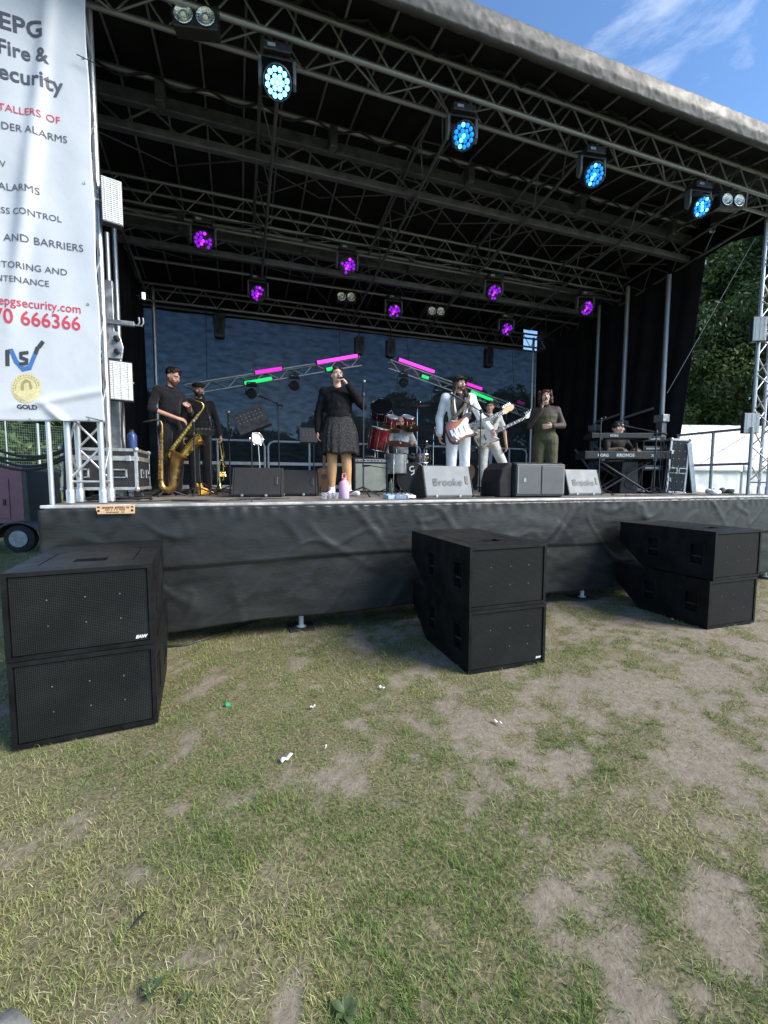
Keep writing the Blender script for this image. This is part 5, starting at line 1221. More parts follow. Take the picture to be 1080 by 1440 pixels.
# 6 bassist in cream
def bassist():
    f = Figure(deck(686, 6.85), radians(-24), 'bass player in a cream short sleeved shirt and white trousers, legs apart', dict(kna=(-.11, -.05, .49), knb=(.27, -.12, .52), anb=(.40, -.02, .10), tob=(.47, -.17, .035), pel=(.02, 0, .95), ela=(-.29, .05, 1.15), wra=(-.14, -.18, .98), elb=(.29, .0, 1.16), wrb=(.31, -.10, .90), hea=(0, -.02, 1.625)), .95, 1.06, (radians(3), 0, radians(-10)), SKIN2)
    f.body(dict(d=(.7, -.2, -.4), n=(0, .4, -.8), c=.5), None); f.shirt(CREAM, .36, 'shirt', .018); f.trousers(CREAM, .026, 1.0, .03); f.shoes(mat('dark_trainer', (.05, .05, .055), .6)); f.hair(DKHAIR, 'short'); return f
BAS = bassist()
# 7 singer in olive jumpsuit
def singer_olive():
    f = Figure(deck(764, 5.62), radians(-34), 'curly haired singer in an olive jumpsuit with brown sheer sleeves', dict(sha=(-.175, .01, 1.40), shb=(.175, .01, 1.40), ela=(-.25, -.04, 1.14), wra=(-.085, -.19, 1.42), elb=(.275, -.02, 1.14), wrb=(.10, -.20, 1.12), hea=(-.015, -.02, 1.62), kna=(-.11, -.02, .5), knb=(.11, -.02, .5)), .94, 1.16, (radians(-10), radians(-4), radians(2)), SKIN)
    f.body(dict(d=(.2, -.15, .9), n=(.9, .1, -.3), c=1.15), dict(d=(-.9, -.1, -.05), n=(0, 1, 0), c=.15), gl=1.1)
    f.shirt(mat('brown_sheer_top', (.060, .043, .038), .75, 0, .2, 14, .2, 60), .98, 'sheer_top', .012, .02, .01, True)
    OL = mat('olive_jersey', (.062, .058, .026), .75, 0, .2, 8, .2, 60); b = B(); f.torso(b, .020, True, .015); b.ell(f.J['pel'] - Vector((0, 0, .03)), (.20, .15, .14))
    for x in 'ab': f.leg(b, x, .030, .97, 1.12, .045)
    remesh(b, 'jumpsuit', OL, f.rt, .012, 3, .012, .08, cut=lambda c: c.z > 1.33 - .25 * max(0, -c.x - .0) , thick=.006)
    f.shoes(BLACKC); f.hair(mat('dark_red_curly_hair', (.045, .013, .014), .5, 0, .6, 40, .8, 90), 'bob'); f.open_mouth(); return f
S2 = singer_olive()
# 8 keyboard player
def keys():
    SEAT = dict(pel=(0, 0, .52), wai=(0, -.01, .66), che=(0, -.03, .84), nec=(0, -.05, 1.01), hea=(.0, -.08, 1.165), sha=(-.18, -.02, .98), shb=(.18, -.02, .98), ela=(-.25, -.14, .76), wra=(-.15, -.36, .78), elb=(.25, -.14, .76), wrb=(.15, -.36, .78), hipa=(-.10, -.02, .50), kna=(-.16, -.42, .50), ana=(-.16, -.38, .09), toa=(-.18, -.54, .035), hipb=(.10, -.02, .50), knb=(.16, -.42, .50), anb=(.16, -.38, .09), tob=(.18, -.54, .035))
    f = Figure(deck(861, 6.28), radians(-10), 'keyboard player in black, only his head showing over the keyboards', SEAT, 1.02, 1.05, (radians(4), 0, radians(58)), SKIN)
    f.body(dict(d=(.1, -1, -.2), n=(0, 0, -1), c=.4), dict(d=(-.1, -1, -.2), n=(0, 0, -1), c=.4)); f.shirt(BLACKC, .46); f.trousers(BLACKC); f.shoes(WHITEC); f.hair(DKHAIR, 'short'); return f
KEY = keys()
# ================================================================ instruments and stage gear
BRASS = mat('brass_lacquer', (.62, .43, .13), .22, 1.0, .15, 12); OLDBRASS = mat('antique_brass', (.36, .22, .085), .38, 1.0, .25, 14); WOODD = mat('dark_wood', (.05, .03, .02), .5)
def arc(c, r, a0, a1, n, ax='xz'):
    return [(c[0] + r * cos(a0 + (a1 - a0) * k / n), c[1], c[2] + r * sin(a0 + (a1 - a0) * k / n)) for k in range(n + 1)]
def saxophone(loc, rot, s, m, label, keyn=14, neck=True):
    rt = empty('saxophone', loc, 0, label, 'saxophone'); rt.rotation_euler = rot; rt.scale = (s, s, s)
    # local: body along z in the xz plane, bell on +x
    b = B(); pts = [(0, 0, .62), (0, 0, .4), (0, 0, .2), (0, 0, .08), (.012, 0, .03), (.04, 0, 0), (.075, 0, -.008), (.108, 0, .012), (.125, 0, .05), (.130, 0, .13), (.134, 0, .22), (.142, 0, .29), (.158, 0, .345), (.172, 0, .37)]
    b.path(pts, [.015, .021, .028, .033, .036, .038, .040, .042, .044, .047, .051, .059, .074, .090], 18); b.build('body_tube', m, rt, True)
    b = B(); b.path([(.1735 + .078 * 0, 0, .372)], .01) if False else b.lathe([(.084, 0), (.093, .004), (.093, .010), (.087, .012)], 22, (.171, 0, .366), (.5, 0, .87)); b.build('bell_rim', m, rt, True)
    b = B(); b.path([(0, 0, .62), (0, 0, .66), (-.012, 0, .695), (-.045, 0, .715), (-.085, 0, .708), (-.12, 0, .695)], [.012, .0115, .011, .010, .009, .008], 10); b.build('neck', m, rt, True)
    b = B(); b.path([(-.11, 0, .698), (-.15, 0, .686), (-.185, 0, .680)], [.011, .010, .004], 10); b.build('mouthpiece', BLKPLASTIC, rt, True)
    for k in range(keyn):
        z = .10 + .5 * k / keyn; sd = -1 if k % 3 else 1; b = B(); b.lathe([(.017 - .005 * k / keyn, 0), (.017 - .005 * k / keyn, .006), (.006, .008)], 12, (.004 * sd, -.018 - .008 * (1 - k / keyn), z), (0, -1, 0)); b.build('key_cup', m, rt, True)
    for y in (-.034, -.028): rod('key_rod', (.012 if y < -.03 else -.016, y, .10), (.010 if y < -.03 else -.012, y + .012, .58), .0035, m, rt, 6)
    for z, x in ((.12, .165), (.20, .172)): b = B(); b.lathe([(.026, 0), (.026, .006), (.01, .01)], 14, (x - .022, -.030, z), (0, -1, .0)); b.build('bell_key', m, rt, True); b = B(); b.path(arc((x - .022, -.04, z), .032, 0, pi, 8), .003, 5); b.build('key_guard', m, rt, True)
    return rt
# baritone-size horn held across the player's body: low bow at image left, crook to his mouth at upper right
p0, p1 = aY(236, 640, 6.22), aY(284, 566, 6.22); dv = p1 - p0
saxophone(p0, (0, atan2(dv.x, dv.z) + radians(4), 0), dv.length / .72, BRASS, 'shiny brass saxophone held across the body by the bearded player')
q0 = aY(226, 686, 6.0); saxophone((q0.x, 6.0, DECK + .10), (0, radians(3), radians(-8)), 1.20, OLDBRASS, 'dull antique saxophone standing upright on a floor stand')
def horn_stand():
    rt = empty('instrument_stand', (q0.x + .06, 6.03, DECK), 0, 'black folding stand holding the dull saxophone', 'stand')
    for a in (.3, 2.5, 4.4): rod('leg', (0, 0, .10), (.22 * cos(a), .22 * sin(a), .012), .011, BLKMETAL, rt)
    rod('pole', (0, .05, .08), (0, .06, .55), .010, BLKMETAL, rt); b = B(); b.path([(-.05, -.02, .42), (-.02, .03, .42), (.04, .04, .42), (.09, -.01, .42)], .008, 6); b.build('cradle', BLKMETAL, rt, True)
horn_stand()
def trumpet(loc, rot, label):
    rt = empty('trumpet', loc, 0, label, 'trumpet', 'trumpets'); rt.rotation_euler = rot
    b = B(); b.lathe([(.061, 0), (.058, .006), (.042, .03), (.026, .08), (.015, .15), (.008, .26), (.006, .36)], 20, (0, 0, 0), (0, 0, 1)); b.build('bell', BRASS, rt, True)
    b = B(); b.path([(0, 0, .34), (0, 0, .40), (.012, 0, .43), (.035, 0, .44), (.055, 0, .43), (.062, 0, .40), (.062, 0, .16), (.055, 0, .14), (.035, 0, .135)], .006, 8); b.build('tubing', BRASS, rt, True)
    b = B(); b.path([(.062, 0, .20), (.062, 0, .48), (.062, 0, .52)], [.005, .005, .011], 10); b.build('leadpipe', CHROME, rt, True)
    for k in range(3): b = B(); b.tube((.0, 0, .20 + k * .027), (.085, 0, .20 + k * .027), .0105, n=12); v = b.build('valve', BRASS, rt, True); b = B(); b.tube((.085, 0, .20 + k * .027), (.10, 0, .20 + k * .027), .004, n=8); b.build('valve_button', CHROME, v, True)
    return rt
t0 = aY(309, 688, 6.9); trumpet((t0.x, 6.9, DECK + .07), (0, 0, radians(20)), 'brass trumpet standing bell down on a small stand')
rt = empty('trumpet_stand', (t0.x, 6.9, DECK), 0, 'small black peg stand under the upright trumpet', 'stand'); rod('peg', (0, 0, .01), (0, 0, .20), .004, BLKMETAL, rt)
for a in (.4, 2.0, 3.6, 5.2): rod('leg', (0, 0, .05), (.10 * cos(a), .10 * sin(a), .008), .006, BLKMETAL, rt)
h = TRP.pt((.31, -.12, .84)); tr = trumpet((h.x + .02, h.y - .02, h.z - .42), (radians(-4), radians(-6), radians(60)), 'brass trumpet hanging from the hand of the player in the flat cap')
def plush():
    p = aY(286, 694, 6.3); rt = empty('plush_toy', (p.x, 6.3, DECK), radians(10), 'small yellow plush toy on the stage floor', 'toy'); Yl = mat('yellow_plush', rgb(225, 170, 70), .9, 0, .15, 40, .5, 120)
    b = B(); b.ell((0, 0, .055), (.075, .055, .055)); b.ell((-.05, -.02, .115), (.042, .04, .04)); b.cap((-.075, -.02, .15), (-.08, -.01, .165), .014, .008, 8); b.cap((-.03, -.01, .15), (-.02, -.005, .165), .014, .008, 8); b.cap((.05, .0, .05), (.13, .02, .04), .022, .014, 8); b.cap((-.03, -.04, .03), (-.05, -.08, .02), .02, .018, 8); remesh(b, 'plush_body', Yl, rt, .008, 2)
    for s in (-1, 1): b = B(); b.ell((-.06 + s * .018, -.058, .12), .006, 8, 6); b.build('eye', EYED, rt)
plush()

# ------------------------------------------------ guitars
def guitar(loc, rot, label, bass=False, body_cols=None, s=1.0):
    rt = empty('bass_guitar' if bass else 'electric_guitar', loc, 0, label, 'guitar'); rt.rotation_euler = rot; rt.scale = (s, s, s)
    # local: neck along +x, face towards -y
    O = [(-.20, .02), (-.195, .09), (-.16, .135), (-.10, .150), (-.045, .128), (0, .115), (.05, .125), (.10, .150), (.165, .160), (.200, .145), (.190, .115), (.150, .090), (.120, .060), (.115, .0), (.125, -.050), (.165, -.085), (.185, -.118), (.165, -.140), (.115, -.138), (.06, -.118), (.01, -.110), (-.05, -.128), (-.105, -.155), (-.155, -.142), (-.190, -.10), (-.2, -.04)]
    n = len(O); rnd = []
    for k in range(n):
        p, q = O[k], O[(k + 1) % n]; r, t = O[k - 1], O[(k + 2) % n]
        for u in (0, .33, .66): rnd.append(tuple(.5 * (2 * p[i] + (q[i] - r[i]) * u + (2 * r[i] - 5 * p[i] + 4 * q[i] - t[i]) * u * u + (-r[i] + 3 * p[i] - 3 * q[i] + t[i]) * u ** 3) for i in (0, 1)))
    m = bpy.data.materials.new('guitar_body_finish'); m.use_nodes = True; nn, ll = m.node_tree.nodes, m.node_tree.links; bs = nn['Principled BSDF']; bs.inputs['Roughness'].default_value = .22; bs.inputs['Coat Weight'].default_value = .6
    tcn = nn.new('ShaderNodeTexCoord'); gr = nn.new('ShaderNodeTexGradient'); gr.gradient_type = 'SPHERICAL'; mpn = nn.new('ShaderNodeMapping'); mpn.inputs['Scale'].default_value = (4.2, 2, 5.2); ll.new(tcn.outputs['Object'], mpn.inputs[0]); ll.new(mpn.outputs[0], gr.inputs[0])
    rp = nn.new('ShaderNodeValToRGB'); ll.new(gr.outputs[0], rp.inputs[0]); ll.new(rp.outputs[0], bs.inputs['Base Color']); c0, c1, c2 = body_cols; e = rp.color_ramp.elements; e[0].position = .05; e[0].color = (*c0, 1); e[1].position = .6; e[1].color = (*c2, 1); x = e.new(.26); x.color = (*c1, 1)
    b = B(); b.prism(rnd, -.022, .022, 'y'); bd = b.build('body', m, rt, bev=.009, seg=3)
    PG = mat('pickguard_white', (.72, .72, .68), .35, 0, .05, 10); G2_ = mat('pickguard_grey', (.20, .22, .25), .35, 0, .1, 10)
    pg = [(-.13, -.02), (-.11, -.10), (-.05, -.095), (.02, -.085), (.09, -.10), (.135, -.10), (.11, -.04), (.11, .05), (.135, .09), (.12, .115), (.07, .10), (.0, .06), (-.06, .04)]
    b = B(); b.prism(pg, -.0262, -.0225, 'y'); b.build('pickguard', G2_ if bass else PG, rt, bev=.001)
    for x in ((-.03,) if bass else (-.095, -.03, .045)): b = B(); b.box((x, -.029, -.005), (.022, .008, .085)); b.build('pickup', BLKPLASTIC if bass else PG, rt, bev=.003)
    b = B(); b.box((-.145, -.030, -.005), (.035, .012, .08)); b.build('bridge', CHROME, rt, bev=.002)
    for k in range(3): b = B(); b.lathe([(.012, 0), (.011, .014), (.008, .016)], 12, (-.06 - k * .035, -.024, -.085 - k * .012), (0, -1, 0)); b.build('knob', CHROME if bass else PG, rt)
    L = .70 if bass else .56; MP = mat('maple', (.55, .38, .18), .35, 0, .1, 10, coat=.3, stretch=(1, 1, 8)); RW = mat('rosewood', (.045, .028, .02), .4)
    b = B(); b.prism([(.06, -.028), (.06, .028), (.06 + L, .021), (.06 + L, -.021)], -.018, .004, 'y'); nk = b.build('neck', MP, rt, bev=.006)
    b = B(); b.prism([(.06, -.0275), (.06, .0275), (.06 + L, .0205), (.06 + L, -.0205)], -.0245, -.0185, 'y'); fb = b.build('fingerboard', RW, rt)
    for k in range(1, 16):
        x = .06 + L - L * 1.28 * (1 - 2 ** (-k / 12)); b = B(); b.box((x, -.0252, 0), (.0022, .0016, .046)); b.build('fret', CHROME, fb)
        if k in (3, 5, 7, 9, 12): b = B(); b.box((x + .012, -.0250, 0), (.014 if bass else .006, .001, .03 if bass else .006)); b.build('inlay', PG, fb)
    x = .06 + L; hd = [(x, -.021), (x, .021), (x + .03, .040), (x + .10, .055), (x + .17, .060), (x + .195, .035), (x + .18, .0), (x + .14, -.018), (x + .10, -.014), (x + .05, -.030)]
    b = B(); b.prism(hd, -.016, .0, 'y'); h = b.build('headstock', WHITEP if bass else MP, rt, bev=.003)
    for k in range(4 if bass else 6): b = B(); b.tube((x + .03 + k * (.04 if bass else .025), -.008, .045 + k * .003), (x + .03 + k * (.04 if bass else .025), -.008, .078 + k * .003), .006, n=8); b.build('tuning_peg', CHROME, h)
    for k in range(4 if bass else 6):
        z = (k - (1.5 if bass else 2.5)) * (.014 if bass else .0095); rod('string', (-.14, -.037, z), (x + .04, -.026, z * .8), .0009, CHROME, rt, 5)
    return rt
def place_guitar(pa, pb, Y, tilt, **kw):
    """pa body centre pixel, pb headstock end pixel"""
    a, c = aY(*pa, Y), aY(*pb, Y - .02); d = c - a; L0 = .86 if kw.get('bass') else .72; s = d.length / L0
    return guitar(a, (radians(tilt), -atan2(d.z, d.x), 0), s=s, **kw), d
place_guitar((648, 604), (716, 577), 5.37, -8, label='sunburst electric guitar with white pickguard worn by the guitarist', body_cols=((.012, .007, .006), (.12, .022, .012), (.36, .13, .03)))
place_guitar((683, 614), (746, 584), 6.62, -6, label='grey bass guitar worn by the player in cream', bass=True, body_cols=((.12, .11, .09), (.30, .27, .20), (.36, .33, .25)))
STRAP = mat('guitar_strap_weave', (.09, .08, .055), .8, 0, .4, 40)
def strap(fig, pts, label):
    b = B(); P = [fig.pt(p) for p in pts]; V = []
    for k, p in enumerate(P):
        t = (P[min(k + 1, len(P) - 1)] - P[max(k - 1, 0)]).normalized(); n = t.cross(Vector((0, -1, .001))).normalized() * .024; V += [p - n, p + n]
    b.add(V, [(2 * k, 2 * k + 1, 2 * k + 3, 2 * k + 2) for k in range(len(P) - 1)]); o = b.build('guitar_strap', STRAP, None, True); sd = o.modifiers.new('t', 'SOLIDIFY'); sd.thickness = .004; tag(o, label, 'strap', 'guitar straps')
strap(GTR, [(-.20, -.20, 1.02), (-.10, -.19, 1.12), (.03, -.18, 1.26), (.12, -.14, 1.42), (.14, -.02, 1.50), (.08, .10, 1.46)], 'woven guitar strap across the white suit')
strap(BAS, [(-.18, -.20, 1.05), (-.05, -.18, 1.18), (.07, -.17, 1.32), (.14, -.12, 1.45), (.15, 0, 1.51), (.08, .10, 1.46)], 'dark bass strap across the cream shirt')

# ------------------------------------------------ microphones and stands
MICG = mat('mic_grille', (.22, .22, .23), .35, .8, .2, 60)
def mic(parent, p, d, s=1.0, name='microphone', label=None):
    p, d = Vector(p), Vector(d).normalized(); b = B(); b.lathe([(.010, -.16), (.012, -.12), (.016, -.02), (.017, 0)], 14, p, d); o = b.build(name, BLKPLASTIC, parent, True)
    b = B(); b.ell(p + d * .022, .025 * s, 14, 9); b.build('mic_grille', MICG, o, True)
    if label: tag(o, label, 'microphone', 'hand held microphones')
    return o
h = S1.pt((.085, -.185, 1.545)); mo = S1.rt.matrix_basis @ (S1.head @ Vector((0, -.10, -.055))); mic(None, h.lerp(mo, .72) + Vector((0, -.012, 0)), (mo - h) + Vector((-.02, .0, .0)), label='black microphone held at the mouth of the singer in black')
h = S2.pt((-.065, -.20, 1.49)); mo = S2.rt.matrix_basis @ (S2.head @ Vector((0, -.11, -.06))); mic(None, h.lerp(mo, .75) + Vector((0, -.012, -.004)), (mo - h), label='black microphone held by the curly haired singer')
def mic_stand(px, Y, h, boom, label, tripod=True, name='microphone_stand'):
    p = aY(px, 690, Y); rt = empty(name, (p.x, Y, DECK), 0, label, 'microphone stand', 'microphone stands on the stage')
    rod('pole', (0, 0, .05), (0, 0, h), .0105, BLKMETAL, rt)
    if tripod:
        for a in (.5, 2.6, 4.7): rod('leg', (0, 0, .13), (.30 * cos(a), .30 * sin(a), .012), .009, BLKMETAL, rt)
    else: b = B(); b.lathe([(.13, 0), (.13, .012), (.03, .025), (.02, .05)], 22); b.build('base', BLKMETAL, rt, True)
    b = B(); b.lathe([(.016, h - .03), (.02, h - .02), (.02, h + .02), (.012, h + .03)], 12); b.build('clutch', BLKMETAL, rt, True)
    if boom:
        e = Vector((boom[0], boom[1], h + boom[2])); s0 = Vector((0, 0, h)) - (e - Vector((0, 0, h))) * .35; rod('boom_arm', s0, e, .008, BLKMETAL, rt); b = B(); b.cap(s0, s0 + (e - s0).normalized() * .07, .016, .016, 10); b.build('counterweight', BLKMETAL, rt, True)
        mic(rt, e + (e - s0).normalized() * .10, e - s0)
    else: mic(rt, (0, -.02, h + .14), (0, -.25, 1))
    return rt
mic_stand(511, 5.32, 1.30, None, 'straight microphone stand beside the singer in black'); mic_stand(674, 5.28, 1.18, (-.30, .10, .18), 'microphone stand between the guitarist and bass player', True)
mic_stand(297, 6.35, 1.05, (-.06, .15, .26), 'boom microphone stand in front of the trumpeter'); mic_stand(324, 6.5, 1.0, None, 'short microphone stand right of the trumpeter'); mic_stand(393, 7.1, 1.42, (-.20, .10, .10), 'tall boom microphone stand behind the floor monitors')
mic_stand(919, 5.15, 1.00, (-.28, .25, .10), 'microphone stand with cables right of the keyboards'); mic_stand(841, 5.2, 1.15, (.40, .6, .0), 'boom microphone stand at the left of the keyboards'); mic_stand(604, 7.6, .75, (.05, -.1, .3), 'short microphone stand at the right of the drums'); mic_stand(275, 6.05, .80, None, 'low microphone stand in front of the saxophonist')
p = aY(516, 655, 6.4); rt = empty('amplifier_microphone_stand', (p.x + .35, 6.45, DECK), 0, 'low boom microphone stand aimed at the guitar amplifier', 'microphone stand'); rod('pole', (0, 0, 0), (0, 0, .42), .01, BLKMETAL, rt); rod('boom_arm', (.05, 0, .40), (-.35, .0, .45), .007, BLKMETAL, rt); mic(rt, (-.36, .06, .44), (-.4, 1, 0))
for a in (.5, 2.6, 4.7): rod('leg', (0, 0, .08), (.2 * cos(a), .2 * sin(a), .01), .008, BLKMETAL, rt)

def music_stand(px, Y, py, w, hh, label, tilt, roll=0):
    p = aY(px, py, Y); h = p.z - DECK; rt = empty('music_stand', (p.x, Y, DECK), 0, label, 'music stand', 'black music stands'); rod('pole', (0, 0, .03), (0, 0, h), .010, BLKMETAL, rt)
    for a in (.6, 2.7, 4.8): rod('leg', (0, 0, .20), (.26 * cos(a), .26 * sin(a), .012), .009, BLKMETAL, rt)
    b = B(); b.at((0, -.02, h), (radians(tilt), radians(roll), 0)); b.box((0, 0, 0), (w, .006, hh)); b.box((0, .03, -hh / 2), (w, .06, .006)); d = b.build('desk', BLKMETAL, rt)
    for r in range(3):
        for k in range(7):
            b = B(); b.at((0, -.02, h), (radians(tilt), radians(roll), 0)); b.lathe([(.009, 0), (.009, .0008)], 10, (-w * .36 + k * w * .12, -.0036, hh * (.30 - r * .16)), (0, -1, 0)); b.build('desk_hole', mat('stand_hole_grey', (.10, .11, .115), .8), d)
    return rt
music_stand(353, 6.2, 590, .44, .33, 'tilted black music stand left of the floor monitors', -25, -24); music_stand(441, 7.1, 612, .46, .24, 'level black music stand behind the singer in black', -12); music_stand(279, 6.3, 604, .40, .10, 'low flat black music stand in front of the trumpeter', -60)

# ------------------------------------------------ monitors and loudspeakers
GREYC = mat('grey_cabinet_paint', rgb(120, 125, 128), .6, 0, .08, 6, .06, 80); BLKC = mat('black_cabinet_carpet', (.017, .0175, .019), .8, 0, .3, 10, .3, 90)
def flat_text(s, size, m, parent, loc, rot, bold=0.0, name='lettering'):
    cu = bpy.data.curves.new('txt', 'FONT'); cu.body = s; cu.size = size; cu.offset = bold; cu.extrude = .0006; cu.align_x = 'CENTER'; cu.resolution_u = 3
    ob = bpy.data.objects.new('txt', cu); COL.objects.link(ob); me = bake(ob); bpy.data.objects.remove(ob); o = link(name, me, m, parent); o.rotation_euler = rot; o.location = loc; return o
def wedge(px, Y, w, hh, dep, m, label, text=None, rz=0, grp='floor monitor wedges'):
    p = aY(px, 695, Y); rt = empty('floor_monitor', (p.x, Y, DECK), rz, label, 'monitor speaker', grp); sl = hh * .30
    prof = [(0, .035), (.02, .0), (dep, 0), (dep, hh * .35), (sl + .10, hh), (sl, hh)]
    b = B(); b.prism(prof, -w / 2, w / 2, 'x'); b.build('cabinet', BLKC if text is None else GREYC, rt, bev=.010)
    a = atan2(sl, hh - .035)
    for sx in (-1, 1): b = B(); b.prism([(y_ - .004 if k in (0, 5) else y_, z_) for k, (y_, z_) in enumerate(prof)], sx * (w / 2 + .001), sx * (w / 2 + .016), 'x'); b.build('end_cheek', BLKC, rt, bev=.005)
    b = B(); b.at((0, sl * .55, hh * .55), (-a, 0, 0)); b.box((w * .40, -.004, 0), (.045, .012, .11)); b.build('handle_slot', BLKPLASTIC, rt, bev=.006)
    b = B(); b.box((0, (sl + .1 + dep) / 2 + .012, hh * .69), (.02, .02, .02)); 
    g = B(); v0, v1 = Vector((0, dep, hh * .35)), Vector((0, sl + .10, hh)); d = v1 - v0; c = (v0 + v1) / 2; g.at(c + Vector((0, .006, .006)), (-(pi / 2 - atan2(d.z, -d.y)) , 0, 0)); g.box((0, 0, 0), (w * .9, .012, d.length * .9)); g.build('grille', GRILLE, rt, bev=.004)
    if text: flat_text(text, .135, mat('faint_stencil_ink', rgb(92, 96, 99), .7), rt, (-.01, sl * (hh * .40 - .035) / (hh - .035) - .014, hh * .40), (pi / 2 - a, 0, 0), -.001)
    for sx in (-.3, .2): b = B(); b.lathe([(.016, 0), (.016, .018), (.01, .02)], 12, (sx * w, -.012, .025), (0, -1, 0)); b.build('socket', STEEL, rt)
    return rt
wedge(633, 4.74, .64, .40, .50, GREYC, 'grey floor monitor in front of the white suited guitarist', 'Brooke'); wedge(824, 5.0, .60, .385, .50, GREYC, 'grey floor monitor beside the covered loudspeaker', 'Brooke')
wedge(361, 5.55, .58, .37, .50, BLKC, 'black floor monitor nearest the trumpeter', None, radians(-12)); wedge(416, 5.75, .52, .35, .48, BLKC, 'black floor monitor next to the singer in black', None, radians(-14))
def covered_speaker():
    a, c = aY(725, 698, 4.62), aY(793, 698, 4.62); w = c.x - a.x; rt = empty('covered_loudspeaker', ((a.x + c.x) / 2, 4.62, DECK), radians(-2), 'loudspeaker lying on its side in a black padded cover', 'loudspeaker'); H = .455
    COV = mat('padded_cover', (.010, .010, .012), .85, 0, .3, 14, .4, 60); b = B(); b.prism([(-w / 2 - .01, 0), (w / 2 + .01, 0), (w / 2 + .01, H), (-w / 2 - .01, H)], .02, .55, 'y'); o = b.build('padded_cover', COV, rt, bev=.04, seg=4)
    b = B(); b.prism([(-w / 2 - .20, 0), (-w / 2 - .012, 0), (-w / 2 - .012, H), (-w / 2 - .07, H * .99), (-w / 2 - .17, H * .80), (-w / 2 - .21, H * .45)], .05, .52, 'y'); b.build('cover_flap', COV, rt, bev=.03, seg=4)
    b = B(); b.box((0, .012, H / 2), (w - .02, .03, H - .04)); b.build('front_frame', mat('dark_grey_frame', (.055, .058, .06), .5), rt, bev=.01)
    for k in (-1, 1): b = B(); b.box((k * (w - .06) / 4, -.008, H / 2), ((w - .09) / 2, .012, H - .085)); b.build('front_panel', mat('dull_grey_panel', rgb(84, 86, 88), .55, 0, .08, 7), rt, bev=.006)
    b = B(); b.box((-w * .33, -.017, H * .5), (.035, .006, .045)); b.build('badge', STEEL, rt)
    for k in (-1, 1): b = B(); b.box((k * (w / 2 - .035), -.008, H / 2), (.022, .012, H - .1)); b.build('side_bar', GREYC, rt, bev=.004)
covered_speaker()
def guitar_amp():
    a, c = aY(497, 692, 7.1), aY(545, 692, 7.1); w = c.x - a.x; rt = empty('guitar_amplifier', ((a.x + c.x) / 2, 7.1, DECK), 0, 'guitar amplifier with silver grille cloth behind the microphone stand', 'amplifier'); H = .60
    b = B(); b.box((0, .15, H / 2), (w, .30, H)); b.build('cabinet', BLKC, rt, bev=.015); b = B(); b.box((0, -.004, H * .44), (w - .07, .012, H * .78)); b.build('grille_cloth', mat('silver_grille_cloth', rgb(150, 155, 145), .7, 0, .1, 8, .4, 150), rt, bev=.004)
    b = B(); b.box((0, -.004, H * .92), (w - .07, .012, H * .08)); p = b.build('control_panel', STEEL, rt)
    for k in range(8): b = B(); b.lathe([(.012, 0), (.010, .015)], 10, (-w * .38 + k * w * .10, -.010, H * .92), (0, -1, 0)); b.build('knob', BLKPLASTIC, p)
    b = B(); b.path([(-.1, .15, H), (-.09, .15, H + .03), (.09, .15, H + .03), (.1, .15, H)], .012, 7); b.build('handle', BLKPLASTIC, rt, True)
guitar_amp()
def bass_amp():
    p = aY(655, 690, 8.6); rt = empty('bass_amplifier', (p.x, 8.6, DECK), 0, 'dark bass cabinet with an orange cone behind the guitarist', 'amplifier'); b = B(); b.box((0, .2, .42), (.6, .4, .84)); b.build('cabinet', BLKC, rt, bev=.015)
    b = B(); b.box((0, -.006, .36), (.54, .014, .64)); b.build('grille', GRILLE, rt); b = B(); b.lathe([(.20, .0), (.20, .01), (.15, .012), (.06, .004), (.05, .012)], 24, (.02, -.012, .40), (0, -1, 0)); b.build('speaker_cone', mat('orange_cone', (.25, .13, .04), .6), rt, True); b = B(); b.box((0, .18, .93), (.5, .3, .16)); b.build('amp_head', BLKPLASTIC, rt, bev=.01)
bass_amp()

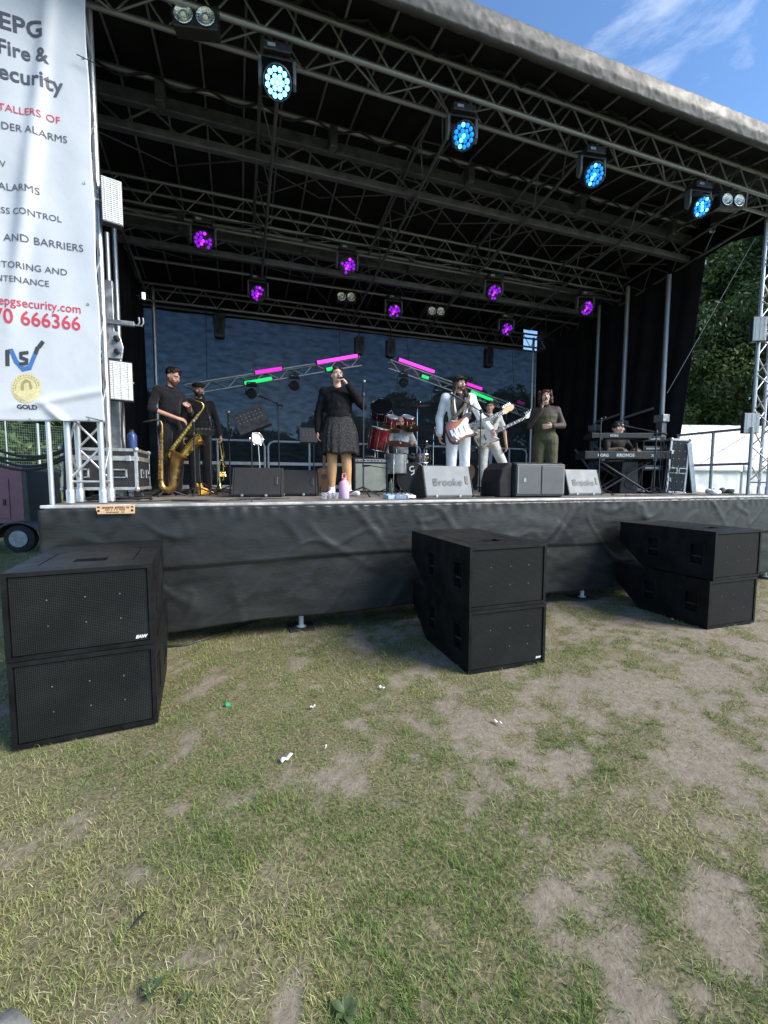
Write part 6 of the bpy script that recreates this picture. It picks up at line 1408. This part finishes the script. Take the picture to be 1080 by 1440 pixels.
# ------------------------------------------------ flight cases
def flight_case(x, y, rz, w, d, h, label, wheels=True, handles=2, rivets=False, z=0.0, tilt=0, lid=True):
    rt = empty('flight_case', (x, y, DECK + z), rz, label, 'flight case', 'black flight cases with metal edges'); rt.rotation_euler = (0, radians(tilt), rz); PAN = mat('flight_case_laminate', (.018, .018, .020), .5, 0, .25, 14, .2, 60); z0 = .10 if wheels else 0.0; e = .034
    b = B(); b.box((0, d / 2, z0 + h / 2), (w - .012, d - .012, h - .012)); b.build('panel_box', PAN, rt)
    for sx in (-1, 1):
        for yy in (0, d): b = B(); b.box((sx * (w / 2 - e / 2), yy + (e / 2 if yy == 0 else -e / 2), z0 + h / 2), (e, e, h)); b.build('edge_rail', ALU, rt, bev=.004)
        for zz in (z0, z0 + h): b = B(); b.box((sx * (w / 2 - e / 2 + .0015), d / 2, zz + (e / 2 if zz == z0 else -e / 2)), (e, d - 2 * e, e)); b.build('edge_rail', ALU, rt, bev=.004)
    for yy in (0, d):
        for zz in (z0, z0 + h): b = B(); b.box((0, yy + (e / 2 if yy == 0 else -e / 2) * .97, zz + (e / 2 if zz == z0 else -e / 2)), (w - 2 * e, e, e)); b.build('edge_rail', ALU, rt, bev=.004)
    if lid:
        for yy in (0,): b = B(); b.box((0, .001, z0 + h * .76), (w - 2 * e, .012, .05)); b.build('lid_seam', ALU, rt, bev=.002)
        b = B(); b.box((w / 2 - .001, d / 2, z0 + h * .76), (.012, d - 2 * e, .05)); b.build('lid_seam', ALU, rt, bev=.002)
    for sx in (-1, 1):
        for yy in (0, d):
            for zz in (z0, z0 + h): b = B(); b.ell((sx * (w / 2 - .012), yy + (.012 if yy == 0 else -.012), zz + (.012 if zz == z0 else -.012)), .030, 12, 8); b.build('corner_cap', ALU, rt, True)
    def handle(c, nrm):
        c = Vector(c); u = Vector((1, 0, 0)) if nrm == 'f' else Vector((0, 1, 0)); o = Vector((0, -1, 0)) if nrm == 'f' else Vector((1, 0, 0)); ww, hh = (.15, .10)
        b = B()
        for k in (-1, 1): b.box(c + u * k * ww * .45 + o * .004, (.018 if nrm == 'f' else .01, .01 if nrm == 'f' else .018, hh)); b.box(c + Vector((0, 0, k * hh * .42)) + o * .004, (ww if nrm == 'f' else .01, .01 if nrm == 'f' else ww, .016))
        hd = b.build('handle_dish', ALU, rt, bev=.002); b = B(); b.path([c - u * ww * .34 + o * .014, c - u * ww * .34 + o * .022 - Vector((0, 0, .02)), c + u * ww * .34 + o * .022 - Vector((0, 0, .02)), c + u * ww * .34 + o * .014], .007, 7); b.build('handle', BLKPLASTIC, rt, True)
    if handles:
        zc = z0 + h * (.40 if lid else .42)
        for k in range(handles): handle((-w / 2 + w * (k + .5) / handles, 0, zc), 'f')
        if lid: handle((w / 2, d * .3, zc), 's'); handle((w / 2, d * .7, zc), 's')
    if rivets:
        for i in range(3):
            for j in range(7): b = B(); b.lathe([(.007, 0), (.006, .004)], 8, (-w * .28 + i * w * .28, .005, z0 + h * (.08 + .14 * j)), (0, -1, 0)); b.build('rivet', ALU, rt)
    for zz in (.25, .75) if rivets else (.76,):
        b = B(); b.box((-w / 2 + .035 if rivets else w / 2 - .09, -.006, z0 + h * zz), (.05, .012, .06)); b.build('catch', ALU, rt, bev=.004)
    if wheels:
        for sx in (-1, 1):
            for yy in (.09, d - .09):
                b = B(); b.lathe([(.012, -.016), (.045, -.016), (.048, 0), (.045, .016), (.012, .016)], 18, (sx * (w / 2 - .09), yy, .048), (1, 0, .0)); wh = b.build('castor_wheel', mat('castor_blue_grey', (.10, .12, .16), .5), rt, True); b = B(); b.box((sx * (w / 2 - .09), yy, .088), (.05, .07, .02)); b.build('castor_plate', STEEL, rt)
    return rt
c0 = aY(195, 690, 5.4); flight_case(c0.x - .36, 5.4, 0, .72, .72, .46, 'wide black flight case on castors behind the left tower')
c1 = aY(950, 690, 5.45); flight_case(c1.x, 5.45, radians(-19), .345, .45, .95, 'tall riveted flight case standing at the right of the keyboards', False, 2, True, 0.0, 3, False)
def lean_lid():
    p = aY(984, 690, 5.25); rt = empty('case_lid', (p.x + .0, 5.35, DECK), radians(-19), 'flight case lid leaning beside the tall case', 'case lid'); rt.rotation_euler = (0, radians(-9), radians(-19)); b = B(); b.box((0, .2, .44), (.06, .42, .88)); b.build('panel', MATS['flight_case_laminate'], rt, bev=.004)
    for yy in (-.005, .405): b = B(); b.box((0, yy, .44), (.08, .03, .90)); b.build('edge_rail', ALU, rt, bev=.004)
    for zz in (.0, .88): b = B(); b.box((0, .2, zz + (.012 if zz == 0 else -.0)), (.078, .38, .028)); b.build('edge_rail', ALU, rt, bev=.004)
lean_lid()
def bottle(loc, h, r, m, capm, label, cat='bottle', name='bottle', handle=False):
    rt = empty(name, loc, 0, label, cat); b = B(); b.lathe([(r * .9, 0), (r, .01), (r, h * .72), (r * .85, h * .80), (r * .42, h * .90), (r * .40, h * .95)], 20); b.build('flask', m, rt, True); b = B(); b.lathe([(r * .48, h * .93), (r * .50, h), (r * .40, h * 1.01)], 16); b.build('cap', capm, rt, True)
    if handle: b = B(); b.path([(-r * .4, 0, h), (-r * .3, 0, h + .05), (r * .3, 0, h + .05), (r * .4, 0, h)], .006, 6); b.build('carry_loop', capm, rt, True)
    return rt
pb = aY(186, 624, 5.62); bottle((pb.x, 5.62, DECK + .562), .22, .05, mat('blue_flask', rgb(50, 72, 120), .35), BLKPLASTIC, 'dark blue drinking bottle on the wide flight case')
PINKB = bpy.data.materials.new('pink_lilac_flask'); PINKB.use_nodes = True
def _grad():
    nn, ll = PINKB.node_tree.nodes, PINKB.node_tree.links; bs = nn['Principled BSDF']; bs.inputs['Roughness'].default_value = .4; t = nn.new('ShaderNodeTexCoord'); sp_ = nn.new('ShaderNodeSeparateXYZ'); ll.new(t.outputs['Object'], sp_.inputs[0]); mr = nn.new('ShaderNodeMapRange'); mr.inputs[1].default_value = .0; mr.inputs[2].default_value = .22; ll.new(sp_.outputs[2], mr.inputs[0]); rp = nn.new('ShaderNodeValToRGB'); rp.color_ramp.elements[0].color = (*rgb(190, 180, 220), 1); rp.color_ramp.elements[1].color = (*rgb(240, 165, 185), 1); ll.new(mr.outputs[0], rp.inputs[0]); ll.new(rp.outputs[0], bs.inputs['Base Color'])
_grad()
pp = aY(484, 699, 4.95); bottle((pp.x, 4.95, DECK), .245, .060, PINKB, mat('pink_cap', rgb(240, 150, 165), .4), 'pink and lilac drinking bottle on the deck in front of the singer', handle=True)
pg_ = aY(550, 693, 6.2); bottle((pg_.x, 6.2, DECK), .24, .034, glass('clear_green_plastic', (.55, .8, .6), .1, .9), mat('green_plastic', (.02, .3, .14)), 'clear plastic water bottle beside the guitar amplifier')
CUP = glass('clear_cup_plastic', (.85, .85, .92), .15, .85)
for k, (px, Y) in enumerate(((456, 4.85), (464, 4.9), (472, 4.88))):
    p = aY(px, 697, Y); b = B(); b.lathe([(.028, 0), (.036, .075), (.034, .075), (.027, .004), (.001, .004)], 16); o = b.build('plastic_cup', CUP, None, True); o.location = (p.x, Y, DECK + .001); tag(o, ('leftmost', 'middle', 'rightmost')[k] + ' of three clear plastic cups by the pink bottle', 'cup', 'clear plastic cups on the deck')
# ------------------------------------------------ pedals and cables on the deck
for k, (px, Y, w, c, lab) in enumerate(((549, 4.72, .13, rgb(150, 170, 190), 'pale effects pedal left of the grey floor monitor'), (562, 4.70, .13, rgb(120, 140, 165), 'blue grey effects pedal in the middle of the pedal row'), (575, 4.72, .11, rgb(205, 210, 215), 'white effects pedal nearest the grey floor monitor'), (693, 5.2, .12, rgb(60, 70, 130), 'blue effects pedal at the bass player feet'), (703, 5.15, .11, rgb(200, 200, 205), 'white effects pedal beside the covered loudspeaker'), (684, 5.25, .12, rgb(40, 40, 42), 'dark effects pedal behind the guitarist monitor'))):
    p = aY(px, 697, Y); rt = empty('effects_pedal', (p.x, Y, DECK), radians(random.Random(k).uniform(-12, 12)), lab, 'pedal', 'effects pedals on the deck'); b = B(); b.prism([(-.07, 0), (.07, 0), (.07, .062), (-.07, .04)], -w / 2, w / 2, 'x'); b.build('case', mat('pedal_%d' % k, c, .4), rt, bev=.005)
    for sx in (-1, 1): b = B(); b.lathe([(.010, 0), (.009, .016)], 10, (sx * w * .25, .035, .055)); b.build('knob', BLKPLASTIC, rt)
    b = B(); b.lathe([(.009, 0), (.009, .016)], 10, (0, -.035, .043)); b.build('foot_switch', CHROME, rt)
def floor_cable(pts, label, r=.007):
    P = [aY(px, 690, Y) for px, Y in pts]; Q = []
    for i in range(len(P) - 1):
        for t in range(6): q = P[i].lerp(P[i + 1], t / 6); q.z = DECK + r + .001; q.y += .03 * sin((i * 6 + t) * 1.1); Q.append(q)
    b = B(); b.path(Q, r, 6); tag(b.build('floor_cable', CABLE, None, True), label, 'cable', 'black cables on the deck')
floor_cable(((120, 4.75), (190, 4.7), (240, 4.9), (300, 4.75), (340, 5.0), (420, 5.1)), 'black cable along the deck in front of the saxophonist'); floor_cable(((240, 4.7), (300, 4.6), (350, 4.85), (380, 4.9)), 'black cable nearest the deck edge before the floor monitors'); floor_cable(((560, 4.8), (582, 4.6), (600, 4.58), (680, 4.6), (720, 5.0)), 'black cable in front of the grey floor monitor')
floor_cable(((860, 4.9), (900, 5.0), (950, 4.85), (1000, 4.7), (1040, 4.75)), 'black cable along the right end of the deck', .01); floor_cable(((880, 4.7), (930, 4.75), (960, 5.0), (1010, 4.9)), 'black cable in front of the tall flight case', .009)
b = B(); P = [aZ(235, 907, .02), aZ(262, 905, .02), aZ(300, 893, .02), aZ(340, 878, .02), aZ(370, 868, .02)]
for q in P: q.z = float(gz(q.x, q.y)) + .014
b.path(P, .010, 7); tag(b.build('ground_cable', CABLE, None, True), 'black cable on the grass running under the stage from the left stack', 'cable')
for px, Y, c, lab in ((1003, 4.75, (.7, .72, .76), 'crumpled white plastic bag on the right deck corner'), (1022, 4.8, (.05, .05, .06), 'dark cloth bundle beside the white bag')):
    p = aY(px, 690, Y); rr = random.Random(px); b = B()
    for k in range(9): b.ell((rr.uniform(-.09, .09), rr.uniform(-.05, .05), rr.uniform(.02, .07)), (rr.uniform(.04, .07), rr.uniform(.03, .05), rr.uniform(.02, .05)), 10, 7)
    o = remesh(b, 'bundle', mat('bundle_%d' % px, c, .6, 0, .1, 10, .4, 30), None, .012, 1, .03, .05); zmin = min(v.co.z for v in o.data.vertices); o.location = (p.x, Y, DECK - zmin); tag(o, lab, 'bundle')
def tambourine():
    p = aY(361, 617, 6.9); rt = empty('tambourine', (p.x, 6.9, DECK), 0, 'white tambourine on a thin stand behind the floor monitors', 'tambourine'); h = p.z - DECK; rod('stand_pole', (.06, 0, 0), (.02, 0, h - .08), .008, WHITEP, rt); b = B(); b.lathe([(.09, -.02), (.098, -.02), (.098, .02), (.09, .02), (.09, .0), (.001, .0)], 26, (0, 0, h), (.35, -1, .3)); b.build('frame', WHITEP, rt, True)
    b = B(); b.lathe([(.12, 0), (.12, .01), (.02, .02)], 20, (.06, 0, 0)); b.build('base', BLKMETAL, rt, True)
    for k in range(6): a = k * pi / 3; _, u, v = frame_of((.35, -1, .3)); b = B(); q = Vector((0, 0, h)) + (u * cos(a) + v * sin(a)) * .104; b.lathe([(.010, -.002), (.010, .002)], 10, q, (.35, -1, .3)); b.build('jingle', CHROME, rt)
tambourine()

# ------------------------------------------------ drums
REDS = mat('red_drum_lacquer', (.22, .012, .018), .22, .25, .35, 5, coat=.5); BLKS = mat('black_drum_shell', (.02, .02, .022), .3, 0, .2, 8); SILV = mat('silver_drum_shell', (.30, .31, .32), .35, .4, .2, 8); HEADW = mat('drum_skin', (.62, .60, .56), .6, 0, .06, 10); HEADB = mat('black_drum_skin', (.012, .012, .013), .45); CYM = mat('cymbal_bronze', (.20, .155, .085), .34, .95, .25, 30, stretch=(1, 1, 1))
def drum(px, py, Y, r, dep, axis, shell, hd, label, legs=None, lugs=8, name='tom_drum', to_floor=True):
    c = aY(px, py, Y); rt = empty(name, (c.x, Y, DECK), 0, label, 'drum', 'drums of the drum kit'); z = c.z - DECK; d, u, v = frame_of(axis); c0 = Vector((0, 0, z))
    b = B(); b.lathe([(r, -dep / 2), (r, dep / 2)], 30, c0, d); b.build('shell', shell, rt, True)
    for s in (-1, 1):
        b = B(); b.lathe([(r * .995, 0), (r * .6, .004), (.002, .005)], 30, c0 + d * (s * (dep / 2 + .001)), d * s); b.build('drum_head', hd, rt, True)
        b = B(); b.path([c0 + d * (s * dep / 2) + (u * cos(2 * pi * k / 30) + v * sin(2 * pi * k / 30)) * (r + .006) for k in range(30)], .009, 6, True); b.build('hoop', CHROME if name != 'bass_drum' else shell, rt, True)
    for k in range(lugs):
        a = 2 * pi * (k + .5) / lugs; p = c0 + (u * cos(a) + v * sin(a)) * (r + .012); rod('tension_rod', p - d * dep * .48, p + d * dep * .48, .0045, CHROME, rt, 6); b = B(); b.cap(p - d * .02, p + d * .02, .011, .011, 8); b.build('lug', CHROME, rt, True)
    if legs == 'floor':
        for k in range(3): a = 2 * pi * k / 3 + .5; p = (u * cos(a) + v * sin(a)) * (r + .02); rod('leg', (p.x, p.y, 0), (p.x, p.y, z + dep * .2), .007, CHROME, rt)
    elif legs == 'spur':
        for s in (-1, 1): rod('spur', c0 + Vector((s * r * .8, -dep * .2, -r * .5)), (s * r * 1.15, -dep * .7, .01), .009, CHROME, rt)
    elif legs == 'stand':
        rod('stand_pole', (.0, r + .06, .0), (0, r + .06, z), .011, CHROME, rt); rod('tom_arm', (0, r + .06, z), (0, r - .01, z), .010, CHROME, rt)
        for k in range(3): a = 2 * pi * k / 3 + .9; rod('stand_leg', (0, r + .06, .22), (.24 * cos(a), r + .06 + .24 * sin(a), .01), .009, CHROME, rt)
    return rt
bd = drum(577, 673, 7.2, .275, .42, (-.18, -1, 0), BLKS, HEADB, 'black bass drum with a white ring emblem', 'spur', 8, 'bass_drum')
def emblem():
    _, u, v = frame_of((-.18, -1, 0)); d = Vector((-.18, -1, 0)).normalized(); cz = aY(577, 673, 7.2).z - DECK; c = Vector((0, 0, cz)) + d * .222 + Vector((-.02, 0, .17))
    b = B(); b.path([c + Vector((.045 * cos(2 * pi * k / 16), 0, .042 * sin(2 * pi * k / 16))) for k in range(16)], .011, 6, True); b.path([c + Vector((.04, 0, -.02)), c + Vector((.03, 0, -.08)), c + Vector((-.02, 0, -.11))], .011, 6); b.build('emblem', WHITEP, bd, True)
emblem()
drum(533, 617, 7.75, .19, .40, (.12, -.25, 1), REDS, HEADW, 'large red drum on the left of the kit', 'stand'); drum(551, 593, 8.0, .135, .20, (0, -.45, 1), REDS, HEADW, 'small red tom left of the drummer head', 'stand'); drum(573, 593, 8.05, .135, .20, (0, -.45, 1), REDS, HEADW, 'small red tom right of the drummer head', 'stand')
drum(537, 577, 8.35, .22, .22, (-.3, -.75, .6), mat('dark_red_drum', (.05, .008, .01), .25, .2, .3, 6, coat=.5), HEADB, 'dark red tilted drum high at the left of the kit', 'stand'); drum(557, 652, 7.15, .20, .34, (0, 0, 1), SILV, HEADW, 'grey floor tom in front of the drummer', 'floor', 6, 'floor_tom'); drum(592, 644, 7.75, .18, .16, (0, -.1, 1), CHROME, HEADW, 'chrome snare drum beside the bass drum', 'stand', 8, 'snare_drum')
def cymbal(px, py, Y, r, nrm, label, pair=False, boom=None):
    c = aY(px, py, Y); rt = empty('cymbal_stand', (c.x, Y, DECK), 0, label, 'cymbal', 'cymbals of the drum kit'); z = c.z - DECK; o = Vector(boom or (.0, .12, 0)); P = Vector((0, 0, z)) ; base = Vector((o.x, o.y, 0))
    rod('pole', base + Vector((0, 0, .05)), base + Vector((0, 0, z - .03)), .011, CHROME, rt); rod('tilter_arm', base + Vector((0, 0, z - .03)), P + Vector((0, 0, .02)), .009, CHROME, rt)
    for k in range(3): a = 2 * pi * k / 3 + .4; rod('leg', base + Vector((0, 0, .32)), base + Vector((.26 * cos(a), .26 * sin(a), .01)), .009, CHROME, rt)
    for k in range(2 if pair else 1): b = B(); b.lathe([(r, 0), (r * .6, .012), (r * .22, .020), (r * .20, .030), (r * .1, .042), (.006, .045), (.006, .040), (r * .1, .038), (r * .22, .016), (r * .6, .008), (r * .99, -.002)], 32, P + Vector((0, 0, -.05 * k)), nrm if k == 0 else -Vector(nrm)); b.build('cymbal', CYM, rt, True)
    b = B(); b.lathe([(.012, 0), (.012, .02), (.006, .035)], 10, P + Vector(nrm).normalized() * .045, nrm); b.build('wing_nut', CHROME, rt)
cymbal(561, 624, 7.35, .24, (0, -.35, 1), 'large dark ride cymbal in front of the drummer'); cymbal(591, 570, 8.4, .23, (-.12, -.28, 1), 'crash cymbal high at the right of the kit', False, (.02, .2, 0)); cymbal(549, 603, 7.75, .19, (.1, -.6, 1), 'cymbal tilted below the left red tom'); cymbal(577, 602, 7.8, .19, (-.15, -.6, 1), 'cymbal tilted below the right red tom'); cymbal(611, 606, 7.9, .19, (-.1, -.3, 1), 'cymbal nearest the guitarist', False, (.05, .15, 0)); cymbal(600, 626, 7.6, .16, (0, -.1, 1), 'pair of hi-hat cymbals right of the snare', True, (.0, .001, 0))
rt = empty('drum_stool', DRM.rt.location, 0, 'round black drum stool under the drummer', 'stool'); b = B(); b.lathe([(.16, .49), (.175, .51), (.175, .55), (.15, .57)], 22); b.build('seat', BLKC, rt, True); rod('column', (0, 0, .1), (0, 0, .5), .02, CHROME, rt)
for a in (1.2, 3.3, 5.4): rod('leg', (0, 0, .25), (.24 * cos(a), .24 * sin(a), .012), .01, CHROME, rt)
for k, (w_, e) in enumerate((((-.02, -.28, .92), (.25, -.45, .95)), ((.20, -.34, .94), (.05, -.62, .96)))):
    a, c = DRM.pt(w_), DRM.pt(e); b = B(); b.path([a - (c - a) * .12, a, c], [.007, .007, .004], 7); tag(b.build('drumstick', MATS['maple'], None, True), ('drumstick in the drummer hand nearest the large red drum', 'drumstick in the drummer hand nearest the guitarist')[k], 'drumstick', 'drumsticks')

# ------------------------------------------------ keyboards
def keyboards():
    c = aY(873, 690, 5.62); rz = radians(-19)
    st = empty('keyboard_stand', (c.x, 5.62, DECK), rz, 'black two tier keyboard stand with crossed legs', 'keyboard stand')
    for y in (-.10, .14):
        rod('cross_leg', (-.42, y, .02), (.42, y, .54), .018, BLKMETAL, st); rod('cross_leg', (.42, y, .02), (-.42, y, .54), .018, BLKMETAL, st)
    for x in (-.43, .43): b = B(); b.box((x, .02, .56), (.06, .46, .04)); b.build('support_arm', BLKMETAL, st, bev=.006); b = B(); b.box((x, .02, .015), (.06, .52, .03)); b.build('foot', BLKMETAL, st, bev=.006)
    for x in (-.40, .40): rod('upper_post', (x, .24, .56), (x, .30, .92), .016, BLKMETAL, st); b = B(); b.box((x, .12, .925), (.04, .40, .03)); b.build('upper_arm', BLKMETAL, st, bev=.004)
    W, H = .72, .11
    def kb(name, z, w, h, d, y, label, text, keys_):
        rt = empty(name, st.matrix_basis @ Vector((0, y, z)), rz, label, 'keyboard', 'keyboards of the keyboard player') if False else empty(name, (0, 0, 0), rz, label, 'keyboard', 'keyboards of the keyboard player')
        R = Matrix.Rotation(rz, 3, 'Z'); rt.location = Vector(st.location) + R @ Vector((0, y, z))
        KM = mat('keyboard_metal', (.035, .036, .038), .4, .3, .2, 20); b = B(); b.prism([(-d / 2, 0), (d / 2, 0), (d / 2, h * .62), (d * .05, h * .62), (-d * .05, h), (-d / 2, h)], -w / 2, w / 2, 'x'); b.build('case', KM, rt, bev=.006)
        for sx in (-1, 1): b = B(); b.prism([(-d / 2 - .004, -.002), (d / 2 + .01, -.002), (d / 2 + .01, h * .7), (0, h + .006), (-d / 2 - .004, h + .006)], sx * (w / 2 + .001), sx * (w / 2 + .018), 'x'); b.build('end_block', BLKPLASTIC, rt, bev=.004)
        kw = (w - .16) / keys_; bw = B(); bw.box((0, 0, 0), (kw * .93, d * .40, .012)); mw = bw.mesh('white_key'); mw.materials.append(HEADW); bk = B(); bk.box((0, 0, 0), (kw * .55, d * .25, .012)); mk_ = bk.mesh('black_key'); mk_.materials.append(BLKPLASTIC)
        for k in range(keys_):
            o = link('white_key', mw, None, rt); o.location = (-w / 2 + .10 + kw * k, d * .27, h * .62 + .006)
            if k % 7 not in (2, 6) and k < keys_ - 1: o = link('black_key', mk_, None, rt); o.location = (-w / 2 + .10 + kw * (k + .5), d * .2, h * .62 + .017)
        LT = mat('keyboard_lettering', (.72, .73, .74), .5)
        for s, x, sz in text: flat_text(s, sz, LT, rt, (x, -d / 2 - .0045, h * .28), (pi / 2, 0, 0), sz * .02)
        b = B(); b.box((.12, .0, h + .004), (.18, .10, .006)); b.build('display', LENS_OFF, rt)
        return rt
    kb('stage_keyboard', .585, 1.40, .125, .36, .0, 'lower keyboard with large white lettering on its back', (('KORG', -.42, .065), ('KRONOS', -.05, .072), ('X', .40, .06)), 52)
    kb('synthesizer', .945, 1.02, .085, .30, .16, 'slim upper keyboard in front of the player face', (('KORG', -.15, .05),), 36)
    rt = empty('keyboard_bench', Vector(KEY.rt.location), 0, 'black bench under the keyboard player', 'bench'); b = B(); b.box((0, .04, .42), (.5, .32, .08)); b.build('seat', BLKC, rt, bev=.02)
    for x in (-.2, .2):
        rod('leg', (x, -.08, 0), (x, .15, .40), .014, BLKMETAL, rt); rod('leg', (x, .15, 0), (x, -.08, .40), .014, BLKMETAL, rt)
    p = aY(908, 690, 5.3); t = empty('power_speaker', (p.x, 5.62, DECK), radians(-19), 'black speaker box on the deck behind the keyboard cables', 'loudspeaker'); b = B(); b.prism([(-.16, 0), (.16, 0), (.13, .56), (-.13, .56)], .0, .28, 'y'); b.build('cabinet', BLKPLASTIC, t, bev=.015); b = B(); b.box((0, -.006, .36), (.12, .012, .05)); b.build('handle_recess', BLKMETAL, t, bev=.004); b = B(); b.lathe([(.09, 0), (.085, .006), (.03, .002)], 20, (0, -.002, .17), (0, -1, 0)); b.build('woofer', RUBBER, t, True)
    # hanging leads and rack shelf right of the keyboards
    for k in range(7):
        x0 = .50 + k * .045; a = Vector(st.location) + Matrix.Rotation(rz, 3, 'Z') @ Vector((x0, -.22, .92 - .05 * k)); e = Vector((a.x + .1 * sin(k * 2), a.y - .05, DECK + .01)); b = B(); b.path([a, a.lerp(e, .3) + Vector((.05 * sin(k), 0, -.05)), a.lerp(e, .7) + Vector((-.04 * cos(k), 0, 0)), e], .006, 6)
        tag(b.build('hanging_lead', CABLE, None, True), '%s black lead hanging between keyboards and rack, counted from the keyboards' % ('first', 'second', 'third', 'fourth', 'fifth', 'sixth', 'last')[k], 'cable', 'leads hanging at the keyboards')
    sh = empty('equipment_rack', Vector(st.location) + Matrix.Rotation(rz, 3, 'Z') @ Vector((.72, .32, 0)), rz, 'small open equipment rack between the keyboards and tall flight case', 'rack')
    for x in (-.18, .18):
        for y in (0, .3): rod('upright', (x, y, 0), (x, y, 1.0), .012, BLKMETAL, sh)
    for z in (.45, .62, .79, .96): b = B(); b.box((0, .15, z), (.36, .32, .09)); u = b.build('rack_unit', BLKPLASTIC, sh, bev=.006); b = B(); b.box((-.02, -.016, z), (.24, .008, .03)); b.build('unit_panel', STEEL, u)
keyboards()
def guitar_on_stand():
    p = aY(456, 690, 7.0); rt = empty('bass_on_stand', (p.x, 7.0, DECK), radians(-6), 'brown acoustic guitar on a floor stand behind the singer in black', 'guitar'); WB = mat('brown_guitar_wood', (.10, .045, .02), .35, coat=.3); b = B()
    pr = [(.19 * cos(a) * (1 - .25 * math.exp(-((a - .25) / .35) ** 2)) , .22 + .20 * sin(a)) for a in [2 * pi * k / 28 for k in range(28)]]
    b.prism(pr, 0, .09, 'y'); b.build('body', WB, rt, bev=.01); b = B(); b.prism([(-.028, .40), (.028, .40), (.022, .95), (-.022, .95)], -.004, .02, 'y'); b.build('neck', WOODD, rt, bev=.003); b = B(); b.lathe([(.05, 0), (.05, .002)], 20, (0, -.001, .27), (0, -1, 0)); b.build('sound_hole', BLKPLASTIC, rt)
    for a in (.6, 2.5, 4.4): rod('stand_leg', (0, .12, .25), (.22 * cos(a), .12 + .22 * sin(a), .01), .009, BLKMETAL, rt)
guitar_on_stand()
# crowd barrier whose top rail just enters the lower left corner of the picture
def barrier():
    e = aY(8, 1432, .78); rt = empty('crowd_barrier', (e.x - .02, .70, 0), radians(62), 'galvanised crowd barrier rail cut by the lower left picture corner', 'barrier'); zt = e.z
    rt.location = (e.x + .006, e.y + .050, float(gz(e.x, e.y))); H = e.z - float(gz(e.x, e.y)); L = 1.8
    b = B(); b.path([(0, 0, .02), (0, 0, H - .12), (-.035, 0, H - .035), (-.12, 0, H), (-L + .12, 0, H), (-L + .035, 0, H - .035), (-L, 0, H - .12), (-L, 0, .02)], .021, 14); b.build('barrier_frame', ALU, rt, True)
    rod('lower_rail', (0, 0, .15), (-L, 0, .15), .016, ALU, rt)
    for k in range(1, 14): rod('bar', (-L * k / 14, 0, .15), (-L * k / 14, 0, H), .008, ALU, rt)
barrier()
